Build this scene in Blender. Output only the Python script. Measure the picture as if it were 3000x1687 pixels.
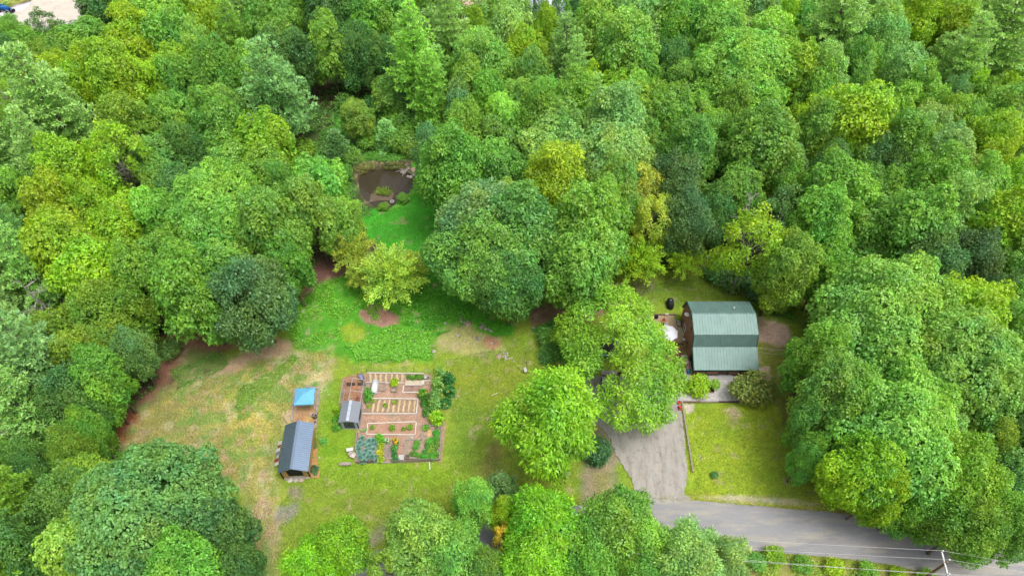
import bpy, bmesh, math, random
import numpy as np
from mathutils import Vector, Matrix

# ------------------------------------------------------------------ camera, sky, sun, exposure
for o in list(bpy.data.objects):
    bpy.data.objects.remove(o)
SC = bpy.context.scene
COL = SC.collection
CAM_H, PITCH, FPX = 90.0, math.radians(50.0), 2000.0
cd = bpy.data.cameras.new("camera")
cd.sensor_width = 36.0
cd.lens = 24.0
cd.clip_start = 1.0
cd.clip_end = 3000.0
cam = bpy.data.objects.new("camera", cd)
COL.objects.link(cam)
cam.location = (0, 0, CAM_H)
cam.rotation_euler = (math.pi / 2 - PITCH, 0, 0)
SC.camera = cam

SUN_EL, SUN_AZ = math.radians(70), math.radians(118)      # azimuth clockwise from +Y: from behind the camera, to the right
world = bpy.data.worlds.new("World")
SC.world = world
world.use_nodes = True
wn, wl = world.node_tree.nodes, world.node_tree.links
wn.clear()
sky = wn.new("ShaderNodeTexSky")
sky.sky_type = 'NISHITA'
sky.sun_disc = False
sky.sun_elevation = SUN_EL
sky.sun_rotation = SUN_AZ
sky.air_density = 1.0
sky.dust_density = 6.0
sky.ozone_density = 1.0
hs = wn.new("ShaderNodeHueSaturation")                  # bright overcast: the same sky, almost grey
hs.inputs["Saturation"].default_value = 0.36
bg = wn.new("ShaderNodeBackground")
bg.inputs["Strength"].default_value = 0.15
wo = wn.new("ShaderNodeOutputWorld")
wl.new(sky.outputs[0], hs.inputs["Color"])
wl.new(hs.outputs[0], bg.inputs["Color"])
wl.new(bg.outputs[0], wo.inputs["Surface"])

sd = bpy.data.lights.new("sun", 'SUN')
sd.energy = 0.85
sd.angle = math.radians(18)
sd.color = (1.0, 0.97, 0.94)
sun = bpy.data.objects.new("sun", sd)
COL.objects.link(sun)
sun.location = (0, 0, 200)
sdir = Vector((math.sin(SUN_AZ) * math.cos(SUN_EL), math.cos(SUN_AZ) * math.cos(SUN_EL), math.sin(SUN_EL)))
sun.rotation_euler = sdir.to_track_quat('Z', 'Y').to_euler()

SC.view_settings.view_transform = 'Standard'
SC.view_settings.look = 'None'
SC.view_settings.exposure = 1.0
SC.view_settings.gamma = 1.0
SC.view_settings.use_curve_mapping = False
SC.cycles.max_bounces = 6
SC.cycles.diffuse_bounces = 5
SC.cycles.glossy_bounces = 2
SC.cycles.transmission_bounces = 4
SC.cycles.transparent_max_bounces = 4
SC.cycles.caustics_reflective = False
SC.cycles.caustics_refractive = False
SC.cycles.use_denoising = True
SC.cycles.use_adaptive_sampling = True
SC.cycles.adaptive_threshold = 0.02

rnd = random.Random(11)
nr = np.random.default_rng(7)

# ------------------------------------------------------------------ places: where a photo pixel's sight line meets height z
def W(x, y, z=0.0):
    u, v = (x - 1500.0) / FPX, -(y - 843.5) / FPX
    dy = math.cos(PITCH) + v * math.sin(PITCH)
    dz = -math.sin(PITCH) + v * math.cos(PITCH)
    t = (z - CAM_H) / dz
    return Vector((u * t, dy * t, z))
KD = 3000.0 / 2576.0
def D(x, y, z=0.0): return W(x * KD, y * KD, z)
def Zf(ox, oy, s): return lambda x, y, z=0.0: W(ox + x / s, oy + y / s, z)
z1 = Zf(780, 1050, 3.916)
z7 = Zf(960, 1060, 6.586)
z8 = Zf(960, 1200, 6.586)
hz = Zf(1850, 820, 3.622)
h2 = Zf(1880, 880, 6.3)
h4 = Zf(1960, 1080, 8.05)
bs = Zf(800, 1220, 6.9)
tr = Zf(1700, 960, 7.245)
rk = Zf(1290, 880, 6.3)
fp = Zf(1400, 1150, 9.66)
pd = Zf(950, 380, 3.8125)
up = Zf(2680, 1560, 8.05)
def depth(p): return p.y * math.cos(PITCH) + (CAM_H - p.z) * math.sin(PITCH)

# ------------------------------------------------------------------ colours and materials
GAIN = 1.95
def lin(v):
    v /= 255.0
    return v / 12.92 if v <= 0.04045 else ((v + 0.055) / 1.055) ** 2.4
def C(r, g, b, k=1.0):
    return (min(lin(r) / GAIN * k, 0.85), min(lin(g) / GAIN * k, 0.85), min(lin(b) / GAIN * k, 0.85), 1.0)

MATS = {}
def mat(name, col, rough=0.7, var=0.18, scale=3.0, metal=0.0, bump=0.0, spec=0.3, stretch=None, col2=None):
    if name in MATS:
        return MATS[name]
    m = bpy.data.materials.new(name)
    m.use_nodes = True
    nt = m.node_tree
    b = nt.nodes["Principled BSDF"]
    b.inputs["Roughness"].default_value = rough
    b.inputs["Metallic"].default_value = metal
    b.inputs["Specular IOR Level"].default_value = spec
    tc = nt.nodes.new("ShaderNodeTexCoord")
    mp = nt.nodes.new("ShaderNodeMapping")
    if stretch:
        mp.inputs["Scale"].default_value = stretch
    nz = nt.nodes.new("ShaderNodeTexNoise")
    nz.inputs["Scale"].default_value = scale
    nz.inputs["Detail"].default_value = 5.0
    nz.inputs["Roughness"].default_value = 0.65
    nt.links.new(tc.outputs["Object"], mp.inputs[0])
    nt.links.new(mp.outputs[0], nz.inputs["Vector"])
    rp = nt.nodes.new("ShaderNodeValToRGB")
    lo = tuple(max(0, c * (1 - var)) for c in col[:3]) + (1,)
    hi = tuple(min(0.9, c * (1 + var)) for c in (col2 or col)[:3]) + (1,)
    rp.color_ramp.elements[0].color = lo
    rp.color_ramp.elements[1].color = hi
    rp.color_ramp.elements[0].position = 0.3
    rp.color_ramp.elements[1].position = 0.7
    nt.links.new(nz.outputs[0], rp.inputs[0])
    nt.links.new(rp.outputs[0], b.inputs["Base Color"])
    if bump > 0:
        bp = nt.nodes.new("ShaderNodeBump")
        bp.inputs["Strength"].default_value = bump
        bp.inputs["Distance"].default_value = 0.05
        nt.links.new(nz.outputs[0], bp.inputs["Height"])
        nt.links.new(bp.outputs[0], b.inputs["Normal"])
    MATS[name] = m
    return m

def leaf_material(name, trans=0.42, gloss=0.025):
    m = bpy.data.materials.new(name)
    m.use_nodes = True
    nt = m.node_tree
    nt.nodes.clear()
    out = nt.nodes.new("ShaderNodeOutputMaterial")
    oi = nt.nodes.new("ShaderNodeObjectInfo")
    at = nt.nodes.new("ShaderNodeAttribute")
    at.attribute_name = "tint"
    mx = nt.nodes.new("ShaderNodeMix"); mx.data_type = 'RGBA'; mx.blend_type = 'MULTIPLY'
    mx.inputs[0].default_value = 1.0
    nt.links.new(oi.outputs["Color"], mx.inputs[6])
    nt.links.new(at.outputs["Color"], mx.inputs[7])
    df = nt.nodes.new("ShaderNodeBsdfDiffuse")
    nt.links.new(mx.outputs[2], df.inputs["Color"])
    tl = nt.nodes.new("ShaderNodeBsdfTranslucent")
    ty = nt.nodes.new("ShaderNodeMix"); ty.data_type = 'RGBA'; ty.blend_type = 'MULTIPLY'
    ty.inputs[0].default_value = 1.0
    ty.inputs[7].default_value = (1.0, 1.08, 0.6, 1)
    nt.links.new(mx.outputs[2], ty.inputs[6])
    nt.links.new(ty.outputs[2], tl.inputs["Color"])
    m1 = nt.nodes.new("ShaderNodeMixShader"); m1.inputs[0].default_value = trans
    nt.links.new(df.outputs[0], m1.inputs[1]); nt.links.new(tl.outputs[0], m1.inputs[2])
    gl = nt.nodes.new("ShaderNodeBsdfGlossy"); gl.inputs["Roughness"].default_value = 0.45
    gl.inputs["Color"].default_value = (0.9, 0.95, 1, 1)
    m2 = nt.nodes.new("ShaderNodeMixShader"); m2.inputs[0].default_value = gloss
    nt.links.new(m1.outputs[0], m2.inputs[1]); nt.links.new(gl.outputs[0], m2.inputs[2])
    nt.links.new(m2.outputs[0], out.inputs["Surface"])
    return m
M_LEAF = leaf_material("leaf")
M_NEEDLE = leaf_material("needle", 0.35, 0.03)
LEAFG = 1.08
def CL(r, g, b):                                   # leaf colours
    return (lin(r) / LEAFG * 0.98, lin(g) / LEAFG, lin(b) / LEAFG * 0.88, 1.0)
M_BARK = mat("bark", C(120, 108, 92), 0.9, 0.35, 2.0, bump=0.4, stretch=(3, 3, 0.6))
M_BARKGREY = mat("bark_grey", C(190, 182, 175), 0.9, 0.25, 2.0)

# ------------------------------------------------------------------ object helpers
def tag(o, label=None, cat=None, group=None, kind=None):
    if label: o["label"] = label
    if cat: o["category"] = cat
    if group: o["group"] = group
    if kind: o["kind"] = kind
    return o
def empty(name, loc=(0, 0, 0), rz=0.0, label=None, cat=None, group=None):
    o = bpy.data.objects.new(name, None)
    o.empty_display_size = 0.3
    COL.objects.link(o)
    o.location = loc
    o.rotation_euler = (0, 0, rz)
    return tag(o, label, cat, group)

class MB:
    def __init__(s): s.v, s.f = [], []
    def add(s, vs, fs):
        n = len(s.v)
        s.v += [tuple(v) for v in vs]
        s.f += [tuple(i + n for i in f) for f in fs]
        return s
    def box(s, c, d, rz=0.0, M=None):
        x, y, z = d[0] / 2, d[1] / 2, d[2] / 2
        vs = [Vector((a, b, e)) for e in (-z, z) for (a, b) in ((-x, -y), (x, -y), (x, y), (-x, y))]
        R = M if M is not None else Matrix.Rotation(rz, 3, 'Z')
        vs = [R @ v + Vector(c) for v in vs]
        return s.add(vs, [(3, 2, 1, 0), (4, 5, 6, 7), (0, 1, 5, 4), (1, 2, 6, 5), (2, 3, 7, 6), (3, 0, 4, 7)])
    def bar(s, a, b, w, h):                       # a plank from a to b, w wide, h high
        a, b = Vector(a), Vector(b)
        d = (b - a)
        L = d.length
        x = d.normalized()
        y = Vector((0, 0, 1)).cross(x)
        y = y.normalized() if y.length > 1e-4 else Vector((0, 1, 0))
        z = x.cross(y)
        R = Matrix((x, y, z)).transposed()
        return s.box((a + b) / 2, (L, w, h), M=R)
    def tube(s, pts, rad, n=6, cap=True):
        pts = [Vector(p) for p in pts]
        if not hasattr(rad, '__len__'): rad = [rad] * len(pts)
        base = len(s.v)
        for i, p in enumerate(pts):
            t = (pts[min(i + 1, len(pts) - 1)] - pts[max(i - 1, 0)]).normalized()
            a = Vector((1, 0, 0)) if abs(t.x) < 0.8 else Vector((0, 1, 0))
            u = t.cross(a).normalized(); w = t.cross(u)
            for k in range(n):
                q = 2 * math.pi * k / n
                s.v.append(tuple(p + (u * math.cos(q) + w * math.sin(q)) * rad[i]))
        for i in range(len(pts) - 1):
            for k in range(n):
                a0 = base + i * n + k; a1 = base + i * n + (k + 1) % n
                s.f.append((a0, a1, a1 + n, a0 + n))
        if cap:
            s.f.append(tuple(base + k for k in reversed(range(n))))
            s.f.append(tuple(base + (len(pts) - 1) * n + k for k in range(n)))
        return s
    def lathe(s, prof, n=16, c=(0, 0, 0), cap=True):     # prof: (radius, z) from the bottom up
        base = len(s.v)
        for r, z in prof:
            for k in range(n):
                q = 2 * math.pi * k / n
                s.v.append((c[0] + r * math.cos(q), c[1] + r * math.sin(q), c[2] + z))
        for i in range(len(prof) - 1):
            for k in range(n):
                a0 = base + i * n + k; a1 = base + i * n + (k + 1) % n
                s.f.append((a0, a1, a1 + n, a0 + n))
        if cap:
            s.f.append(tuple(base + k for k in reversed(range(n))))
            s.f.append(tuple(base + (len(prof) - 1) * n + k for k in range(n)))
        return s
    def prism(s, poly, a, b):                      # poly of (x, z) extruded along y from a to b
        n = len(poly)
        vs = [(x, a, z) for x, z in poly] + [(x, b, z) for x, z in poly]
        fs = [tuple(range(n)), tuple(reversed(range(n, 2 * n)))]
        fs += [(i, i + n, (i + 1) % n + n, (i + 1) % n) for i in range(n)]
        return s.add(vs, fs)
    def slab(s, pts, z0, z1_):                     # flat outline with height
        n = len(pts)
        vs = [(p[0], p[1], z0) for p in pts] + [(p[0], p[1], z1_) for p in pts]
        fs = [tuple(reversed(range(n))), tuple(range(n, 2 * n))]
        fs += [(i, (i + 1) % n, (i + 1) % n + n, i + n) for i in range(n)]
        return s.add(vs, fs)
    def build(s, name, m, parent=None, smooth=False, loc=None, rz=0.0):
        me = bpy.data.meshes.new(name)
        me.from_pydata(s.v, [], s.f)
        bm = bmesh.new(); bm.from_mesh(me)
        bmesh.ops.recalc_face_normals(bm, faces=bm.faces)
        bm.to_mesh(me); bm.free()
        if smooth: me.shade_smooth()
        me.materials.append(m)
        o = bpy.data.objects.new(name, me)
        COL.objects.link(o)
        if parent is not None: o.parent = parent
        if loc is not None: o.location = loc
        o.rotation_euler.z = rz
        return o

def copy_tree(o, parent=None):
    c = o.copy()
    COL.objects.link(c)
    c.parent = parent
    for ch in o.children:
        copy_tree(ch, c)
    return c

# value noise
_P = nr.random((256, 256))
def vnoise(x, y):
    xi, yi = np.floor(x).astype(int), np.floor(y).astype(int)
    fx, fy = x - xi, y - yi
    fx, fy = fx * fx * (3 - 2 * fx), fy * fy * (3 - 2 * fy)
    a = _P[xi & 255, yi & 255]; b = _P[(xi + 1) & 255, yi & 255]
    c = _P[xi & 255, (yi + 1) & 255]; d = _P[(xi + 1) & 255, (yi + 1) & 255]
    return (a * (1 - fx) + b * fx) * (1 - fy) + (c * (1 - fx) + d * fx) * fy
def fbm(x, y, s, o=4, off=0.0):
    x, y = np.asarray(x) * s + 37.7 + off, np.asarray(y) * s + 11.3 + off * 1.7
    t, a, n = 0, 1.0, 0
    for i in range(o):
        t = t + a * vnoise(x * 2 ** i + 13 * i, y * 2 ** i + 29 * i); n += a; a *= 0.55
    return t / n
def sdist(px, py, poly):                            # signed distance to a polygon, negative inside
    d = np.full(px.shape, 1e18); ins = np.zeros(px.shape, bool)
    n = len(poly)
    for i in range(n):
        ax, ay = poly[i][0], poly[i][1]; bx, by = poly[(i + 1) % n][0], poly[(i + 1) % n][1]
        ex, ey = bx - ax, by - ay
        wx, wy = px - ax, py - ay
        t = np.clip((wx * ex + wy * ey) / (ex * ex + ey * ey + 1e-12), 0, 1)
        d = np.minimum(d, (wx - ex * t) ** 2 + (wy - ey * t) ** 2)
        c1 = (ay > py) != (by > py)
        with np.errstate(divide='ignore', invalid='ignore'):
            xx = (bx - ax) * (py - ay) / (by - ay + 1e-30) + ax
        ins ^= c1 & (px < xx)
    d = np.sqrt(d)
    return np.where(ins, -d, d)
def smooth(e0, e1, x):
    t = np.clip((x - e0) / (e1 - e0), 0, 1)
    return t * t * (3 - 2 * t)

# ================================================================== GROUND
CLEARING = [D(*p) for p in [(280,1130),(300,1040),(390,985),(420,900),(400,850),(560,830),(700,850),(760,760),(800,650),(850,560),(900,530),(880,420),(950,395),(1060,395),(1100,500),(1150,600),(1180,700),(1330,775),(1540,735),(1560,690),(1800,680),(1960,740),(2010,800),(2020,1000),(1995,1100),(2100,1210),(2220,1290),(2600,1400),(2600,1500),(700,1580),(660,1400),(620,1250),(520,1180),(430,1130),(330,1110)]]
POND = [pd(*p) for p in [(385,520),(470,455),(620,425),(800,425),(950,455),(1005,520),(1010,580),(960,650),(900,700),(800,730),(780,800),(700,850),(590,830),(500,790),(430,700),(400,600)]]
def GP(pts): return [D(*p) for p in pts]
# outline on the ground, colour laid there, softness of its edge (m), raggedness (m), strength
PATCH = [
 (GP([(560,700),(1320,600),(1570,640),(2000,700),(2050,900),(1990,1100),(2230,1290),(2600,1400),(2600,1500),(640,1560),(560,1300)]), (132,152,46), 1.5, 2.0, 1.0),
 (GP([(300,1120),(330,1040),(420,980),(560,930),(740,880),(840,870),(830,930),(810,1000),(720,1040),(690,1180),(700,1320),(690,1480),(630,1480),(620,1240),(520,1180),(400,1140)]), (158,150,82), 1.6, 1.6, 0.9),
 (GP([(560,1000),(640,930),(740,885),(745,900),(690,980),(670,1100),(640,1200),(600,1180),(590,1080)]), (128,152,48), 1.6, 2.2, 0.85),
 (GP([(560,1010),(640,985),(700,1000),(690,1060),(640,1110),(590,1090)]), (196,176,92), 1.4, 1.8, 0.8),
 (GP([(600,1180),(660,1130),(690,1200),(690,1290),(640,1260)]), (176,168,92), 1.2, 1.4, 0.7),
 (GP([(400,850),(470,825),(560,850),(600,870),(520,890),(440,930),(400,990),(340,1030),(330,1080),(300,1130),(270,1120),(290,1050),(390,970)]), (148,106,78), 1.0, 1.2, 1.0),
 (GP([(285,1060),(340,1030),(350,1060),(320,1110),(280,1130)]), (160,92,62), 0.8, 0.8, 1.0),
 (GP([(470,870),(560,885),(600,890),(560,930),(470,960),(430,940)]), (112,138,62), 1.2, 1.6, 0.8),
 (GP([(540,935),(600,895),(690,852),(742,862),(730,885),(640,912),(560,950)]), (186,156,112), 0.8, 0.9, 1.0),
 (GP([(760,700),(800,650),(870,640),(880,700),(840,740),(770,760)]), (128,92,74), 0.9, 1.0, 1.0),
 (GP([(735,880),(730,820),(750,760),(790,720),(860,690),(940,640),(1130,640),(1190,740),(1290,830),(1240,835),(1180,815),(1090,860),(1080,905),(900,912),(840,885)]), (86,152,38), 1.0, 1.2, 1.0),
 (GP([(880,560),(950,520),(1045,470),(1100,510),(1150,590),(1130,655),(1000,650),(940,610)]), (72,162,40), 0.8, 0.9, 1.0),
 (GP([(770,380),(880,250),(1080,250),(1105,340),(1090,400),(1050,400),(880,395),(860,470),(880,520),(800,500)]), (84,120,52), 1.0, 1.2, 1.0),
 (GP([(1040,400),(1075,420),(1060,480),(1045,500),(1035,450)]), (92,160,36), 0.6, 0.5, 1.0),
 (GP([(1020,650),(1130,640),(1200,720),(1180,800),(1100,760),(1040,720)]), (70,138,34), 1.0, 1.2, 0.9),
 (GP([(905,785),(925,765),(960,768),(1005,795),(1002,812),(960,828),(925,812)]), (172,128,104), 0.4, 0.7, 1.0),
 (GP([(860,825),(885,808),(915,820),(920,850),(890,868),(862,855)]), (138,160,44), 0.5, 0.5, 1.0),
 (GP([(745,800),(790,780),(800,860),(760,870)]), (96,148,52), 0.8, 0.8, 0.8),
 (GP([(1090,850),(1130,815),(1200,820),(1260,850),(1270,890),(1180,900),(1100,880)]), (168,164,92), 0.9, 1.2, 0.95),
 (GP([(1215,850),(1245,845),(1262,868),(1240,880),(1218,870)]), (176,130,92), 0.5, 0.5, 0.9),
 (GP([(1190,800),(1290,815),(1290,845),(1250,845),(1200,830)]), (84,158,38), 0.6, 0.7, 0.9),
 (GP([(1330,775),(1450,748),(1540,735),(1580,760),(1500,790),(1440,815),(1340,812)]), (142,112,84), 0.9, 1.4, 0.95),
 (GP([(1340,830),(1400,800),(1430,830),(1410,900),(1370,900)]), (88,140,52), 0.9, 1.0, 0.9),
 (GP([(1210,1150),(1250,1110),(1265,1180),(1240,1210),(1180,1215)]), (134,122,66), 1.2, 1.5, 0.75),
 (GP([(1235,1040),(1250,1025),(1275,1040),(1270,1060),(1245,1062)]), (160,138,112), 0.4, 0.5, 1.0),
 (GP([(860,1220),(960,1230),(1080,1240),(1000,1300),(880,1290)]), (124,134,50), 1.6, 1.6, 0.6),
 (GP([(1060,925),(1330,900),(1330,1000),(1200,1010),(1130,960)]), (140,150,46), 1.5, 1.6, 0.8),
 (GP([(1130,1050),(1200,1000),(1260,1050),(1170,1180),(1120,1160)]), (112,140,44), 1.6, 1.6, 0.6),
 (GP([(805,960),(850,950),(850,1070),(890,1090),(880,1160),(800,1150),(815,1050)]), (116,150,36), 0.8, 0.7, 0.9),
 (GP([(810,1150),(1110,1170),(1180,1190),(1100,1230),(880,1230),(810,1190)]), (128,160,38), 1.2, 1.2, 0.9),
 (GP([(740,985),(803,978),(795,1085),(760,1070),(735,1065)]), (178,138,92), 0.15, 0.15, 1.0),
 (GP([(770,1050),(800,1040),(795,1085),(770,1075)]), (196,160,92), 0.3, 0.3, 1.0),
 (GP([(707,1040),(735,1030),(737,1060),(712,1068)]), (186,160,122), 0.5, 0.4, 0.9),
 (GP([(806,940),(822,938),(812,975),(802,990)]), (178,150,116), 0.4, 0.3, 0.9),
 (GP([(860,950),(905,938),(910,1035),(857,1040)]), (160,118,82), 0.1, 0.08, 1.0),
 (GP([(905,938),(1085,940),(1090,1000),(1120,1070),(1110,1160),(890,1163),(900,1085),(905,1030)]), (172,138,106), 0.25, 0.25, 1.0),
 (GP([(688,1300),(700,1275),(748,1266),(756,1280),(728,1308),(690,1320)]), (150,138,130), 0.6, 0.5, 0.95),
 (GP([(730,1230),(757,1232),(755,1250),(735,1250)]), (148,130,112), 0.7, 0.6, 0.8),
 (GP([(650,1265),(680,1260),(690,1290),(650,1310),(640,1290)]), (182,156,124), 0.7, 0.6, 0.9),
 (GP([(665,1330),(690,1320),(700,1360),(690,1400),(640,1480),(630,1450),(660,1390)]), (176,148,116), 0.8, 0.8, 0.9),
 (GP([(900,1355),(980,1320),(1010,1330),(960,1370),(900,1390)]), (150,140,110), 1.0, 1.0, 0.8),
 (GP([(1000,1310),(1060,1290),(1090,1320),(1050,1360),(1000,1350)]), (98,116,52), 1.2, 1.0, 0.7),  # shade of the roadside ash trees painted into the grass colour
 (GP([(1560,745),(1600,700),(1800,685),(1885,740),(1870,760),(1700,765),(1640,780)]), (122,144,44), 1.0, 1.0, 0.9),
 (GP([(1560,720),(1640,700),(1650,730),(1590,750)]), (110,104,62), 1.0, 1.0, 0.8),
 (GP([(1880,745),(1985,780),(2010,810),(1960,800),(1905,790)]), (92,124,48), 0.9, 0.9, 0.9),
 (GP([(1905,830),(1940,802),(1975,818),(1992,850),(1960,875),(1935,860),(1912,858)]), (204,174,140), 0.5, 0.9, 1.0),
 (GP([(1903,795),(1925,798),(1935,815),(1905,825)]), (186,160,124), 0.4, 0.6, 0.9),
 (GP([(1910,870),(1990,875),(2020,1000),(1950,1010),(1930,960)]), (132,136,56), 0.9, 1.2, 0.8),
 (GP([(1908,925),(1935,920),(1936,960),(1905,965)]), (196,170,134), 0.15, 0.3, 1.0),
 (GP([(1725,1020),(1840,1018),(1960,1015),(2000,1110),(2100,1215),(2060,1240),(1735,1245),(1728,1120)]), (148,168,42), 0.9, 1.0, 1.0),
 (GP([(1960,1000),(2010,990),(2020,1090),(1990,1110),(1965,1060)]), (128,122,58), 0.9, 0.9, 0.9),
 (GP([(1815,1030),(1850,1022),(1862,1045),(1840,1050)]), (196,178,132), 0.5, 0.6, 0.9),
 (GP([(1722,1016),(1745,1016),(1745,1035),(1728,1040)]), (200,182,152), 0.2, 0.3, 1.0),
 (GP([(1740,1243),(1900,1246),(2110,1262),(2220,1290),(2240,1320),(1900,1275),(1735,1262)]), (156,156,58), 0.8, 0.7, 0.95),
 (GP([(1760,1247),(1830,1243),(1950,1256),(2060,1266),(2060,1272),(1930,1263),(1780,1256)]), (186,174,134), 0.35, 0.6, 0.85),
 (GP([(2090,1200),(2180,1240),(2260,1300),(2200,1300),(2110,1250)]), (150,128,96), 0.9, 1.0, 0.85),
 (GP([(1490,1060),(1540,1080),(1560,1120),(1550,1240),(1480,1275),(1460,1230),(1480,1150)]), (156,140,104), 0.9, 1.2, 0.95),
 (GP([(1490,1190),(1540,1180),(1545,1240),(1490,1265)]), (134,134,62), 0.8, 0.9, 0.7),
 (GP([(1690,900),(1722,910),(1728,1000),(1690,985)]), (100,142,40), 0.7, 0.6, 0.9),
 (GP([(1655,925),(1690,870),(1725,870),(1722,905),(1680,915)]), (140,92,74), 0.4, 0.3, 0.95),
 (GP([(1850,1385),(2100,1415),(2400,1440),(2400,1500),(1800,1500)]), (150,146,72), 0.8, 0.7, 1.0),
 (GP([(-20,30),(30,20),(80,5),(110,-20),(240,-30),(225,30),(180,62),(100,72),(40,66),(0,58)]), (222,212,196), 0.9, 0.9, 1.0),
 (GP([(-40,20),(20,15),(70,0),(60,-30),(-60,-30)]), (160,160,76), 1.2, 1.0, 1.0),
 (GP([(0,58),(40,66),(100,72),(90,84),(30,80),(0,70)]), (176,156,72), 1.0, 0.8, 1.0),
 (GP([(1160,-20),(1220,-20),(1210,18),(1165,18)]), (206,170,140), 0.8, 0.6, 1.0),
 (GP([(1300,-30),(1480,-30),(1480,30),(1440,52),(1320,42)]), (190,188,196), 0.8, 0.5, 1.0),
]
def axis(fine0, fine1, fs, mid0, mid1, ms, far):
    a = list(np.arange(fine0, fine1, fs))
    b = list(np.arange(mid0, fine0, ms)); c = list(np.arange(fine1, mid1, ms))
    return np.array([-far, -far / 2 + mid0 / 2] + b + a + c + [mid1 / 2 + far / 2, far])
gx = axis(-56, 66, 0.34, -146, 146, 1.3, 1200.0)
gy = axis(27, 96, 0.34, -8, 196, 1.3, 1200.0)
GX, GY = np.meshgrid(gx, gy, indexing='ij')
px, py = GX.ravel(), GY.ravel()
wob = lambda amp, off: (fbm(px, py, 0.33, 4, off) - 0.5) * 2 * amp
def LC(c): return np.array(C(*c)[:3])
n1, n2, n3 = fbm(px, py, 0.12, 4, 3), fbm(px, py, 0.45, 4, 9), fbm(px, py, 1.6, 3, 21)
floor = LC((84, 74, 48))[None] * (0.7 + 0.6 * n2[:, None]) 
gmask = smooth(0.45, 0.62, fbm(px, py, 0.25, 4, 40))[:, None]
floor = floor * (1 - gmask) + (LC((66, 92, 40))[None] * (0.7 + 0.6 * n3[:, None])) * gmask
gcol = floor.copy()
for i, (poly, c, soft, rag, stg) in enumerate(PATCH):
    xs = [p.x for p in poly]; ys = [p.y for p in poly]
    sel = (px > min(xs) - 4) & (px < max(xs) + 4) & (py > min(ys) - 4) & (py < max(ys) + 4)
    if not sel.any(): continue
    sx, sy = px[sel], py[sel]
    d = sdist(sx, sy, poly) + (fbm(sx, sy, 0.45, 4, 5 + i * 3.1) - 0.5) * 2 * rag
    m = (1 - smooth(-soft, soft, d)) * stg
    cc = LC(c)[None] * (0.86 + 0.28 * n2[sel][:, None])
    gcol[sel] = gcol[sel] * (1 - m[:, None]) + cc * m[:, None]
# the dry meadow: straw, bare and green flecks mixed
mdw = sdist(px, py, PATCH[1][0]); mm = smooth(1.5, -2.0, mdw + wob(1.5, 33))
for off, c, lo, hi, amt in ((51, (196, 186, 138), .54, .70, .6), (63, (116, 150, 66), .44, .60, .9), (71, (182, 168, 92), .58, .72, .6), (83, (178, 148, 112), .6, .72, .7)):
    m_ = (smooth(lo, hi, fbm(px, py, 0.55, 5, off)) * amt * mm)[:, None]
    gcol = gcol * (1 - m_) + LC(c)[None] * m_
# everywhere on open ground: yellowed, greener and worn spots
dcl = sdist(px, py, CLEARING)
op = smooth(0.5, -1.5, dcl)
yel = smooth(0.52, 0.75, fbm(px, py, 0.5, 4, 60)) * op * 0.55
gcol = gcol * (1 - yel[:, None]) + (gcol * np.array([1.2, 1.08, 1.0])[None]) * yel[:, None]
grn = smooth(0.55, 0.75, fbm(px, py, 0.37, 4, 77)) * op * 0.55
gcol = gcol * (1 - grn[:, None]) + (gcol * np.array([0.68, 0.9, 0.8])[None]) * grn[:, None]
wor = smooth(0.62, 0.78, fbm(px, py, 0.8, 4, 95)) * op * 0.6
gcol = gcol * (1 - wor[:, None]) + LC((176, 156, 110))[None] * wor[:, None]
gcol *= (0.82 + 0.36 * n3)[:, None]
gcol *= np.array([1.24, 1.34, 1.72])[None]
pz = (fbm(px, py, 0.2, 3, 8) - 0.5) * 0.10 + (n3 - 0.5) * 0.05
flat = np.zeros(px.shape)
dpond = sdist(px, py, POND) - 0.45
isl = sdist(px, py, [pd(*p) for p in [(490,700),(560,650),(700,640),(790,680),(780,740),(680,790),(560,780),(500,750)]])
pz = pz - 0.55 * smooth(1.3, 0.0, dpond) - 0.7 * smooth(0.2, -1.6, dpond) + 0.86 * smooth(0.5, -0.6, isl)
mud = smooth(0.1, -0.5, dpond + wob(0.3, 5))
gcol = gcol * (1 - mud[:, None]) + (LC((128, 114, 98))[None] * (0.8 + 0.4 * n3[:, None])) * mud[:, None]
NXg, NYg = len(gx), len(gy)
idx = np.arange(NXg * NYg).reshape(NXg, NYg)
quads = np.stack([idx[:-1, :-1], idx[1:, :-1], idx[1:, 1:], idx[:-1, 1:]], -1).reshape(-1, 4)
def np_mesh(name, verts, quads, cols=None, attr="tint"):
    me = bpy.data.meshes.new(name)
    nv, nq = len(verts), len(quads)
    me.vertices.add(nv); me.vertices.foreach_set("co", np.asarray(verts, np.float32).ravel())
    me.loops.add(nq * 4); me.loops.foreach_set("vertex_index", np.asarray(quads, np.int32).ravel())
    me.polygons.add(nq)
    me.polygons.foreach_set("loop_start", np.arange(0, nq * 4, 4, dtype=np.int32))
    me.update(calc_edges=True)
    if cols is not None:
        a = me.color_attributes.new(attr, 'FLOAT_COLOR', 'POINT')
        c4 = np.ones((nv, 4), np.float32); c4[:, :3] = cols
        a.data.foreach_set("color", c4.ravel())
    me.validate()
    return me
gme = np_mesh("ground", np.stack([px, py, pz], 1), quads, gcol, "soil")
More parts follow.
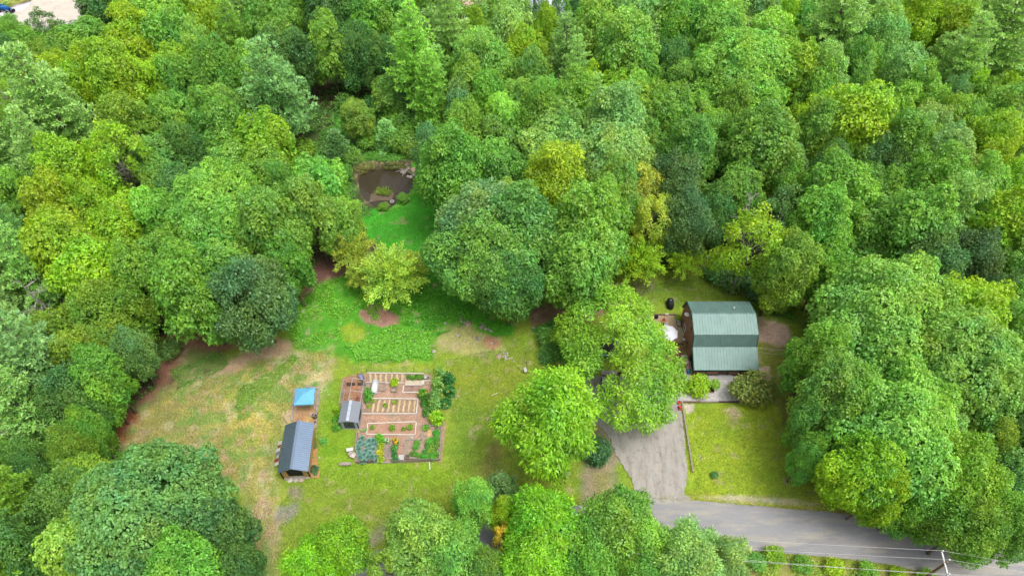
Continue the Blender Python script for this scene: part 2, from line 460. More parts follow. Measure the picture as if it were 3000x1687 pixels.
def ground_material():
    m = bpy.data.materials.new("ground"); m.use_nodes = True
    nt = m.node_tree; b = nt.nodes["Principled BSDF"]
    b.inputs["Roughness"].default_value = 0.95; b.inputs["Specular IOR Level"].default_value = 0.1
    at = nt.nodes.new("ShaderNodeAttribute"); at.attribute_name = "soil"
    tc = nt.nodes.new("ShaderNodeTexCoord")
    prev = at.outputs["Color"]
    for sc_, lo, hi, tint in ((4.5, 0.60, 1.38, None), (1.1, 0.82, 1.18, None), (9.0, 0.8, 1.2, (1.06, 1.0, 0.95))):
        nz = nt.nodes.new("ShaderNodeTexNoise"); nz.inputs["Scale"].default_value = sc_
        nz.inputs["Detail"].default_value = 6; nz.inputs["Roughness"].default_value = 0.75
        nt.links.new(tc.outputs["Object"], nz.inputs["Vector"])
        rp = nt.nodes.new("ShaderNodeValToRGB")
        t = tint or (1, 1, 1)
        rp.color_ramp.elements[0].position = 0.33; rp.color_ramp.elements[1].position = 0.67
        rp.color_ramp.elements[0].color = (lo, lo, lo, 1)
        rp.color_ramp.elements[1].color = (hi * t[0], hi * t[1], hi * t[2], 1)
        nt.links.new(nz.outputs[0], rp.inputs[0])
        mx = nt.nodes.new("ShaderNodeMix"); mx.data_type = 'RGBA'; mx.blend_type = 'MULTIPLY'; mx.inputs[0].default_value = 1
        nt.links.new(prev, mx.inputs[6]); nt.links.new(rp.outputs[0], mx.inputs[7])
        prev = mx.outputs[2]
    nt.links.new(prev, b.inputs["Base Color"])
    nz = nt.nodes.new("ShaderNodeTexNoise"); nz.inputs["Scale"].default_value = 7; nz.inputs["Detail"].default_value = 6
    nt.links.new(tc.outputs["Object"], nz.inputs["Vector"])
    bp = nt.nodes.new("ShaderNodeBump"); bp.inputs["Strength"].default_value = 0.6; bp.inputs["Distance"].default_value = 0.1
    nt.links.new(nz.outputs[0], bp.inputs["Height"]); nt.links.new(bp.outputs[0], b.inputs["Normal"])
    return m
gme.materials.append(ground_material())
gme.shade_smooth()
ground = bpy.data.objects.new("ground", gme)
COL.objects.link(ground)
tag(ground, kind="structure")

def spline(pts, n=8):
    out = []
    P = [pts[0]] + list(pts) + [pts[-1]]
    for i in range(1, len(P) - 2):
        for k in range(n):
            t = k / n
            a, b, c, d = P[i - 1], P[i], P[i + 1], P[i + 2]
            out.append(0.5 * ((2 * b) + (c - a) * t + (2 * a - 5 * b + 4 * c - d) * t * t + (3 * b - a - 3 * c + d) * t ** 3))
    out.append(pts[-1])
    return out
def sheet(name, pts, z, m, rag=0.0, seg=0.5, seed=0):
    r = random.Random(seed)
    q = []
    for i in range(len(pts)):
        a, b = Vector(pts[i][:2]), Vector(pts[(i + 1) % len(pts)][:2])
        n = max(1, int((b - a).length / seg))
        nn = Vector((-(b - a).y, (b - a).x)).normalized()
        for k in range(n):
            q.append(a.lerp(b, k / n) + nn * r.uniform(-rag, rag))
    bm = bmesh.new()
    f = bm.faces.new([bm.verts.new((p.x, p.y, z)) for p in q])
    if f.normal.z < 0: f.normal_flip()
    bmesh.ops.triangulate(bm, faces=bm.faces[:])
    me = bpy.data.meshes.new(name); bm.to_mesh(me); bm.free()
    me.materials.append(m)
    o = bpy.data.objects.new(name, me); COL.objects.link(o)
    return o
def surface_material(name, base, spots, stretch, rough=0.92, bump=0.3, fine=14.0, fvar=0.12):
    m = bpy.data.materials.new(name); m.use_nodes = True
    nt = m.node_tree; b = nt.nodes["Principled BSDF"]
    b.inputs["Roughness"].default_value = rough; b.inputs["Specular IOR Level"].default_value = 0.15
    tc = nt.nodes.new("ShaderNodeTexCoord")
    prev = None
    for i, (c, sc_, lo, hi, amt, st) in enumerate(spots):
        mp = nt.nodes.new("ShaderNodeMapping"); mp.inputs["Scale"].default_value = st; mp.inputs["Location"].default_value = (i * 7.3, i * 3.1, 0)
        mp.inputs["Rotation"].default_value = (0, 0, stretch)
        nt.links.new(tc.outputs["Object"], mp.inputs[0])
        nz = nt.nodes.new("ShaderNodeTexNoise"); nz.inputs["Scale"].default_value = sc_; nz.inputs["Detail"].default_value = 6
        nz.inputs["Roughness"].default_value = 0.7
        nt.links.new(mp.outputs[0], nz.inputs["Vector"])
        mr = nt.nodes.new("ShaderNodeMapRange"); mr.inputs[1].default_value = lo; mr.inputs[2].default_value = hi; mr.inputs[4].default_value = amt
        nt.links.new(nz.outputs[0], mr.inputs[0])
        mx = nt.nodes.new("ShaderNodeMix"); mx.data_type = 'RGBA'
        nt.links.new(mr.outputs[0], mx.inputs[0])
        if prev is None: mx.inputs[6].default_value = base
        else: nt.links.new(prev, mx.inputs[6])
        mx.inputs[7].default_value = c
        prev = mx.outputs[2]
    nz = nt.nodes.new("ShaderNodeTexNoise"); nz.inputs["Scale"].default_value = fine; nz.inputs["Detail"].default_value = 4
    nt.links.new(tc.outputs["Object"], nz.inputs["Vector"])
    rp = nt.nodes.new("ShaderNodeValToRGB")
    rp.color_ramp.elements[0].position = 0.3; rp.color_ramp.elements[1].position = 0.7
    rp.color_ramp.elements[0].color = (1 - fvar,) * 3 + (1,); rp.color_ramp.elements[1].color = (1 + fvar,) * 3 + (1,)
    nt.links.new(nz.outputs[0], rp.inputs[0])
    mx = nt.nodes.new("ShaderNodeMix"); mx.data_type = 'RGBA'; mx.blend_type = 'MULTIPLY'; mx.inputs[0].default_value = 1
    nt.links.new(prev, mx.inputs[6]); nt.links.new(rp.outputs[0], mx.inputs[7])
    nt.links.new(mx.outputs[2], b.inputs["Base Color"])
    bp = nt.nodes.new("ShaderNodeBump"); bp.inputs["Strength"].default_value = bump; bp.inputs["Distance"].default_value = 0.03
    nt.links.new(nz.outputs[0], bp.inputs["Height"]); nt.links.new(bp.outputs[0], b.inputs["Normal"])
    return m
# road: a strip along its centre line, top edge read off the photo
M_ASPHALT = surface_material("asphalt", C(170, 170, 172), [
    (C(192, 187, 174), 0.35, 0.46, 0.6, 0.85, (0.35, 1.8, 1)),
    (C(148, 148, 152), 0.5, 0.52, 0.7, 0.7, (0.3, 1.6, 1)),
    (C(158, 157, 160), 1.2, 0.55, 0.75, 0.6, (0.5, 2.0, 1))], math.radians(4), fine=9.0, fvar=0.12)
top_edge = [D(*p) for p in [(820,1430),(1000,1368),(1200,1312),(1350,1284),(1480,1268),(1640,1255),(1740,1258),(1900,1272),(2100,1289),(2220,1304),(2330,1328),(2460,1358),(2620,1392),(2800,1440)]]
top_edge = [Vector((p.x, p.y, 0.0)) for p in top_edge]
rd = spline([Vector((-45, 21, 0))] + top_edge + [Vector((90, 31, 0))], 8)
rv, rq = [], []
for i, p in enumerate(rd):
    t = (rd[min(i + 1, len(rd) - 1)] - rd[max(i - 1, 0)]).normalized()
    nrm = Vector((t.y, -t.x, 0))
    wid = 6.15 + 0.5 * math.exp(-((p.x - 12) / 8) ** 2)
    for k in range(9):
        w = wid * k / 8
        e = rnd.uniform(-0.06, 0.06) if k in (0, 8) else 0
        crown = 0.09 + 0.05 * (1 - (2 * k / 8 - 1) ** 2)
        rv.append(p + nrm * (w + e) + Vector((0, 0, crown)))
for i in range(len(rd) - 1):
    for k in range(8):
        a = i * 9 + k
        rq.append((a, a + 1, a + 10, a + 9))
rm = np_mesh("road", np.array([tuple(v) for v in rv]), np.array(rq))
rm.materials.append(M_ASPHALT); rm.shade_smooth()
road = bpy.data.objects.new("road", rm); COL.objects.link(road)
tag(road, kind="structure")
if rm.polygons[0].normal.z < 0: rm.flip_normals()

M_GRAVEL = surface_material("driveway_gravel", C(192, 187, 180), [
    (C(158, 150, 140), 0.5, 0.45, 0.65, 0.8, (2.2, 0.5, 1)),
    (C(206, 196, 180), 0.9, 0.5, 0.7, 0.8, (1.6, 0.5, 1)),
    (C(134, 128, 116), 1.4, 0.56, 0.7, 0.7, (1, 1, 1)),
    (C(176, 164, 146), 0.6, 0.55, 0.7, 0.5, (1, 1, 1))], math.radians(-8), fine=16.0, fvar=0.2, bump=0.6)
drive = sheet("driveway", [D(*p) for p in [(1692,985),(1712,1003),(1716,1050),(1722,1110),(1728,1190),(1724,1215),(1722,1244),(1746,1262),(1640,1264),(1560,1266),(1600,1246),(1588,1205),(1568,1170),(1545,1140),(1535,1105),(1520,1080),(1490,1060),(1460,1010),(1470,950),(1560,940),(1640,960)]], 0.105, M_GRAVEL, 0.14, 0.4, 3)
tag(drive, kind="structure")
lot = sheet("gravel_lot", [D(*p) for p in [(6,52),(40,34),(78,14),(100,-25),(235,-35),(222,20),(196,52),(120,66),(50,64)]], 0.16, surface_material("lot_gravel", C(226, 216, 200), [(C(206, 196, 180), 0.4, 0.45, 0.65, 0.8, (1, 1, 1)), (C(236, 228, 214), 1.0, 0.5, 0.7, 0.7, (1, 1, 1))], 0, fvar=0.08), 0.5, 1.0, 5)
tag(lot, kind="structure")

# pond water
def water_material():
    m = bpy.data.materials.new("pond_water"); m.use_nodes = True
    nt = m.node_tree; b = nt.nodes["Principled BSDF"]
    b.inputs["Base Color"].default_value = C(82, 74, 58)
    b.inputs["Roughness"].default_value = 0.04; b.inputs["IOR"].default_value = 1.33
    tc = nt.nodes.new("ShaderNodeTexCoord")
    nz = nt.nodes.new("ShaderNodeTexNoise"); nz.inputs["Scale"].default_value = 0.7; nz.inputs["Detail"].default_value = 3
    nt.links.new(tc.outputs["Object"], nz.inputs["Vector"])
    bp = nt.nodes.new("ShaderNodeBump"); bp.inputs["Strength"].default_value = 0.05
    nt.links.new(nz.outputs[0], bp.inputs["Height"]); nt.links.new(bp.outputs[0], b.inputs["Normal"])
    rp = nt.nodes.new("ShaderNodeValToRGB")
    rp.color_ramp.elements[0].color = C(62, 56, 44); rp.color_ramp.elements[1].color = C(90, 80, 64)
    n2_ = nt.nodes.new("ShaderNodeTexNoise"); n2_.inputs["Scale"].default_value = 0.35
    nt.links.new(tc.outputs["Object"], n2_.inputs["Vector"])
    nt.links.new(n2_.outputs[0], rp.inputs[0]); nt.links.new(rp.outputs[0], b.inputs["Base Color"])
    return m
wc = Vector((sum(p.x for p in POND) / len(POND), sum(p.y for p in POND) / len(POND), 0))
pond = sheet("pond_water", [wc + (Vector((p.x, p.y, 0)) - wc) * 1.2 for p in POND], -0.62, water_material())
tag(pond, kind="structure")

# ---------------------------------------------------------------- leaf cards (used by every plant)
def unit(a): return a / (np.linalg.norm(a, axis=-1, keepdims=True) + 1e-9)
def leaf_quads(p, d, n, L, wd, droop=0.12, mid=0.45):
    """kite-shaped leaves: base p, direction d, face normal n, length L, half-width wd -> (N*4,3)"""
    s = unit(np.cross(d, n))
    L = np.asarray(L)[:, None]; wd = np.asarray(wd)[:, None]
    up_ = np.array([0, 0, 1.0])[None]
    m = p + d * L * mid
    tip = p + d * L - up_ * L * droop
    v = np.stack([p, m - s * wd, tip, m + s * wd], 1)
    return v.reshape(-1, 3)
def tint_cols(n, bri=0.16, yel=0.25, r=nr):
    b = 1 + bri * r.standard_normal(n)
    b = np.clip(b, 0.55, 1.5)
    y = np.clip(r.standard_normal(n) * yel, -0.5, 0.7)
    return np.stack([b * (1 + 0.34 * y), b * (1 + 0.1 * y), b * (1 - 0.4 * y)], 1)
def hue_field(P, seed, s=0.42, amt=0.22, bri=0.10):
    r = np.random.default_rng(seed + 9000)
    f = np.zeros(len(P)); g = np.zeros(len(P))
    for k in range(5):
        w = r.standard_normal(3) * s * (1 + .5 * k); f = f + np.sin(P @ w + r.uniform(0, 6.28)) / (1 + .4 * k)
        w = r.standard_normal(3) * s * (1 + .5 * k); g = g + np.sin(P @ w + r.uniform(0, 6.28)) / (1 + .4 * k)
    y = f / 2.2 * amt; b = 1 + g / 2.2 * bri
    return np.stack([b * (1 + y), b * (1 + .25 * y), b * (1 - .8 * y)], 1)
def cards_mesh(name, verts, cols, material):
    n = len(verts) // 4
    me = np_mesh(name, verts, np.arange(n * 4).reshape(n, 4), np.repeat(cols, 4, 0) if len(cols) == n else cols)
    me.materials.append(material)
    return me
def soil_at(x, y):                                   # colour of the ground sheet near a place
    ix = np.clip(np.searchsorted(gx, x), 0, NXg - 1); iy = np.clip(np.searchsorted(gy, y), 0, NYg - 1)
    return gcol[idx[ix, iy]], pz[idx[ix, iy]]
def scatter_in(poly, n, r):
    xs = [p[0] for p in poly]; ys = [p[1] for p in poly]
    out = np.zeros((0, 2))
    while len(out) < n:
        q = np.stack([r.uniform(min(xs), max(xs), n * 2), r.uniform(min(ys), max(ys), n * 2)], 1)
        out = np.concatenate([out, q[sdist(q[:, 0], q[:, 1], poly) < 0]])
    return out[:n]
def ground_leaves(name, poly, n, L, wd, col, seed, bri=0.18, yel=0.3, up_=0.6, zoff=0.0, hmax=0.0, clump=None, thin=False, label=None, cat=None):
    r = np.random.default_rng(seed)
    q = scatter_in(poly, n, r)
    q = q[sdist(q[:, 0], q[:, 1], poly) + fbm(q[:, 0], q[:, 1], 0.55, 3, seed + 9) * 2.2 - 0.9 < 0]
    if clump:
        k = fbm(q[:, 0], q[:, 1], clump, 3, seed)
        q = q[k > 0.42]
        hh = hmax * smooth(0.42, 0.65, fbm(q[:, 0], q[:, 1], clump, 3, seed))
    else:
        hh = hmax * r.random(len(q))
    n = len(q)
    _, z = soil_at(q[:, 0], q[:, 1])
    p = np.stack([q[:, 0], q[:, 1], z + zoff + hh * r.random(n) ** 0.5], 1)
    a = r.uniform(0, 2 * np.pi, n); e = r.uniform(0.1, up_, n) if not thin else r.uniform(0.7, 1.4, n)
    d = np.stack([np.cos(a) * np.cos(e), np.sin(a) * np.cos(e), np.sin(e)], 1)
    nn = np.stack([-np.cos(a) * np.sin(e), -np.sin(a) * np.sin(e), np.cos(e)], 1)
    nn = unit(nn + r.standard_normal((n, 3)) * 0.25)
    v = leaf_quads(p, d, nn, L * r.uniform(0.6, 1.3, n), wd * r.uniform(0.6, 1.3, n))
    me = cards_mesh(name, v, tint_cols(n, bri, yel, r) * (0.85 + 0.3 * fbm(q[:, 0], q[:, 1], 0.7, 3, seed + 4))[:, None], M_LEAF)
    o = bpy.data.objects.new(name, me); COL.objects.link(o)
    o.color = col
    tag(o, label, cat, kind="stuff")
    return o

# ================================================================== TREES
def leaf_crown(lobes, spacing, nleaf, L, wd, seed, elev=(0.05, 0.8), droop=0.15, cen=None, keep=-0.35, inner=700, spray=0.0, bri=0.13, yel=0.2, flat=1.0, ztop=0.35):
    r = np.random.default_rng(seed)
    lobes = np.asarray(lobes, float)
    cen = np.asarray(cen if cen is not None else lobes[:, :3].mean(0) - np.array([0, 0, 1.0]))
    P, N, LI = [], [], []
    for i, (x, y, z, rad) in enumerate(lobes):
        n = int(4 * np.pi * rad * rad / spacing ** 2)
        k = np.arange(n) + 0.5
        ph = np.arccos(1 - 2 * k / n); th = np.pi * (1 + 5 ** 0.5) * k + r.uniform(0, 6)
        dr = np.stack([np.cos(th) * np.sin(ph), np.sin(th) * np.sin(ph), np.cos(ph)], 1)
        dr = unit(dr + r.standard_normal(dr.shape) * 0.12)
        c = np.array([x, y, z])
        out = unit((c - cen)[None]) * 0.75 + np.array([[0, 0, 0.45]])
        ok = (dr * out).sum(1) > keep
        dr = dr[ok]
        p = c + dr * (rad * r.uniform(0.82, 1.1, len(dr)))[:, None] * np.array([1, 1, flat])
        inside = np.zeros(len(p), bool)
        near = np.nonzero(((lobes[:, :3] - c) ** 2).sum(1) < (rad * 1.12 + 0.84 * lobes[:, 3]) ** 2)[0]
        for j in near:
            x2, y2, z2, r2 = lobes[j]
            if j != i:
                inside |= ((p - np.array([x2, y2, z2])) ** 2).sum(1) < (0.84 * r2) ** 2
        p, dr = p[~inside], dr[~inside]
        P.append(p); N.append(unit(dr * 0.75 + np.array([0, 0, ztop]) + unit(p - cen) * 0.25)); LI.append(np.full(len(p), i))
    P, N, LI = np.concatenate(P), np.concatenate(N), np.concatenate(LI)
    T = len(P)
    m = nleaf
    tp = np.repeat(P, m, 0); tn = np.repeat(N, m, 0)
    nn = len(tp)
    a = r.uniform(0, 2 * np.pi, nn); e = r.uniform(elev[0], elev[1], nn)
    t1 = unit(np.cross(tn, r.standard_normal((nn, 3)))); t2 = np.cross(tn, t1)
    tang = t1 * np.cos(a)[:, None] + t2 * np.sin(a)[:, None]
    d = tang * np.cos(e)[:, None] + tn * np.sin(e)[:, None]
    fn = unit(tn * np.cos(e)[:, None] - tang * np.sin(e)[:, None] + r.standard_normal((nn, 3)) * 0.25)
    base = tp + d * (0.05 + 0.1 * r.random(nn))[:, None] + tn * (r.random(nn) * 0.12 - 0.04)[:, None]
    if spray > 0:
        base = base + tn * (r.random(nn) * spray)[:, None] + tang * (r.random(nn) * spray * 0.35)[:, None]
    V = leaf_quads(base, d, fn, L * r.uniform(0.65, 1.25, nn), wd * r.uniform(0.7, 1.25, nn), droop)
    lt = tint_cols(len(lobes), 0.07, yel * 0.6, r)[LI]
    tt = lt * tint_cols(T, bri, yel * 0.7, r)
    cols = np.repeat(tt, m, 0) * tint_cols(nn, bri * 0.4, yel * 0.4, r)
    # the shaded inside of the crown
    if inner:
        li = r.choice(len(lobes), inner, p=lobes[:, 3] ** 2 / (lobes[:, 3] ** 2).sum())
        dr = unit(r.standard_normal((inner, 3)))
        q = lobes[li, :3] + dr * (lobes[li, 3] * r.uniform(0.2, 0.8, inner))[:, None]
        d2 = unit(r.standard_normal((inner, 3)) * np.array([1, 1, 0.35])); n2_ = unit(np.array([[0, 0, 1.0]]) + r.standard_normal((inner, 3)) * 0.4)
        V = np.concatenate([V, leaf_quads(q, d2, n2_, L * 1.8 * np.ones(inner), wd * 2.2 * np.ones(inner), 0.1)])
        cols = np.concatenate([cols, tint_cols(inner, 0.12, yel, r)])
    cols = cols * hue_field(V[::4], seed)
    return V, cols
def sublobes(lobes, k, ratio, seed, low=-0.45, cen=None):
    r = np.random.default_rng(seed)
    lobes = np.asarray(lobes, float)
    cen = np.asarray(cen if cen is not None else lobes[:, :3].mean(0) - np.array([0, 0, 1.0]))
    out = []
    for (x, y, z, rad) in lobes:
        c = np.array([x, y, z])
        o = unit(c - cen + np.array([0, 0, 1e-3])) * 0.7 + np.array([0, 0, 0.5])
        for q in range(k):
            ph = np.arccos(1 - 2 * (q + 0.5) / k); th = 2.39996 * q + r.uniform(-.4, .4) + x * 7
            d = np.array([np.cos(th) * np.sin(ph), np.sin(th) * np.sin(ph), np.cos(ph)])
            if (d * o).sum() < low: continue
            out.append(tuple(c + d * rad * r.uniform(0.55, 0.88)) + (rad * ratio * r.uniform(0.72, 1.25),))
        out.append((x, y, z, rad * 0.62))
    return out
def limbs_mesh(name, lobes, h0, rb, seed, material, nl=9, lean=0.25):
    r = random.Random(seed)
    mb = MB()
    top = max(l[2] for l in lobes)
    cx = sum(l[0] for l in lobes) / len(lobes); cy = sum(l[1] for l in lobes) / len(lobes)
    k1 = Vector((cx * 0.3 + r.uniform(-lean, lean), cy * 0.3 + r.uniform(-lean, lean), h0))
    k2 = Vector((cx * 0.8, cy * 0.8, h0 + (top - h0) * 0.75))
    mb.tube([(0, 0, -0.3), (0, 0, 0.4), k1 * 0.55, k1, k2], [rb * 1.5, rb, rb * 0.82, rb * 0.65, rb * 0.15], 8)
    ls = sorted(lobes, key=lambda l: -l[3])[:nl]
    for l in ls:
        c = Vector(l[:3])
        s = k1.lerp(k2, r.uniform(0.0, 0.6))
        mid = s.lerp(c, 0.5) + Vector((r.uniform(-.3, .3), r.uniform(-.3, .3), r.uniform(0.0, .5)))
        mb.tube([s, mid, c, c + (c - mid) * 0.5], [rb * 0.36, rb * 0.24, rb * 0.12, rb * 0.04], 5)
    me = bpy.data.meshes.new(name)
    me.from_pydata(mb.v, [], mb.f); me.materials.append(material); me.shade_smooth()
    return me
def dome_lobes(r, R, zc, rz, n, rl, low=-0.55, cone=0.0):
    """lobes over the surface of a crown of radius R (x, y) and half height rz"""
    out = []
    ax_ = r.uniform(0.88, 1.14)
    for k in range(n):
        t = (k + 0.5) / n
        z = 1 - t * (1 - low)
        s = math.sqrt(max(0, 1 - z * z))
        a = k * 2.39996 + r.uniform(-0.35, 0.35)
        f = r.uniform(0.54, 0.88)
        sh = 1 - cone * max(0, z)
        rr = rl * r.uniform(0.6, 1.35)
        out.append((R * f * s * sh * math.cos(a), R * f * s * sh * math.sin(a), zc + rz * f * z * r.uniform(0.9, 1.08), rr))
    out.append((0, 0, zc, rl * 1.5))
    return [(x * ax_, y / ax_, z, q) for x, y, z, q in out]
KINDS = {}                       # kind -> list of (crown mesh, trunk mesh, crown centre height, radius)
def add_kind(kind, lobes, h0, rb, seed, R, zc, bark=M_BARK, nl=9, **kw):
    sub = kw.pop('sub', (11, 0.42))
    V, cols = leaf_crown(sublobes(lobes, sub[0], sub[1], seed) if sub else lobes, seed=seed, **kw)
    cm = cards_mesh(kind + "_crown", V, cols, M_LEAF)
    tm = limbs_mesh(kind + "_trunk", lobes, h0, rb, seed, bark, nl)
    KINDS.setdefault(kind, []).append((cm, tm, zc, R))
rr = random.Random(5)
for i in range(8):               # maples: tall domes covered with small tufts
    R, rz = 5.0, 5.9 + rr.uniform(-.6, 1.6)
    zc = 2.4 + rz
    add_kind("maple", dome_lobes(rr, R, zc, rz, 26 + 2 * (i % 4), 1.62, low=-.75, cone=rr.uniform(0, .22)), zc - 3.6, 0.26, 100 + i, R, zc,
             sub=(11, .43), spacing=0.6, nleaf=10, L=0.37, wd=0.115, elev=(0.05, 0.9), droop=0.28, spray=.1, inner=700, bri=.13)
for i in range(4):               # ash: upright plumes of long leaflets
    R, zc, rz = 5.0, 9.4, 6.8
    lb = dome_lobes(rr, R, zc, rz, 30, 1.4, low=-.75, cone=0.3)
    add_kind("ash", lb, zc - 4.0, 0.26, 200 + i, R, zc, spacing=0.48, nleaf=7, L=0.5, wd=0.09, elev=(-0.1, 1.15), droop=0.35, spray=0.5, bri=0.18, sub=(12, 0.36))
for i in range(4):               # loose crowns, limbs showing
    R, zc, rz = 5.0, 9.2, 6.4
    lb = dome_lobes(rr, R, zc, rz, 26, 1.15, low=-.7)[:-1]
    lb = [l for l in lb if rr.random() < 0.84]
    add_kind("birch", lb, zc - 5.5, 0.2, 300 + i, R, zc, bark=M_BARKGREY, nl=18, spacing=0.48, nleaf=6, L=0.38, wd=0.115, elev=(-0.2, 0.9), droop=0.2, inner=120, spray=0.25, sub=(9, 0.42))
for i in range(4):               # oaks: finer, darker texture
    R, zc, rz = 5.0, 8.0, 6.2
    add_kind("oak", dome_lobes(rr, R, zc, rz, 28, 1.55, low=-0.8, cone=rr.uniform(0, .2)), zc - 3.8, 0.27, 400 + i, R, zc, spacing=0.52, nleaf=9, L=0.34, wd=0.095, elev=(-0.3, 1.15), droop=0.1, spray=0.25, bri=0.15, sub=(12, 0.38))
def feather_crown(R, zc, rz, nb, seed):
    """long leafy sprays radiating from the crown's middle, star-like outline"""
    r = np.random.default_rng(seed); V, K, lob = [], [], []
    for k in range(nb):
        z = 1 - 1.45 * (k + .5) / nb; s_ = math.sqrt(max(0, 1 - z * z)); a = k * 2.39996 + r.uniform(-.3, .3)
        d = np.array([math.cos(a) * s_, math.sin(a) * s_, z * .9 + .25]); d = d / np.linalg.norm(d)
        L = r.uniform(.72, 1.12)
        n = int(150 * L)
        t = r.uniform(.35, 1.0, n) ** .8 * L
        base = np.array([0, 0, zc]) + d[None] * (t * R)[:, None] * np.array([1, 1, rz / R]) + np.stack([r.standard_normal(n), r.standard_normal(n), r.standard_normal(n) * .6], 1) * (.15 + .42 * (1.15 - t / L))[:, None]
        base[:, 2] -= .35 * t * t
        dd = unit(d[None] * .8 + r.standard_normal((n, 3)) * .55 + np.array([0, 0, .15])); fn = unit(np.array([[0, 0, 1.0]]) + r.standard_normal((n, 3)) * .45)
        V.append(leaf_quads(base, dd, fn, .42 * r.uniform(.6, 1.3, n), .085 * r.uniform(.7, 1.3, n), .05))
        K.append(np.tile(tint_cols(1, .12, .2, r), (n, 1)) * tint_cols(n, .14, .25, r))
        if k % 3 == 0: lob.append(tuple(np.array([0, 0, zc]) + d * R * .75) + (1.0,))
    return np.concatenate(V), np.concatenate(K), lob
for i in range(3):               # feathery, willow-like
    R, zc, rz = 5.0, 5.0, 4.2
    V_, K_, lob_ = feather_crown(R, zc, rz, 64, 500 + i)
    KINDS.setdefault("willow", []).append((cards_mesh("willow_crown", V_, K_, M_LEAF), limbs_mesh("willow_trunk", lob_, 2.0, .2, 500 + i, M_BARK, 20), zc, R))
for i in range(4):               # shrubs, to the ground
    R, zc, rz = 2.0, 1.2, 1.2
    lb = [(R * .62 * rr.uniform(.2, 1) * math.cos(k * 2.4), R * .62 * rr.uniform(.5, 1.1) * math.sin(k * 2.4), rr.uniform(.5, 2.0), rr.uniform(.4, .85)) for k in range(13)]
    add_kind("shrub", lb, 0.4, 0.06, 600 + i, R, zc, nl=8, sub=(7, .5), spacing=0.34, nleaf=6, L=0.34, wd=0.09, elev=(-0.2, 1.2), inner=200, spray=0.4, bri=0.2, yel=.3)
for i in range(4):               # garden plants: few stems, large leaves, ragged outline
    R, zc = 1.0, .6
    lb = [(.62 * rr.uniform(.1, 1) * math.cos(k * 2.4), .62 * rr.uniform(.3, 1.1) * math.sin(k * 2.4), rr.uniform(.25, 1.15), rr.uniform(.16, .36)) for k in range(11)]
    add_kind("herb", lb, 0.2, 0.03, 640 + i, R, zc, nl=8, sub=None, spacing=0.2, nleaf=4, L=0.4, wd=0.1, elev=(-0.2, 1.2), inner=60, spray=0.22, bri=0.25, yel=.4)
R, zc = 9.0, 10.5               # one very large old maple
lb = dome_lobes(rr, R, zc, 7.0, 58, 2.0, low=-0.7)
add_kind("great_maple", lb, 5.5, 0.5, 700, R, zc, nl=18, spacing=0.56, nleaf=10, L=0.36, wd=0.11, elev=(0.05, 0.9), droop=0.28, inner=1600, sub=(13, .41), spray=.1, bri=.13)
lb = dome_lobes(rr, R, zc, 7.6, 62, 2.1, low=-0.7, cone=.1)
add_kind("great_maple", lb, 5.5, 0.5, 701, R, zc, nl=18, spacing=0.56, nleaf=10, L=0.36, wd=0.11, elev=(0.05, 0.9), droop=0.28, inner=1600, sub=(13, .41), spray=.1, bri=.13)

def pine_crown(h, Rm, seed, whorls=13, t0=0.22, needle=0.42, nw=0.05, dense=1.0, up_=0.25, power=0.75, tuftn=9):
    r = np.random.default_rng(seed)
    TP, TD = [], []
    mb = MB()
    mb.tube([(0, 0, -0.3), (0, 0, h * 0.5), (0, 0, h)], [0.013 * h, 0.006 * h, 0.015], 7)
    for w in range(whorls):
        t = t0 + (1 - t0) * (w + 0.3) / whorls
        z = h * t
        Lb = Rm * (1 - (t - t0) / (1 - t0)) ** power + 0.35
        nb = 6 if w < whorls * 0.7 else 5
        a0 = r.uniform(0, 6.28)
        for b in range(nb):
            if r.random() < 0.10 and w < whorls - 2: continue
            a = a0 + b * 2 * np.pi / nb + r.uniform(-0.3, 0.3)
            L = Lb * r.uniform(0.65, 1.15)
            ns = 7
            pts = []
            for k in range(ns):
                s = k / (ns - 1)
                zz = z + L * (-0.16 * s + up_ * s * s * 1.2) + 0.1
                pts.append(np.array([np.cos(a) * L * s, np.sin(a) * L * s, zz]))
            mb.tube([Vector(p) for p in pts[::2]], [0.06, 0.045, 0.03, 0.012][:len(pts[::2])], 4, cap=False)
            pts = np.array(pts)
            side = np.array([-np.sin(a), np.cos(a), 0])
            fwd = np.array([np.cos(a), np.sin(a), 0])
            nst = max(3, int(L * 2.6 * dense))
            for k in range(nst):
                s = 0.08 + 0.92 * (k + r.random()) / nst
                c = np.array([np.interp(s, np.linspace(0, 1, ns), pts[:, i]) for i in range(3)])
                sl = L * 0.34 * (1.15 - s) + 0.25
                for sg in (-1, 1):
                    nt_ = max(1, int(sl * 2.6 * dense))
                    for q in range(nt_):
                        f = (q + r.random()) / nt_
                        dd = side * sg * 0.8 + fwd * 0.6
                        p = c + dd * sl * f + np.array([0, 0, 0.12 * f * sl + r.uniform(-.06, .1)])
                        TP.append(p); TD.append(unit(dd * 0.8 + np.array([0, 0, 0.55])))
                if k == nst - 1:
                    TP.append(c); TD.append(unit(fwd + np.array([0, 0, 0.6])))
    TP, TD = np.array(TP), np.array(TD)
    m = tuftn; n = len(TP) * m
    p = np.repeat(TP, m, 0); d0 = np.repeat(TD, m, 0)
    d = unit(d0 + r.standard_normal((n, 3)) * 0.55)
    fn = unit(np.array([[0, 0, 1.0]]) + r.standard_normal((n, 3)) * 0.45)
    V = leaf_quads(p, d, fn, needle * r.uniform(0.7, 1.2, n), nw * r.uniform(0.8, 1.2, n), 0.02, 0.6)
    cols = np.repeat(tint_cols(len(TP), 0.12, 0.16, r), m, 0) * tint_cols(n, 0.08, 0.08, r)
    return V, cols, mb
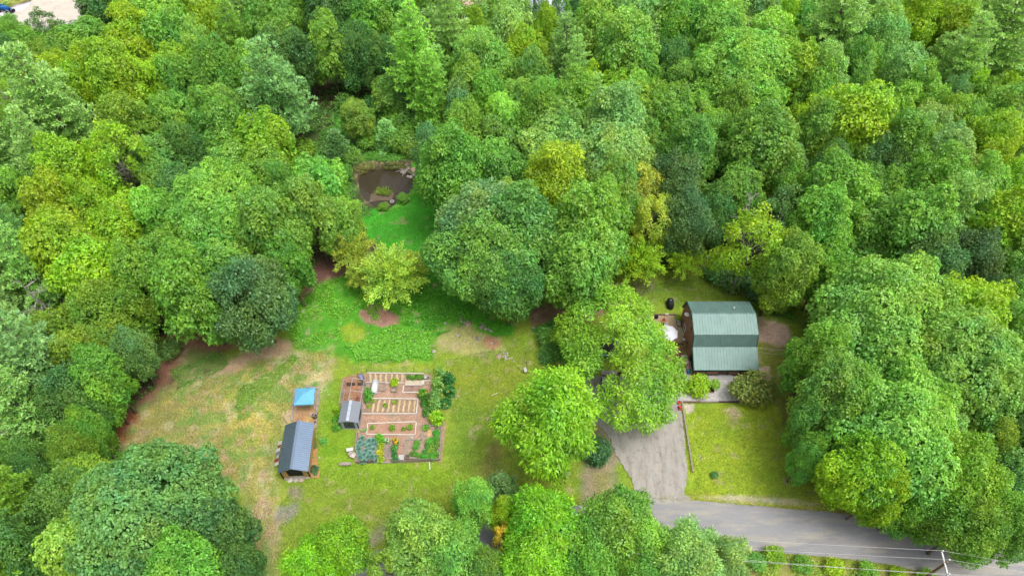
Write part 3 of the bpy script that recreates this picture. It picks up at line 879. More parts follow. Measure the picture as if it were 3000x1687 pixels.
def add_pine(kind, h, Rm, seed, bark=M_BARK, **kw):
    V, cols, mb = pine_crown(h, Rm, seed, **kw)
    cm = cards_mesh(kind + "_crown", V, cols, M_NEEDLE)
    me = bpy.data.meshes.new(kind + "_trunk"); me.from_pydata(mb.v, [], mb.f); me.materials.append(bark); me.shade_smooth()
    KINDS.setdefault(kind, []).append((cm, me, h * 0.55, Rm))
for i in range(4):
    add_pine("pine", 17.0 + i, 4.8, 800 + i, whorls=14, needle=0.5, nw=0.075, tuftn=9, dense=0.9, power=0.6)
for i in range(2):
    add_pine("spruce", 5.0, 2.0, 850 + i, whorls=12, needle=0.26, nw=0.05, dense=1.9, up_=0.1, t0=0.06, tuftn=7)

# bare dead tree
def dead_mesh(seed, h=11.0, R=4.0, n=26):
    r = random.Random(seed); mb = MB()
    mb.tube([(0, 0, -0.3), (0.1, 0, h * 0.4), (0.3, 0.2, h * 0.75), (0.2, 0.4, h)], [0.22, 0.16, 0.10, 0.03], 7)
    for k in range(n):
        t = r.uniform(0.3, 0.97); a = k * 2.4 + r.uniform(-.3, .3)
        L = R * (1.15 - t) * r.uniform(0.7, 1.3) + 0.7
        s = Vector((0.2 * t, 0.3 * t, h * t))
        e = s + Vector((math.cos(a) * L, math.sin(a) * L, L * r.uniform(-0.1, 0.4)))
        m = s.lerp(e, 0.5) + Vector((0, 0, 0.2 * L * r.uniform(-.5, .8)))
        mb.tube([s, m, e], [0.07, 0.045, 0.015], 4, cap=False)
        for q in range(4):
            u = r.uniform(0.3, 0.95); b = s.lerp(m, u * 2) if u < .5 else m.lerp(e, u * 2 - 1)
            aa = a + r.choice((-1, 1)) * r.uniform(0.5, 1.1); l2 = L * 0.4 * r.uniform(0.5, 1)
            mb.tube([b, b + Vector((math.cos(aa) * l2, math.sin(aa) * l2, l2 * r.uniform(-.1, .5)))], [0.03, 0.01], 3, cap=False)
    return mb

# ---- the trees one can tell apart in the photograph: centre of the crown and its radius in the photo, kind, leaf colour
PAL = {
 'YG': ((158, 196, 48), "yellow-green"), 'Y': ((182, 202, 80), "yellow"), 'LG': ((146, 194, 84), "light green"), 'G': ((130, 180, 70), "mid-green"),
 'DG': ((102, 150, 76), "dark green"), 'BG': ((130, 174, 108), "blue-green"), 'PG': ((152, 192, 108), "pale green"), 'DB': ((102, 142, 84), "dark blue-green"),
 'OL': ((138, 178, 64), "olive green"), 'MG': ((122, 174, 78), "deep green"), 'OR': ((216, 190, 70), "orange-tinged yellow"), 'PY': ((178, 192, 110), "pale yellowish"), 'DO': ((124, 148, 74), "dull olive"), 'VG': ((144, 200, 46), "vivid lime")}
T = """
1362 22 26 b DG;1415 30 26 b G;121 75 44 b DG;21 78 32 o G;71 132 48 m G;21 160 38 m DG;131 153 34 b OL;220 117 74 m G;249 21 46 m DG;373 39 66 m LG;444 92 62 m LG;508 32 46 m YG;597 39 34 p PG;
693 85 62 m G;747 21 50 m G;825 53 56 m DG;505 121 48 b LG;348 135 58 m YG;288 199 66 m YG;384 228 50 m YG;142 270 88 p PG;30 262 42 b OL;459 210 52 m G;548 206 58 m G;
444 313 58 m G;327 341 68 m OL;569 338 66 m G;676 378 66 m YG;480 384 50 o DG;302 409 80 b YG;167 445 70 m YG;36 491 56 m G;
420 462 44 m MG;725 491 40 m MG;811 478 62 m LG;89 391 56 p PG;128 543 68 m YG;249 536 50 m YG;306 604 62 m YG;178 643 76 m YG;409 561 66 m G;560 530 128 g LG;427 650 58 m G;
693 589 80 m G;729 668 58 m G;498 739 90 m G;640 749 92 o DB;356 721 62 m OL;242 703 80 m YG;285 795 80 o OL;71 671 62 p PG;28 838 56 p PG;89 916 86 p BG;21 960 62 p BG;
335 893 48 o BG;242 899 68 o OL;262 940 56 m G;21 579 46 p BG;52 1031 84 p PG;258 990 52 m G;209 1014 66 o DG;226 1090 44 o G;174 1140 50 o OL;104 1175 52 o DG;42 1250 66 p OL;21 1345 56 p DG;150 850 62 m OL;
880 53 50 m DG;930 53 55 m G;1100 36 54 m G;1136 89 58 p PG;1080 225 50 p LG;1197 171 62 m LG;1246 190 50 m LG;1203 89 32 m YG;1250 36 44 m LG;1285 92 60 m PG;1378 82 38 a YG;
1310 153 42 m YG;1335 196 48 m LG;1428 142 48 p PG;1491 89 54 m LG;1570 142 80 m LG;1623 46 80 o PG;1456 203 46 p PG;1605 205 50 m G;1157 277 46 o BG;1225 256 44 m G;1260 320 58 m LG;1296 256 42 m LG;
1349 313 52 m G;1378 256 38 m LG;1445 277 56 m G;1463 235 36 m YG;1534 249 42 m YG;1545 325 82 m PG;1605 256 46 m LG;1676 292 66 m G;1694 178 50 o DG;1676 89 46 m G;1428 362 68 m LG;1161 356 54 m G;
898 302 42 m OL;980 238 44 m G;1043 242 42 o DB;1137 432 78 m G;1100 392 52 o BG;1250 436 66 m MG;1403 465 78 a YG;1386 392 74 m PG;1530 415 108 g PG;1528 508 66 m G;1208 570 108 o BG;1310 590 96 m MG;
1212 655 138 g MG;1475 590 98 m G;1467 676 86 m G;1279 712 78 o DG;1386 650 70 m MG;1634 557 50 b Y;1599 653 70 w YG;1727 653 50 w YG;1688 479 62 o DB;1723 564 64 o DB;1741 395 64 m MG;1866 397 64 m G;
1781 53 74 m LG;1902 46 54 m PG;1973 60 40 m YG;2101 60 76 p PG;2225 105 66 o PG;2300 64 54 m YG;2314 21 36 m YG;2393 78 58 m YG;2517 107 90 p PG;2428 167 64 p PG;1859 195 118 g LG;1806 117 60 m LG;1940 117 58 m LG;
2009 131 38 m YG;2073 131 44 m DG;2137 171 46 m G;2073 206 54 m PG;2037 249 46 m G;2179 178 38 m G;2161 224 34 p PG;2275 199 54 m PG;2300 246 58 b G;2386 256 38 o BG;2439 242 38 m VG;2535 242 34 m YG;
2521 285 54 m LG;2421 320 58 b OL;2482 373 62 m YG;2471 434 46 m YG;2531 476 48 m YG;2137 325 90 m YG;2044 338 54 m G;2250 295 56 m G;2314 338 62 m PG;2268 391 66 m G;2357 409 66 m PG;2339 480 74 m G;
2446 491 58 m LG;1913 384 90 m G;2083 473 62 m G;2233 425 58 o BG;1984 424 40 o BG;2161 409 46 m LG;
2228 800 176 g LG;2420 810 100 m YG;2400 930 150 g LG;2517 856 58 m LG;2517 934 70 m YG;2050 900 70 m G;2340 680 86 o DB;2428 668 68 o DB;2286 596 92 m G;2193 586 66 m LG;
2073 579 72 m G;2108 508 80 m G;2250 500 56 m G;2500 579 80 m YG;2553 500 54 m YG;2375 548 74 m PG;2553 703 54 m LG;2481 757 46 o DB;2545 792 54 m LG;1888 610 84 b YG;1966 675 66 m OL;1990 610 50 m G;2066 690 58 m G;
2037 1075 52 o MG;2026 1146 46 o MG;2255 1080 172 g LG;2120 1070 70 m G;2160 1190 84 m YG;2197 1235 54 m YG;2393 1217 96 o OL;2481 1146 56 o OL;2286 1271 66 o G;2428 1324 84 o G;2535 1217 72 o BG;
2517 1324 76 o G;2535 1082 56 o DG;2457 1040 50 m LG;2481 969 82 m LG;2070 990 76 m LG;2560 1010 50 m LG;
1378 1072 112 A VG;1372 1318 88 a VG;1350 1420 86 a VG;1050 1352 92 a LG;1185 1264 56 a LG;1140 1400 80 a LG;872 1374 68 a VG;800 1425 70 a VG;985 1425 60 b OL;1272 1352 36 b OR;1262 1300 36 a YG;1222 1432 54 a G;
1545 1330 100 o G;1480 1405 76 o G;1735 1402 92 a PG;1812 1412 56 a PG;1640 1388 80 o LG;1600 1450 66 o G;
985 695 86 w Y;885 632 62 w Y;1040 672 44 w Y;905 690 40 w Y;
870 560 44 m LG;790 545 60 m LG;
960 150 46 o DG;890 140 50 o DG;1000 60 50 m G;830 130 50 m G;770 150 44 m DG;
"""
def depth_px(kind): return 0
KCODE = {'m': 'maple', 'a': 'ash', 'b': 'birch', 'o': 'oak', 'w': 'willow', 'p': 'pine', 'g': 'great_maple', 'A': 'ash', 's': 'shrub', 'f': 'spruce'}
NAMES = {'maple': 'maple_tree', 'ash': 'ash_tree', 'birch': 'birch_tree', 'oak': 'oak_tree', 'willow': 'willow_tree', 'pine': 'pine_tree', 'great_maple': 'maple_tree', 'shrub': 'shrub', 'spruce': 'spruce_tree', 'hero_ash': 'ash_tree'}
WORD = {'maple': 'maple', 'ash': 'ash tree', 'birch': 'loose-crowned tree', 'oak': 'dense leafy tree', 'willow': 'feathery tree', 'pine': 'pine', 'great_maple': 'maple', 'shrub': 'shrub', 'spruce': 'small spruce', 'hero_ash': 'ash tree'}
TREES = []                       # (object, kind, colour word, photo x, photo y, photo r)
counter = {}
def plant(kind, px_, py_, rpx, colkey, zs=None, var=None, colour=None, label=None, zc_mul=1.0, group=None, fixed_base=None):
    i = counter.get(kind, 0); counter[kind] = i + 1
    lst = KINDS[kind]
    cm, tm, zc, R = lst[(i if var is None else var) % len(lst)]
    lr = random.Random(i * 31 + len(kind) * 7 + int(px_))
    # size from the photo at the height of the crown's middle
    zc_w = zc
    for _ in range(3):
        p = D(px_, py_, zc_w)
        Rw = rpx * KD * depth(p) / FPX
        s = Rw / R
        zsc = zs if zs is not None else (s if kind in ('shrub', 'spruce') else 0.55 * s + 0.48)
        zsc *= zc_mul * (1.3 if kind in ('maple', 'oak', 'ash', 'birch') and zs is None else 1.0) * (1.15 if kind in ('great_maple', 'pine') else 1.0)
        zc_w = zc * zsc
    p = D(px_, py_, zc_w)
    nm = NAMES[kind]
    e = empty(nm, (p.x, p.y, 0), lr.uniform(0, 6.28))
    if kind not in ('shrub', 'spruce', 'great_maple'): e.rotation_euler = (lr.uniform(-.06, .06), lr.uniform(-.06, .06), e.rotation_euler.z)
    e.scale = (s * lr.uniform(0.94, 1.08), s * lr.uniform(0.94, 1.08), zsc)
    c = bpy.data.objects.new("crown", cm); COL.objects.link(c); c.parent = e
    t = bpy.data.objects.new("trunk", tm); COL.objects.link(t); t.parent = e
    rgb, word = PAL[colkey] if colour is None else colour
    j = [lr.uniform(0.93, 1.07) for _ in range(3)]
    b = lr.uniform(0.9, 1.1) * (1.22 if kind == 'pine' else 1.5 if kind == 'spruce' else 1.0)
    cc = CL(*rgb)
    c.color = tuple(cc[k] * j[k] * b for k in range(3)) + (1,)
    tag(e, label, 'shrub' if kind == 'shrub' else 'tree', group)
    TREES.append([e, kind, word, px_, py_, rpx, s, label is not None])
    return e
OCC = []
for ent in T.replace("\n", "").split(";"):
    f = ent.split()
    if len(f) < 5: continue
    x, y, r_ = map(float, f[:3])
    if f[3] == 'p': r_ *= 1.2
    k = KCODE[f[3]]
    if f[3] == 'A':
        e = plant('ash', x, y, r_, f[4], zs=1.25)
    else:
        e = plant(k, x, y, r_, f[4], zc_mul=.62 if (x < 260 and y < 140) or (860 < x < 1060 and 220 < y < 320) else .76 if y > 1230 and 700 < x < 1850 else 1.0)
    OCC.append((e.location.x, e.location.y, e.scale[0] * 5.0))

def plant_at(kind, base, top, R_, colkey, label, var=0):
    """a tall tree whose foot and tip the photo shows"""
    g = D(*base); best = min(((D(top[0], top[1], h / 4.0) - Vector((g.x, g.y, h / 4.0))).length, h / 4.0) for h in range(40, 140))[1]
    cm, tm, zc, R = KINDS[kind][var]
    h0 = max(v.co.z for v in tm.vertices)
    e = empty(NAMES[kind], (g.x, g.y, 0), 1.3, label, "tree"); e.scale = (R_ / R, R_ / R, best / h0)
    c = bpy.data.objects.new("crown", cm); COL.objects.link(c); c.parent = e; c.color = tuple(v * 1.3 for v in CL(*PAL[colkey][0])[:3]) + (1,)
    t = bpy.data.objects.new("trunk", tm); COL.objects.link(t); t.parent = e
    OCC.append((g.x, g.y, R_ * .8))
    return e
plant_at("pine", (735, 385), (610, 105), 7.2, 'BG', "tallest pine, pale blue-green and broad, left of the pond", 1)
plant_at("pine", (1062, 300), (1010, 5), 6.2, 'LG', "tall light green pine with drooping boughs beyond the pond", 2)
# the big ash beside the drive, its own lobes: gap in the middle
HB = D(1548, 985, 0)
hl = []
for x, y, z, r_ in [(1440,830,8,40),(1470,795,10,40),(1450,880,7,38),(1478,925,7,34),(1425,850,6,28),(1530,755,12,38),(1575,768,12.5,38),(1560,815,13,42),(1500,775,10,30),(1610,800,12,40),(1625,850,12,42),(1592,862,13,36),(1655,880,10,40),(1684,930,8.5,36),(1640,930,11,42),(1692,968,7.5,30),(1655,990,8.5,38),(1604,950,11,38),(1590,1000,9,38),(1565,1045,7.5,32),(1622,1040,8,34),(1660,1035,6,26),(1480,850,9,34),(1560,745,10,26),(1640,840,10,30),(1540,848,11,24),(1503,876,9,20),(1512,840,10,22),(1560,905,11,24),(1528,992,7,24),(1500,905,8,22),(1518,1030,6,22),(1545,965,9,18)]:
    p = D(x, y, z)
    hl.append((p.x - HB.x, p.y - HB.y, z, r_ * KD * depth(p) / FPX * 0.95))
V, cols = leaf_crown(sublobes(hl, 10, 0.4, 910, cen=(0.5, 0.5, 6)), 0.5, 7, 0.5, 0.095, 910, elev=(-0.1, 1.1), droop=0.35, spray=0.4, bri=0.16, cen=(0.5, 0.5, 6), inner=900)
cm = cards_mesh("ash_crown", V, cols, M_LEAF)
KINDS['hero_ash'] = [(cm, limbs_mesh("ash_trunk", hl, 5.0, 0.34, 910, M_BARK, 16), 9.0, 8.0)]
e = empty("ash_tree", HB, 0, "broad lime-green ash overhanging the gravel driveway beside the house", "tree")
c = bpy.data.objects.new("crown", cm); COL.objects.link(c); c.parent = e; c.color = CL(146, 192, 60)
t = bpy.data.objects.new("trunk", KINDS['hero_ash'][0][1]); COL.objects.link(t); t.parent = e
OCC.append((HB.x, HB.y, 8))
e = plant('great_maple', 368, 1298, 182, 'MG', zs=0.95, colour=((118, 166, 92), "grey-green"), label="very large grey-green maple in the lower left corner")
OCC.append((e.location.x, e.location.y, 9))
for (x, y, r_, k) in [(560, 1350, 70, 'DG'), (470, 1420, 80, 'G'), (210, 1400, 95, 'LG'), (600, 1412, 46, 'DG'), (90, 1420, 60, 'DG')]:
    e = plant('maple', x, y, r_, k); OCC.append((e.location.x, e.location.y, r_ / 21))

# small trees and shrubs standing apart
SH = [("shrub", 1503, 1140, 36, 'DB', "round dark shrub beside the driveway below the ash trees"), ("spruce", 1262, 1225, 44, 'DB', "dark blue-green pyramidal tree below the lime-green ash"),
      ("spruce", 972, 334, 32, 'BG', "small blue-green spruce above the pond's far bank"), ("spruce", 845, 360, 34, 'DB', "small dark blue spruce left of the pond's far bank"),
      ("shrub", 1755, 968, 32, 'YG', "rounded green shrub in the bed before the porch"), ("shrub", 1800, 966, 14, 'LG', "low green plants beside the rounded shrub before the porch"),
      ("shrub", 1888, 985, 48, 'DO', "tall olive shrub at the right end of the gravel walk"), ("shrub", 1797, 1194, 9, 'DG', "lone tiny dark bush on the front lawn"),
      ("shrub", 1707, 800, 9, 'YG', "small yellow-green bush between patio and covered grill"), ("shrub", 1718, 912, 15, 'PG', "pale leafy plant below the patio by the house wall"),
      ("shrub", 1850, 705, 36, 'DB', "dark blue-green shrub at the back of the house lawn"), ("shrub", 1905, 735, 34, 'DB', "dark shrub behind the house lawn, nearest its corner"), ("shrub", 1800, 690, 30, 'DG', "dark green shrub behind the lawn, left of the blue-green ones"),
      ("shrub", 1925, 760, 24, 'G', "bright leafy bush right behind the metal-roofed house"), ("shrub", 1965, 770, 26, 'G', "bright leafy bush above the two boulders by the house"),
      ("shrub", 1385, 850, 30, 'G', "dark leafy bush left of the driveway ash"), ("shrub", 1375, 890, 26, 'DG', "lower of two bushes left of the driveway ash"),
      ("shrub", 1168, 505, 1, 'G', None), ("shrub", 1015, 498, 16, 'MG', "small bush on the near bank of the pond"), ("shrub", 965, 520, 13, 'G', "low bush at the pond's near left corner"),
      ("shrub", 940, 265, 26, 'MG', "bush in the hollow above the pond, left one"), ("shrub", 1020, 290, 40, 'MG', "wide green thicket above the pond's right end"), ("shrub", 1060, 330, 38, 'MG', "green thicket at the pond's upper right"), ("shrub", 1010, 360, 36, 'MG', "thicket directly above the pond's reeds"), ("shrub", 920, 360, 26, 'OL', "olive bush above the reeds' left end"), ("shrub", 990, 305, 30, 'G', "leafy bush between the two spruces' bank and the wood"), ("shrub", 1040, 375, 26, 'G', "bush just above the pond boulders"), ("shrub", 885, 395, 24, 'MG', "bush at the left end of the reeds"), ("shrub", 865, 440, 24, 'G', "bush on the pond's left bank"), ("shrub", 1065, 285, 30, 'G', "green bush under the pines above the pond"), ("shrub", 870, 265, 30, 'DG', "dark bush at the wood's edge above the spruce"), ("shrub", 770, 380, 30, 'OL', "olive bush under the big pine left of the pond"), ("shrub", 800, 420, 24, 'MG', "low bush left of the pond under pine"),
      ("shrub", 545, 848, 24, 'YG', "yellow-green bush at the foot of the dark oak"), ("shrub", 760, 700, 18, 'G', "small green bush at the wood's edge by the weeds"), ("shrub", 430, 880, 30, 'DG', "dark bush at the edge of the brown clearing"),
      ("shrub", 1950, 1400, 26, 'YG', "yellow-green roadside bush, first right of the pale ash"), ("shrub", 2020, 1418, 26, 'G', "second roadside bush under the power lines"), ("shrub", 2100, 1428, 26, 'YG', "third roadside bush under the power lines"), ("shrub", 2180, 1440, 24, 'G', "fourth roadside bush under the power lines"), ("shrub", 1900, 1412, 24, 'LG', "light green roadside bush touching the pale ash"), ("shrub", 2260, 1446, 22, 'YG', "fifth roadside bush, nearest the power pole"), ("shrub", 2330, 1452, 22, 'G', "last roadside bush at the photo's lower edge"),
      ("shrub", 270, 1120, 30, 'G', "green bush beside the red-brown needle litter"), ("shrub", 205, 1190, 34, 'OL', "olive bush above the great maple"), ("shrub", 1990, 1250, 1, 'G', None)]
for kd, x, y, r_, ck, lb_ in SH:
    if lb_: plant(kd, x, y, r_, ck, label=lb_, zs=None)

# fill the wood between them
lr = random.Random(99)
hand = [(t_[3], t_[4], t_[1]) for t_ in TREES]
filled = 0
for attempt in range(16000):
    if filled >= 150: break
    x, y = lr.uniform(-40, 2616), lr.uniform(-25, 1470)
    p = D(x, y, 9.0)
    R_ = lr.uniform(3.4, 5.2)
    q = np.array([p.x]), np.array([p.y])
    dc = sdist(q[0], q[1], CLEARING)[0]
    if dc < R_ * 0.55: continue
    if 740 < x < 1110 and 190 < y < 560: continue
    if x < 270 and y < 130: continue
    if y < 60 and (1150 < x < 1225 or 1335 < x < 1440): continue
    if p.y < 42 and dc < 8: continue
    if any((p.x - a) ** 2 + (p.y - b) ** 2 < (0.56 * (R_ + r2)) ** 2 for a, b, r2 in OCC): continue
    nb = sorted(TREES, key=lambda t_: (t_[3] - x) ** 2 + (t_[4] - y) ** 2)[:4]
    src = lr.choice(nb)
    kd = src[1] if src[1] in ('maple', 'oak', 'pine', 'birch') else 'maple'
    if kd != 'pine' and lr.random() < .3: kd = lr.choice(['birch', 'ash', 'oak'])
    ck = [k for k, v in PAL.items() if v[1] == src[2]]
    ck = ck[0] if ck else 'G'
    if lr.random() < 0.3: ck = lr.choice(['G', 'MG', 'DG', 'LG'])
    e = plant(kd, x, y, R_ * FPX / KD / depth(p), ck, zc_mul=lr.uniform(0.75, 0.95))
    OCC.append((p.x, p.y, R_)); filled += 1
print("trees", len(TREES), "filled", filled)

# labels for the trees: look, then where it stands, then its rank among its like
CELLS = [(-60, 240, -60, 190, "beside the pale gravel lot"), (240, 560, -60, 190, "in the wood right of the gravel lot"), (560, 850, -60, 240, "behind the tall pine above the pond's left"),
 (850, 1120, -60, 260, "in the dark wood beyond the pond"), (1120, 1400, -60, 225, "along the top behind the pond wood"), (1400, 1720, -60, 225, "at the top middle right"), (1720, 2060, -60, 270, "at the top right around the great maple"),
 (2060, 2340, -60, 270, "among the pines at the top right"), (2340, 2700, -60, 300, "in the top right corner"), (-60, 200, 190, 480, "at the left edge below the gravel lot"), (200, 420, 190, 480, "in the upper left wood"),
 (420, 620, 190, 420, "left of the big blue-green pine"), (620, 860, 240, 520, "left of the pond"), (1080, 1320, 225, 500, "right of the pond"), (1320, 1620, 225, 420, "in the middle of the wood above the bright ash"),
 (1620, 1960, 225, 500, "in the wood far behind the house"), (1960, 2240, 270, 540, "in the wood right above the house"), (2240, 2700, 270, 540, "at the right edge, upper half"),
 (-60, 220, 480, 780, "at the left edge near the dead pine"), (220, 470, 480, 780, "in the yellow-green stand at left"), (420, 620, 420, 640, "around the pale round maple at left"), (470, 860, 520, 900, "at the wood's edge above the dry meadow"),
 (-60, 420, 780, 1160, "left of the dry meadow"), (1080, 1320, 500, 780, "right of the pond lawn"), (1320, 1620, 420, 740, "behind the swing set"), (1620, 2020, 480, 740, "behind the house lawn"),
 (2020, 2300, 540, 760, "beyond the bare soil right of the house"), (2300, 2700, 540, 720, "at the right edge, level with the house"), (2020, 2330, 700, 1010, "right of the house, nearest the lawn"), (2330, 2700, 700, 1010, "right of the house, farther back"),
 (1980, 2250, 1010, 1300, "at the front lawn's right side"), (2250, 2700, 1010, 1400, "between front lawn and the right edge"), (-60, 700, 1160, 1520, "around the great maple at lower left"),
 (700, 1060, 1250, 1520, "along the road at the bottom left"), (1060, 1330, 1180, 1520, "along the road below the vegetable garden"), (1330, 1480, 1000, 1520, "left of the driveway mouth"), (1480, 1900, 1200, 1520, "across the road from the driveway"), (800, 1080, 500, 780, "in the weedy lawn below the pond"), (700, 900, 380, 640, "at the pond's left bank")]
ORD = ["leftmost", "second from left", "third from left", "fourth from left", "fifth from left", "sixth from left", "seventh from left", "eighth from left", "ninth from left", "tenth from left"] + ["number %d from left" % k for k in range(11, 60)]
grp = {}
for t_ in TREES:
    if t_[7]: continue
    x, y = t_[3], t_[4]
    cl = next((c[4] for c in CELLS if c[0] <= x < c[1] and c[2] <= y < c[3]), "in the wood around the clearing")
    size = "large " if t_[5] > 78 else ("small " if t_[5] < 42 else "")
    grp.setdefault((size + t_[2] + " " + WORD[t_[1]], cl), []).append(t_)
for (look, cl), ts in grp.items():
    ts.sort(key=lambda t_: t_[3])
    for k, t_ in enumerate(ts):
        lb_ = look + " " + cl
        if len(ts) > 1: lb_ = ("rightmost" if k == len(ts) - 1 and k > 0 else ORD[k]) + " " + lb_
        t_[0]["label"] = lb_
        t_[0]["group"] = "trees of the wood around the clearing"

# undergrowth in the wood, weeds, grass
fr = [D(-60, -40), D(2640, -40), D(2700, 1500), D(-100, 1500)]
def undergrowth():
    r = np.random.default_rng(77)
    q = scatter_in(fr, 46000, r)
    d = sdist(q[:, 0], q[:, 1], CLEARING)
    lot_ = sdist(q[:, 0], q[:, 1], GP([(-40, 30), (30, 20), (110, -40), (240, -40), (225, 30), (180, 62), (40, 70), (-40, 70)]))
    t2 = sdist(q[:, 0], q[:, 1], GP([(1300, -40), (1480, -40), (1480, 40), (1320, 40)]))
    rdm = np.array([min((p.x - a) ** 2 + (p.y - b) ** 2 for p in rd[::3]) for a, b in q]) if False else None
    ok = (d > 0.4 * r.random(len(q))) & (lot_ > 0.5) & (t2 > 0.5) & ((q[:, 1] > 46) | (d > 2.5))
    q = q[ok]
    h = 2.4 * smooth(0.4, 0.7, fbm(q[:, 0], q[:, 1], 0.35, 3, 4)) * smooth(0, 3, sdist(q[:, 0], q[:, 1], CLEARING))
    P = np.repeat(q, 4, 0) + r.standard_normal((len(q) * 4, 2)) * 0.3
    n = len(P)
    z = np.repeat(h, 4) * r.uniform(0.5, 1.0, n) + 0.05
    a = r.uniform(0, 6.28, n); e_ = r.uniform(-0.1, 0.9, n)
    d3 = np.stack([np.cos(a) * np.cos(e_), np.sin(a) * np.cos(e_), np.sin(e_)], 1)
    nn = unit(np.stack([-np.cos(a) * np.sin(e_), -np.sin(a) * np.sin(e_), np.cos(e_)], 1) + r.standard_normal((n, 3)) * 0.3)
    v = leaf_quads(np.stack([P[:, 0], P[:, 1], z], 1), d3, nn, 0.5 * r.uniform(0.6, 1.3, n), 0.16 * r.uniform(0.7, 1.3, n))
    cl = tint_cols(n, 0.2, 0.3, r) * np.repeat(0.8 + 0.5 * fbm(q[:, 0], q[:, 1], 0.2, 3, 8), 4)[:, None]
    o = bpy.data.objects.new("undergrowth", cards_mesh("undergrowth", v, cl, M_LEAF)); COL.objects.link(o)
    o.color = CL(98, 142, 58)
    tag(o, "low leafy undergrowth on the floor of the wood", "undergrowth", kind="stuff")
undergrowth()

# ================================================================== HOUSE AND YARD
def part(mb, name, m, parent, smooth=False):
    """a mesh given in world coordinates, hung under a thing (or under a part of it)"""
    o = mb.build(name, m, parent, smooth)
    if parent is not None and parent.parent is None:
        o.matrix_local = Matrix.LocRotScale(parent.location, parent.rotation_euler, None).inverted()
    return o
def thing(name, loc, label, cat, group=None, rz=0.0):
    return empty(name, loc, rz, label, cat, group)
def solo(mb, name, m, loc, label, cat, group=None, smooth=False, rz=0.0):
    o = mb.build(name, m, None, smooth, loc, rz)
    return tag(o, label, cat, group)
def WX(x, y, X):                                   # where a sight line meets the plane x = X
    u, v = (x - 1500.0) / FPX, -(y - 843.5) / FPX
    d = Vector((u, math.cos(PITCH) + v * math.sin(PITCH), -math.sin(PITCH) + v * math.cos(PITCH)))
    return Vector((0, 0, CAM_H)) + d * (X / u)

M_ROOF = mat("green_metal_roof", C(122, 156, 148), 0.5, 0.14, 0.8, metal=0.15, spec=0.4)
M_TRIM = mat("green_trim", C(34, 96, 84), 0.6, 0.15, 2.0)
M_SHING = mat("brown_shingle", C(196, 138, 122), 0.85, 0.3, 2.2, bump=0.5, stretch=(1.5, 1.5, 6))
M_WHITE = mat("white_paint", C(238, 238, 236), 0.5, 0.05, 2.0)
M_DARK = mat("dark_glass", C(52, 66, 84), 0.15, 0.2, 2.0, spec=0.6)
M_BLACK = mat("black_cloth", C(38, 40, 46), 0.8, 0.25, 3.0)
M_WOOD = mat("weathered_wood", C(172, 162, 150), 0.85, 0.22, 1.5, bump=0.4, stretch=(4, 4, 4))
M_WOODB = mat("brown_wood", C(140, 112, 98), 0.85, 0.25, 1.5, bump=0.4)
M_TAN = mat("pine_boards", C(212, 172, 116), 0.8, 0.14, 2.0, stretch=(1, 1, 4))
M_CONC = mat("concrete", C(196, 196, 194), 0.9, 0.1, 3.0)
M_STONE = mat("stone", C(206, 198, 182), 0.9, 0.28, 2.5, bump=0.7)
M_STONED = mat("stone_dark", C(166, 158, 146), 0.9, 0.3, 2.5, bump=0.7)
M_STONEP = mat("stone_pink", C(196, 168, 150), 0.9, 0.25, 2.5, bump=0.7)
M_METAL = mat("galvanised_pipe", C(206, 210, 216), 0.4, 0.1, 2.0, metal=0.3)
M_SOIL = mat("soil", C(128, 100, 78), 0.95, 0.35, 4.0, bump=0.8)

H = thing("barn_house", (32.6, 64.5, 0), "barn-shaped house with pale green metal gambrel roof and brown shingle walls", "house")
XL, XR = 27.72, 37.5
def slope(y0, z0, y1, z1, xa=XL, xb=XR, th=0.1, rib=0.46, name="roof_slope"):
    a, b = Vector((0, y0, z0)), Vector((0, y1, z1))
    d = (b - a).normalized(); n = Vector((0, -d.z, d.y))
    if n.z < 0: n = -n
    mb = MB()
    def q(x0, x1, o0, o1):
        pts = [Vector((x, 0, 0)) + p + n * o for o in (o0, o1) for x, p in ((x0, a), (x1, a), (x1, b), (x0, b))]
        mb.add(pts, [(3, 2, 1, 0), (4, 5, 6, 7), (0, 1, 5, 4), (1, 2, 6, 5), (2, 3, 7, 6), (3, 0, 4, 7)])
    q(xa, xb, -th, 0)
    x = xa + 0.06
    while x < xb:
        q(x, x + 0.08, -0.02, 0.04)
        x += rib
    return part(mb, name, M_ROOF, H)
slope(64.54, 7.0, 61.3, 5.92)
slope(64.54, 7.002, 67.75, 5.92)
slope(61.28, 5.9, 60.45, 3.92)
slope(67.77, 5.9, 68.95, 3.0)
slope(60.43, 3.9, 57.3, 2.25, XL + 0.05, XR + 0.15)
part(MB().box((32.56, 64.54, 7.03), (9.9, 0.12, 0.05)), "ridge_cap", M_ROOF, H)
prof = [(60.6, 0), (60.6, 3.75), (61.42, 5.72), (64.54, 6.78), (67.62, 5.72), (68.7, 3.1), (68.7, 0)]
def gable(x, t, name):
    n = len(prof); mb = MB()
    vs = [(x, y, z) for y, z in prof] + [(x + t, y, z) for y, z in prof]
    fs = [tuple(range(n)), tuple(reversed(range(n, 2 * n)))] + [(i, (i + 1) % n, (i + 1) % n + n, i + n) for i in range(n)]
    return part(mb.add(vs, fs), name, M_SHING, H)
gable(27.86, 0.15, "gable_wall"); gable(37.1, 0.15, "gable_wall")
part(MB().box((32.55, 68.62, 1.55), (9.0, 0.15, 3.1)), "wall", M_SHING, H)
part(MB().box((32.55, 60.68, 1.9), (9.0, 0.15, 3.8)), "wall", M_SHING, H)
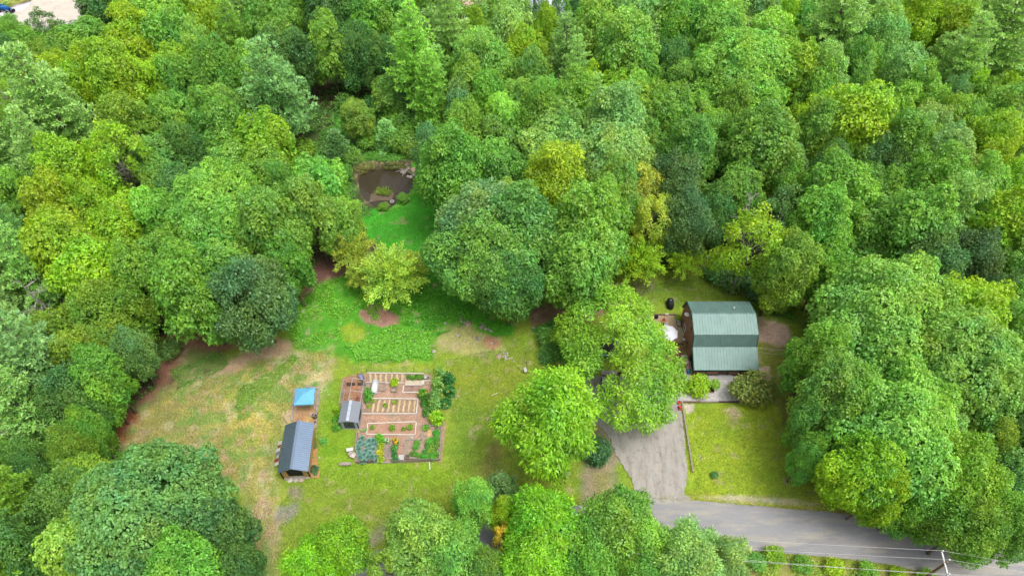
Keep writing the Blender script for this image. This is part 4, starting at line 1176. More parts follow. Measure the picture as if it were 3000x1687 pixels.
for x in (XL - 0.03, XR + 0.03):                   # green boards along the roof edges
    pr = [(60.42, 3.82), (61.24, 5.86), (64.54, 6.95), (67.82, 5.86), (69.0, 2.92)]
    for (a, b) in zip(pr[:-1], pr[1:]):
        part(MB().bar((x, a[0], a[1] - 0.08), (x, b[0], b[1] - 0.08), 0.06, 0.26), "rake_board", M_TRIM, H)
part(MB().box((32.6, 57.34, 2.12), (10.0, 0.05, 0.2)), "fascia", M_TRIM, H)
part(MB().bar((XL, 60.4, 3.76), (XL, 57.34, 2.12), 0.06, 0.22), "rake_board", M_TRIM, H)
# gable window and the small openings beside it
w = [WX(1880 + a / 6.3, 880 + b / 6.3, 27.82) for a, b in ((795, 415), (825, 500), (765, 665), (742, 560))]
wy0, wy1 = (w[2].y + w[3].y) / 2, (w[0].y + w[1].y) / 2
wz0, wz1 = 2.05, 3.35
wc_ = WX(1880 + 782 / 6.3, 880 + 540 / 6.3, 27.82)
wy0, wy1, wz0, wz1 = wc_.y - 0.42, wc_.y + 0.42, wc_.z - 0.85, wc_.z + 0.85
fr_ = part(MB().box((27.82, wc_.y, wz0 - 0.07), (0.1, wy1 - wy0 + 0.4, 0.2)).box((27.82, wc_.y, wz1 + 0.07), (0.1, wy1 - wy0 + 0.4, 0.2))
     .box((27.822, wy0 - 0.09, wc_.z), (0.1, 0.2, wz1 - wz0)).box((27.822, wy1 + 0.09, wc_.z), (0.1, 0.2, wz1 - wz0)).box((27.824, wc_.y, wc_.z), (0.1, wy1 - wy0, 0.1)), "window", M_WHITE, H)
for s_ in (-1, 1):
    part(MB().box((27.835, wc_.y, wc_.z + s_ * 0.45), (0.04, 0.83, 0.79)), "pane", M_DARK, fr_)
for a, b, wy, wz in ((765, 370, .5, .6), (915, 515, .55, .8), (850, 765, .5, .8), (905, 305, .3, .7)):
    p = WX(1880 + a / 6.3, 880 + b / 6.3, 27.88)
    o_ = part(MB().box((27.835, p.y, p.z), (0.06, wy, wz)), "window", M_DARK, H)
    part(MB().box((27.82, p.y, p.z - wz / 2 - 0.04), (0.09, wy + 0.1, 0.07)), "sill", M_SHING, o_)
p = WX(1880 + 840 / 6.3, 880 + 268 / 6.3, 27.6)
part(MB().lathe([(0.02, -0.1), (0.3, 0.0), (0.4, 0.14), (0.36, 0.14), (0.02, 0.02)], 12, (27.55, p.y, p.z)).tube([(27.9, p.y, p.z - .2), (27.55, p.y, p.z - .05)], 0.03), "dish", M_WHITE, H)
p = hz(1080, 318, 6.6)
part(MB().tube([(p.x, p.y, 6.2), (p.x, p.y, 7.15)], 0.09, 8).tube([(p.x, p.y, 7.15), (p.x, p.y, 7.22)], [0.13, 0.11], 8), "vent_pipe", M_WHITE, H)
# screened porch: green posts and rails, brown half-height panels
px5 = lambda x: W(2000 + x / 12.88, 1100, 0).x
posts = [27.95, px5(830), px5(1345), px5(1675), 35.2, 37.2]
for x in posts:
    part(MB().box((x, 57.85, 1.12), (0.2, 0.2, 2.24)), "porch_post", M_TRIM, H)
for y in (59.2, 60.4):
    part(MB().box((28.02, y, 1.4), (0.16, 0.16, 2.8)), "porch_post", M_TRIM, H)
for a, b in ((0, 1), (1, 2), (3, 4), (4, 5)):
    L_ = posts[b] - posts[a] - 0.2
    cx = (posts[a] + posts[b]) / 2
    pn = part(MB().box((cx, 57.86, 0.72), (L_, 0.1, 0.85)), "porch_panel", M_SHING, H)
    part(MB().box((cx, 57.84, 1.2), (L_, 0.16, 0.1)), "rail", M_TRIM, pn)
    part(MB().box((cx, 57.84, 0.2), (L_, 0.16, 0.2)), "rail", M_TRIM, pn)
part(MB().box((32.6, 59.2, 0.12), (9.2, 2.9, 0.22)), "porch_floor", M_WOODB, H)
dr = part(MB().box(((posts[2] + posts[3]) / 2, 57.95, 1.0), (posts[3] - posts[2] - 0.2, 0.06, 2.0)), "door", M_WOODB, H)
part(MB().tube([(posts[3] - 0.3, 57.9, 0.95), (posts[3] - 0.3, 57.84, 0.95), (posts[3] - 0.3, 57.84, 1.1)], 0.02, 5), "handle", M_METAL, dr)
part(MB().box((27.75, 58.9, 0.75), (0.12, 2.3, 0.5)), "side_rail", M_WOOD, H)

# patio, gravel walk, slab
pat = sheet("patio", [h2(*p) for p in [(60, 290), (140, 284), (640, 284), (760, 600), (790, 780), (560, 806), (300, 820), (60, 800), (20, 600)]], 0.12,
            surface_material("patio_sand", C(196, 176, 142), [(C(176, 152, 118), 0.8, 0.45, 0.65, 0.7, (1, 1, 1)), (C(206, 178, 154), 0.5, 0.5, 0.7, 0.7, (1, 1, 1))], 0), 0.02)
tag(pat, kind="structure")
M_WGRAV = surface_material("white_gravel", C(212, 206, 202), [(C(184, 178, 176), 3.0, 0.45, 0.6, 0.8, (1, 1, 1)), (C(226, 220, 216), 0.8, 0.45, 0.7, 0.8, (1, 1, 1)), (C(170, 164, 160), 0.5, 0.55, 0.75, 0.6, (1, 1, 1))], 0, fine=11, fvar=0.16, bump=0.8)
walk = sheet("gravel_walk", [(25.6, 54.55), (25.6, 53.12), (36.4, 53.12), (36.4, 57.7), (27.3, 57.7), (27.1, 56.7), (30.95, 56.6), (30.85, 54.57)], 0.13, M_WGRAV, 0.03, 0.4, 8)
tag(walk, kind="structure")
walk_bed = sheet("flower_bed_soil", [(26.9, 56.6), (30.85, 56.5), (30.75, 54.7), (26.6, 54.7)], 0.125, M_SOIL, 0.02)
tag(walk_bed, kind="structure")
solo(MB().slab([(-1.15, -.4), (1.15, -.4), (1.15, .4), (-1.15, .4)], 0, 0.09), "concrete_slab", M_CONC, (32.95, 57.38, 0.1), "pale concrete slab before the porch door", "slab")
solo(MB().box((0, 0, 0.1), (0.62, 1.5, 0.2)), "concrete_step", M_CONC, (25.25, 53.83, 0.08), "grey concrete step where the gravel walk meets the driveway", "step")
def timber(a, b, m, label, w=0.2, h=0.22, z=0.1, group="landscape timbers edging walk and drive"):
    a, b = Vector(a), Vector(b); c = (a + b) / 2; d = b - a
    mb = MB().box((0, 0, h / 2), (d.length - 0.03, w, h))
    return solo(mb, "timber", m, (c.x, c.y, z - 0.06), label, "timber", group, rz=math.atan2(d.y, d.x))
timber((25.7, 53.0), (28.4, 53.0), M_WOODB, "brown timber at the left end of the gravel walk's lower edge")
timber((28.4, 53.0), (31.1, 53.02), M_WOOD, "pale timber along the middle of the gravel walk's lower edge")
timber((31.1, 53.02), (36.2, 53.0), mat("dark_timber", C(104, 84, 84), .85, .2, 2), "dark timber at the right end of the gravel walk's lower edge")
ye = [53.1, 50.8, 48.4, 46.1, 43.8, 41.7]
for k in range(5):
    timber((25.62 - 0.05 * k, ye[k]), (25.57 - 0.05 * k, ye[k + 1]), M_WOOD, ["first", "second", "third", "fourth", "fifth"][k] + " grey timber along the driveway, counted from the gravel walk")
timber((24.8, 54.75), (26.9, 54.68), M_WOODB, "short timber above the concrete step left of the shrub", 0.16)
timber((27.0, 54.66), (30.8, 54.64), M_WOODB, "long timber between gravel walk and shrub bed", 0.14)
timber((26.7, 57.6), (26.75, 61.2), M_WOOD, "upper timber edging the strip left of the porch", 0.14)
timber((26.72, 54.9), (26.7, 57.5), M_WOOD, "lower timber edging the strip left of the porch", 0.14)
solo(MB().box((0, 0, 0.16), (4.4, 0.18, 0.32)), "patio_kerb", M_WOODB, (25.3, 69.55, 0), "low dark timber wall along the patio's far side", "wall")
solo(MB().box((0, 0, 0.2), (2.6, 0.2, 0.4)), "retaining_timber", M_WOODB, (26.3, 63.72, 0), "low dark timber wall along the patio's near side", "wall")
sp = sheet("porch_side_strip", [(26.75, 56.6), (27.9, 56.6), (27.9, 61.6), (26.8, 61.6)], 0.1, M_WGRAV, 0.02); tag(sp, kind="structure")

def chair(name, loc, rz, m, label, s=1.0, group=None, arms=True):
    t = thing(name, loc, label, "chair", group, rz)
    def bx(n, c, d, M_=None):
        mb = MB().box((c[0] * s, c[1] * s, c[2] * s), (d[0] * s, d[1] * s, d[2] * s), M=M_)
        mb.build(n, m, t)
    bx("seat", (0, 0, 0.43), (0.52, 0.5, 0.05))
    bx("backrest", (0, 0.27, 0.75), (0.52, 0.05, 0.6), Matrix.Rotation(-0.22, 3, 'X'))
    for sx in (-1, 1):
        for sy in (-1, 1):
            bx("leg", (sx * 0.22, sy * 0.2, 0.2), (0.05, 0.05, 0.41))
        if arms: bx("armrest", (sx * 0.27, 0.0, 0.62), (0.06, 0.5, 0.04))
    return t
# umbrella over a round table
uc = h2(497, 572, 2.6)
U = thing("patio_umbrella", (uc.x, uc.y, 0.12), "large white octagonal umbrella open over the patio", "umbrella")
n8 = 8; mb = MB()
cvs = [(uc.x, uc.y, 2.75)]
for k in range(16):
    q = 2 * math.pi * k / 16 + 0.2
    r_ = 1.62 if k % 2 == 0 else 1.44
    cvs.append((uc.x + r_ * math.cos(q), uc.y + r_ * math.sin(q), 2.16 if k % 2 == 0 else 2.24))
mb.add(cvs, [(0, 1 + k, 1 + (k + 1) % 16) for k in range(16)])
cvs2 = [(x, y, z - 0.03) for x, y, z in cvs]; mb.add(cvs2, [(0, 1 + (k + 1) % 16, 1 + k) for k in range(16)])
cn = part(mb, "canopy", mat("umbrella_cloth", C(240, 242, 250), 0.8, 0.03, 1.5), U)
for k in range(8):
    q = 2 * math.pi * k / 8 + 0.2
    part(MB().bar((uc.x, uc.y, 2.66), (uc.x + 1.55 * math.cos(q), uc.y + 1.55 * math.sin(q), 2.13), 0.025, 0.02), "rib", M_METAL, cn)
part(MB().tube([(uc.x, uc.y, 0.12), (uc.x, uc.y, 2.8)], 0.035, 8).lathe([(0.03, 2.74), (0.06, 2.8), (0.02, 2.86)], 8, (uc.x, uc.y, 0)), "pole", M_METAL, U)
part(MB().lathe([(0.32, 0.12), (0.3, 0.2), (0.06, 0.26)], 12, (uc.x, uc.y, 0)), "base", M_BLACK, U)
tb = thing("patio_table", (uc.x, uc.y - .02, 0.12), "round white table beneath the patio umbrella", "table")
part(MB().lathe([(0.75, 0.84), (0.75, 0.88), (0.05, 0.885), (0.05, 0.84)], 20, (uc.x, uc.y, 0), cap=False), "table_top", M_WHITE, tb)
for k in range(4):
    q = k * 1.5708 + .7; part(MB().tube([(uc.x + .6 * math.cos(q), uc.y + .6 * math.sin(q), .12), (uc.x + .5 * math.cos(q), uc.y + .5 * math.sin(q), .85)], .025, 6), "leg", M_WHITE, tb)
p = h2(205, 705, 0.5); chair("patio_chair", (p.x, p.y, 0.12), 1.4, M_WHITE, "white patio chair left of the umbrella, half under the ash")
p = h2(455, 470, 0.8); chair("patio_chair", (p.x, p.y + .2, 0.12), 0.0, M_WHITE, "white patio chair peeking out above the umbrella")
p = h2(415, 400, 0.5); chair("garden_chair", (p.x, p.y, 0.12), 0.5, mat("orange_paint", C(200, 92, 50), .6, .1, 2), "orange-red garden chair on the patio above the umbrella")
# covered grill
p = h2(528, 165, 0)
gr = thing("covered_grill", (p.x, p.y + 0.75, 0), "tall black covered grill on the lawn behind the patio", "grill")
mb = MB()
for z, sx, sy in ((0.02, .55, .9), (0.35, .56, .9), (1.0, .52, .86), (1.25, .46, .74), (1.4, .26, .5)):
    n = 16
    for k in range(n):
        q = 2 * math.pi * k / n; cx = abs(math.cos(q)) ** .55 * (1 if math.cos(q) > 0 else -1); sy_ = abs(math.sin(q)) ** .55 * (1 if math.sin(q) > 0 else -1)
        mb.v.append((sx * cx + (rnd.uniform(-.02, .02)), sy * sy_, z))
for i in range(4):
    for k in range(16):
        mb.f.append((i * 16 + k, i * 16 + (k + 1) % 16, (i + 1) * 16 + (k + 1) % 16, (i + 1) * 16 + k))
mb.f.append(tuple(64 + k for k in range(16)))
mb.build("cover", M_BLACK, gr, True)
for sx in (-1, 1):
    MB().tube([(sx * .3, -.7, .1), (sx * .38, -.7, .1)], 0.1, 10).build("wheel", M_BLACK, gr)
MB().box((0, 0.1, 1.41), (.12, .16, .02)).build("label_tag", M_WHITE, gr)
# long planter on the patio, bins and boxes along its far edge
a, b = h2(652, 262, .5), h2(697, 465, .5)
pl = thing("planter_box", ((a.x + b.x) / 2, (a.y + b.y) / 2, 0.12), "long grey wooden planter beside the house wall on the patio", "planter")
L_ = abs(a.y - b.y); cx, cy = pl.location.x, pl.location.y
for sx in (-1, 1):
    part(MB().box((cx + sx * .27, cy, .33), (.05, L_, .42)), "board", M_WOOD, pl)
    part(MB().box((cx, cy + sx * (L_ / 2 - .025), .33), (.48, .05, .42)), "board", M_WOOD, pl)
part(MB().box((cx, cy, .28), (.49, L_ - .1, .3)), "gravel_fill", M_STONED, pl)
def lidded(name, p, d, m, label, m2=None):
    t = thing(name, p, label, "box")
    MB().box((0, 0, d[2] / 2), d).build("body", m, t)
    MB().box((0, 0, d[2] + .03), (d[0] + .06, d[1] + .06, .06)).build("lid", m2 or m, t)
    return t
p = h2(260, 330, 0); lidded("storage_bin", (p.x, p.y, .12), (.55, .45, .6), M_BLACK, "black storage bin on the patio's far edge")
p = h2(180, 335, 0); lidded("storage_bin", (p.x, p.y, .12), (.7, .5, .35), mat("pink_plastic", C(226, 186, 170), .6, .08, 2), "pale pink storage bin beside the black one")
p = h2(460, 290, 0); lidded("storage_bin", (p.x, p.y + .1, .12), (.5, .3, .3), mat("cream_plastic", C(222, 212, 190), .6, .08, 2), "small cream box on the patio's timber edge")
p = h2(110, 335, 0); lidded("storage_bin", (p.x, p.y, .12), (.5, .4, .4), M_WHITE, "white box half under the ash at the patio corner")
p = h2(768, 752, 0)
hr = thing("hose_reel", (p.x, p.y, .12), "small white hose reel at the house wall by the patio", "hose reel")
MB().tube([(-.2, 0, .3), (.2, 0, .3)], .2, 12).build("drum", M_WHITE, hr)
for sx in (-1, 1): MB().tube([(sx * .22, 0, .3), (sx * .27, 0, .3)], .28, 14).build("flange", M_WHITE, hr); MB().box((sx * .25, 0, .15), (.04, .3, .3)).build("foot", M_WHITE, hr)
# children's things left of the porch
def toy_car(p, m, m2, label, s=1.0):
    t = thing("toy_car", p, label, "toy car")
    MB().box((0, 0, .22 * s), (.42 * s, .75 * s, .22 * s)).box((0, .25 * s, .38 * s), (.38 * s, .22 * s, .12 * s)).build("body", m, t)
    MB().box((0, -.05 * s, .8 * s), (.4 * s, .5 * s, .06 * s)).build("roof", m2, t)
    for sx in (-1, 1):
        for sy in (-1, 1):
            MB().tube([(sx * .17 * s, sy * .22 * s - .05 * s, .33 * s), (sx * .17 * s, sy * .2 * s - .05 * s, .78 * s)], .02 * s, 5).build("pillar", m, t)
            MB().tube([(sx * .2 * s, sy * .26 * s, .1 * s), (sx * .26 * s, sy * .26 * s, .1 * s)], .1 * s, 10).build("wheel", M_BLACK, t)
    return t
M_PINK = mat("hot_pink", C(226, 40, 110), .5, .1, 2); M_LPINK = mat("light_pink", C(246, 186, 206), .5, .05, 2); M_RED = mat("red_plastic", C(236, 70, 56), .5, .08, 2); M_TEAL = mat("teal_plastic", C(70, 186, 200), .5, .08, 2)
p = h2(828, 1175, .3); toy_car((p.x - .1, p.y, .1), M_PINK, M_LPINK, "pink and white ride-on toy car by the porch", 1.25)
p = h2(850, 1262, .2); chair("toy_chair", (p.x, p.y, .1), .3, M_LPINK, "small pale pink toy chair below the toy car", .8)
p = h2(858, 1325, .1); toy_car((p.x - .05, p.y, .1), M_TEAL, M_TEAL, "small teal toy car at the porch corner", .7)
p = h4(255, 940, .1); toy_car((p.x - .05, p.y, .1), M_RED, M_RED, "red toy car at the driveway edge below the step", .8)
p = h4(235, 830, .1); chair("toy_chair", (p.x, p.y, .1), .2, M_RED, "red and pale toy chair above the red toy car", .6)
# service wires from the house to the trees on the right
for (a, b, c_, d_, nm) in ((1330, 715, 1665, 745, "upper"), (1340, 762, 1670, 788, "lower")):
    p0, p1 = hz(a, b, 3.4), hz(c_, d_, 5.2)
    mb = MB().tube([p0 - p0, (p1 - p0) * .5 + Vector((0, 0, -.25)), p1 - p0], .018, 4)
    solo(mb, "service_wire", M_METAL, p0, nm + " thin wire from the house's right side to the wood", "wire", "service wires at the house")
# basin of white flowers in the bed
p = h4(970, 400, .2)
fl = thing("flower_pot", (p.x, p.y, .13), "white flower pot among the plants before the porch", "pot")
MB().lathe([(.16, 0), (.24, .3), (.2, .3), (.14, .05)], 12).build("pot", M_WHITE, fl)
MB().lathe([(.2, .24), (.02, .26)], 12).build("soil", M_SOIL, fl)

# ---- swing set under the trees, trampoline and playhouse under the ash
sw = D(1530, 752, 0)
S = thing("swing_set", (sw.x, sw.y + 1.2, 0), "wooden swing set with yellow seat, ladder and blue slide at the wood's edge", "swing set")
mb = MB
for x in (-1.6, 1.6):
    for y in (-.9, .9):
        MB().bar((x, y, 0), (x, 0, 2.2), .09, .09).build("post", M_WOODB, S)
MB().bar((-1.9, 0, 2.22), (2.9, 0, 2.22), .12, .12).build("beam", M_WOODB, S)
st = MB().box((-0.9, -1.0, .75), (.45, .3, .1)).box((-0.9, -.86, .9), (.45, .05, .28)).build("swing_seat", mat("yellow_plastic", C(244, 190, 40), .5, .05, 2), S)
for sx in (-1, 1): MB().tube([(-.9 + sx * .2, -1.0, .8), (-.9 + sx * .2, 0, 2.2)], .018, 4).build("chain", M_METAL, st)
ld = MB().bar((1.05, -1.5, 0.05), (1.05, -.2, 1.9), .08, .06).bar((1.65, -1.5, 0.05), (1.65, -.2, 1.9), .08, .06).build("ladder", M_WOODB, S)
for k in range(7):
    t_ = k / 6.5; MB().box((1.35, -1.5 + 1.3 * t_, .12 + 1.85 * t_), (.66, .16, .04)).build("rung", M_WOOD, ld)
MB().bar((2.3, -1.2, .15), (2.3, .4, 1.5), .5, .05).bar((2.08, -1.2, .2), (2.08, .4, 1.6), .05, .12).bar((2.52, -1.2, .2), (2.52, .4, 1.6), .05, .12).build("slide", mat("slide_blue", C(90, 140, 210), .4, .05, 2), S)
MB().box((1.7, .5, 1.45), (1.4, 1.2, .06)).build("platform", M_WOODB, S)

pc = tr(640, 1040, 2.6)
P = thing("playhouse", (15.0, 55.9, 0), "small grey-roofed playhouse half hidden under the driveway ash", "playhouse")
M_SHGR = mat("grey_shingle", C(206, 198, 198), .85, .16, 1.2, stretch=(1, 6, 1), bump=.3)
for sy in (-1, 1):
    sl_ = None
    for k in range(6):                                  # courses of roof boards
        t0, t1 = k / 6, (k + 1) / 6
        part(MB().bar((13.55, 55.9 + sy * (0.12 + 1.35 * (t0 + t1) / 2), 2.85 - .95 * (t0 + t1) / 2 + 0.012 * (k % 2)), (16.45, 55.9 + sy * (0.12 + 1.35 * (t0 + t1) / 2), 2.85 - .95 * (t0 + t1) / 2 + 0.012 * (k % 2)), .27, .05), "roof_board", M_SHGR, P)
part(MB().bar((13.5, 55.9, 2.9), (16.5, 55.9, 2.9), .3, .06), "ridge_board", M_WOODB, P)
part(MB().box((15, 55.9, .95), (2.5, 2.3, 1.9)), "wall", mat("playhouse_teal", C(86, 130, 130), .7, .1, 2), P)
for x in (13.72, 16.28):
    pp = MB().add([(x, 54.75, 1.9), (x, 57.05, 1.9), (x, 55.9, 2.8), (x + .04, 54.75, 1.9), (x + .04, 57.05, 1.9), (x + .04, 55.9, 2.8)], [(0, 1, 2), (3, 5, 4), (0, 3, 4, 1), (1, 4, 5, 2), (2, 5, 3, 0)])
    part(pp, "gable", M_WOOD, P)
dd = part(MB().box((14.6, 54.72, .75), (.7, .06, 1.45)), "door", M_WHITE, P)
part(MB().tube([(14.85, 54.68, .75), (14.85, 54.64, .75)], .05, 8), "handle", M_METAL, dd)
tc_ = tr(570, 390, .8)
Tm = thing("trampoline", (tc_.x, tc_.y, 0), "round trampoline with teal-blue pad glimpsed through the ash", "trampoline")
def ring(r0, r1, z, th, n=28):
    mb = MB()
    for r_, z_ in ((r0, z), (r1, z), (r1, z + th), (r0, z + th)):
        for k in range(n): mb.v.append((r_ * math.cos(2 * math.pi * k / n), r_ * math.sin(2 * math.pi * k / n), z_))
    for i in range(4):
        for k in range(n):
            mb.f.append((i * n + k, i * n + (k + 1) % n, ((i + 1) % 4) * n + (k + 1) % n, ((i + 1) % 4) * n + k))
    return mb
ring(1.55, 2.0, .82, .06).build("pad", mat("trampoline_pad", C(40, 150, 190), .6, .1, 1), Tm)
MB().lathe([(1.56, .8), (1.56, .81), (.01, .8)], 28, cap=False).build("jumping_mat", M_BLACK, Tm)
ring(1.96, 2.02, .74, .06).build("frame", M_METAL, Tm)
for k in range(6):
    q = k * math.pi / 3
    lg = MB().tube([(1.98 * math.cos(q), 1.98 * math.sin(q), 0), (1.98 * math.cos(q), 1.98 * math.sin(q), 2.3)], .035, 6).build("pole", M_METAL, Tm)
p = tr(860, 1215, .4); chair("lawn_chair", (p.x, p.y, 0.1), 2.5, M_WHITE, "white plastic chair under the ash below the playhouse")

# ================================================================== SHEDS, PEN AND VEGETABLE GARDEN
M_BLUEM = mat("dark_metal_roof", C(176, 198, 222), 0.24, 0.06, 0.6, metal=0.75, spec=0.5)
B = thing("metal_roofed_shed", (-30.2, 44.4, 0), "open-fronted wooden shed with ribbed dark metal gable roof and stepping stones", "shed")
ax = Vector((-0.07, 1, 0)).normalized()                 # the shed's length runs slightly off the view direction
def sb(u, v, z): return Vector((-29.95, 40.72, 0)) + ax * v + Vector((ax.y, -ax.x, 0)) * u + Vector((0, 0, z))
LB = 7.35
for sg in (-1, 1):
    mb = MB()
    a0, a1, b0, b1 = sb(0, -0.05, 3.42), sb(0, LB, 3.42), sb(sg * 2.05, -0.05, 2.38), sb(sg * 2.05, LB, 2.38)
    n = (a1 - a0).cross(b0 - a0).normalized(); n = n if n.z > 0 else -n
    mb.add([p + n * o for o in (-.06, 0) for p in (a0, a1, b1, b0)], [(3, 2, 1, 0), (4, 5, 6, 7), (0, 1, 5, 4), (1, 2, 6, 5), (2, 3, 7, 6), (3, 0, 4, 7)])
    k = 0
    sl_ = part(mb, "roof_slope", M_BLUEM, B)
    rb = MB()
    while 0.06 + k * .32 < LB:
        v0 = 0.06 + k * .32; k += 1
        q0, q1, q2, q3 = [sb(u, v, z) for u, v, z in ((0.1 * sg, v0, 3.36), (0.1 * sg, v0 + .13, 3.36), (sg * 2.04, v0 + .13, 2.385), (sg * 2.04, v0, 2.385))]
        rb.add([p + n * o for o in (-.01, .07) for p in (q0, q1, q2, q3)], [(3, 2, 1, 0), (4, 5, 6, 7), (0, 1, 5, 4), (1, 2, 6, 5), (2, 3, 7, 6), (3, 0, 4, 7)])
    part(rb, "rib", M_BLUEM, sl_)
part(MB().bar(sb(0, -.06, 3.47), sb(0, LB + .01, 3.47), .3, .05), "ridge_cap", M_BLUEM, B)
for sg in (-1, 1):
    part(MB().bar(sb(sg * 1.75, .3, 1.2), sb(sg * 1.75, LB - .3, 1.2), .1, 2.4), "wall", M_TAN, B)
    part(MB().bar(sb(sg * 1.42, .3, 1.15), sb(sg * 1.68, .3, 1.15), .1, 2.3).bar(sb(sg * 1.05, .3, 1.12), sb(sg * 1.42, .3, 1.12), .1, 2.24), "front_panel", M_TAN, B)
    part(MB().bar(sb(sg * 1.8, .22, 1.15), sb(sg * 1.9, .22, 1.15), .1, 2.3), "corner_post", M_BLACK, B)
part(MB().bar(sb(-1.75, LB - .3, 1.2), sb(1.75, LB - .3, 1.2), .1, 2.4), "wall", M_TAN, B)
part(MB().add([sb(-1.75, .28, 2.35), sb(1.75, .28, 2.35), sb(0, .28, 3.3), sb(-1.75, .36, 2.35), sb(1.75, .36, 2.35), sb(0, .36, 3.3)], [(0, 1, 2), (3, 5, 4), (0, 3, 4, 1), (1, 4, 5, 2), (2, 5, 3, 0)]), "gable", M_BLACK, B)
part(MB().bar(sb(-1.05, .6, 1.1), sb(1.05, .6, 1.1), .06, 2.2), "door", mat("opening_shade", C(30, 32, 36), .6, .2, 2), B)  # no real door: black panel paints the shade inside the open front
part(MB().bar(sb(-1.75, .2, .06), sb(1.75, .2, .06), .5, .14), "sill", M_WOOD, B)
part(MB().bar(sb(1.81, 2.6, 1.9), sb(1.81, 3.5, 1.9), .03, .4), "window", M_BLACK, B)
# flag along its far side
fl_ = thing("striped_flag", sb(-2.15, 3.1, 0), "red, white and grey striped banner hanging on the metal-roofed shed's far side", "flag")
nst = 7
for k in range(nst):
    a, b = 1.3 + k * .52, 1.3 + (k + 1) * .52
    mb = MB()
    w_ = .12 * math.sin(k * 2.1)
    pts = [sb(-2.2 - abs(w_), a, 2.25), sb(-2.2 - abs(w_), b, 2.25), sb(-2.95 - w_, b + .2, 1.5), sb(-2.95 - w_, a + .2, 1.5)]
    n = (pts[1] - pts[0]).cross(pts[3] - pts[0]).normalized()
    mb.add([p + n * o for o in (-.01, .01) for p in pts], [(3, 2, 1, 0), (4, 5, 6, 7), (0, 1, 5, 4), (1, 2, 6, 5), (2, 3, 7, 6), (3, 0, 4, 7)])
    part(mb, "stripe", [M_WHITE, mat("flag_red", C(180, 70, 84), .8, .1, 2), M_WHITE, mat("flag_grey", C(140, 148, 164), .8, .1, 2)][k % 4], fl_)
def blob(sx, sy, sz, seed, n=9, m=5, flat=False):
    r = random.Random(seed); mb = MB()
    amp = [r.uniform(.75, 1.2) for _ in range(n)]
    for i in range(m):
        t = i / (m - 1); ph = t * 1.45
        for k in range(n):
            q = 2 * math.pi * k / n
            a = amp[k] * (1 + r.uniform(-.1, .1))
            cr = math.cos(ph) if not flat else (1 - .25 * t)
            mb.v.append((sx * a * cr * math.cos(q), sy * a * cr * math.sin(q), sz * (math.sin(ph) if not flat else t) + r.uniform(-.05, .05) * sz - .03))
    for i in range(m - 1):
        for k in range(n):
            mb.f.append((i * n + k, i * n + (k + 1) % n, (i + 1) * n + (k + 1) % n, (i + 1) * n + k))
    mb.f.append(tuple((m - 1) * n + k for k in range(n)))
    return mb
for k, (x, y, m_) in enumerate(((350, 1290, mat('flag_pale', C(222, 218, 204), .9, .12, 3)), (462, 1285, mat('flag_greyish', C(206, 196, 184), .9, .12, 3)), (570, 1278, mat('flag_pinkish', C(206, 186, 166), .9, .12, 3)))):
    p = bs(x, y, 0)
    solo(blob(.42, .36, .1, 40 + k, 7, 2, True), "stepping_stone", m_, (p.x, p.y, .06), ["pale", "grey", "pinkish"][k] + " stepping stone before the metal-roofed shed, " + ["left", "middle", "right"][k] + " of three", "stone", "stepping stones before the shed")
# mulch strip with plants on its right
ms = sheet("mulch_strip", [bs(*p) for p in [(800, 330), (850, 330), (905, 640), (880, 900), (940, 1100), (935, 1240), (735, 1240), (760, 1000), (790, 700)]], .09, surface_material("straw_mulch", C(206, 158, 104), [(C(186, 132, 82), 1.2, .45, .65, .8, (1, 1, 1)), (C(216, 176, 128), 2.0, .5, .7, .7, (1, 1, 1))], 0, fvar=.2), .08, .3, 4)
tag(ms, kind="structure")

# ---- blue canopy tent over the dirt pen
Tn = thing("canopy_tent", (-30.7, 52.65, 0), "bright blue pop-up canopy tent standing over the dirt pen", "tent")
M_BLUE = mat("blue_canopy", C(124, 204, 242), .65, .06, .8)
cor = [Vector((-32.3, 54.02, 2.28)), Vector((-29.45, 54.16, 2.28)), Vector((-29.15, 51.38, 2.28)), Vector((-31.97, 51.23, 2.28))]
ap = Vector((-30.72, 52.68, 3.0))
mb = MB()
for k in range(4):
    a, b = cor[k], cor[(k + 1) % 4]
    m_ = (a + b) / 2 * .94 + Vector((ap.x, ap.y, 2.5)) * .06
    pn = MB().add([a, b, ap, a - Vector((0, 0, .03)), b - Vector((0, 0, .03)), ap - Vector((0, 0, .03))], [(0, 1, 2), (5, 4, 3), (0, 3, 4, 1), (1, 4, 5, 2), (2, 5, 3, 0)])
    cpn = part(pn, "canopy_panel", M_BLUE, Tn)
    o_ = (a + b) / 2 - ap; o_.z = 0; o_ = o_.normalized() * .03
    part(MB().bar(a + o_ - Vector((0, 0, .11)), b + o_ - Vector((0, 0, .11)), .02, .2), "valance", M_BLUE, cpn)
    g = Vector((a.x, a.y, 0)) + (Vector((a.x, a.y, 0)) - Vector((ap.x, ap.y, 0))).normalized() * .15
    part(MB().tube([g, a - Vector((0, 0, .05))], .035, 6), "leg", M_WHITE, Tn)
    part(MB().bar(a - Vector((0, 0, .02)), ap - Vector((0, 0, .02)), .04, .06), "hip_pole", M_BLUE, Tn)
part(MB().box((-29.4, 51.33, 2.2), (.22, .02, .16)), "tag", M_WHITE, Tn)
M_GREYB = mat("grey_board", C(178, 166, 156), .85, .18, 1.5)
def board(a, b, label, w=.3, h=.12, m=None, cat="board", group=None, z=0.02, name="board"):
    a, b = Vector(a), Vector(b); d = b - a
    return solo(MB().box((0, 0, h / 2), (d.length, w, h)), name, m or M_GREYB, ((a.x + b.x) / 2, (a.y + b.y) / 2, z), label, cat, group, rz=math.atan2(d.y, d.x))
board(z1(335, 345), z1(310, 540), "upper grey board along the dirt pen's left side", .34, group="boards edging the dirt pen")
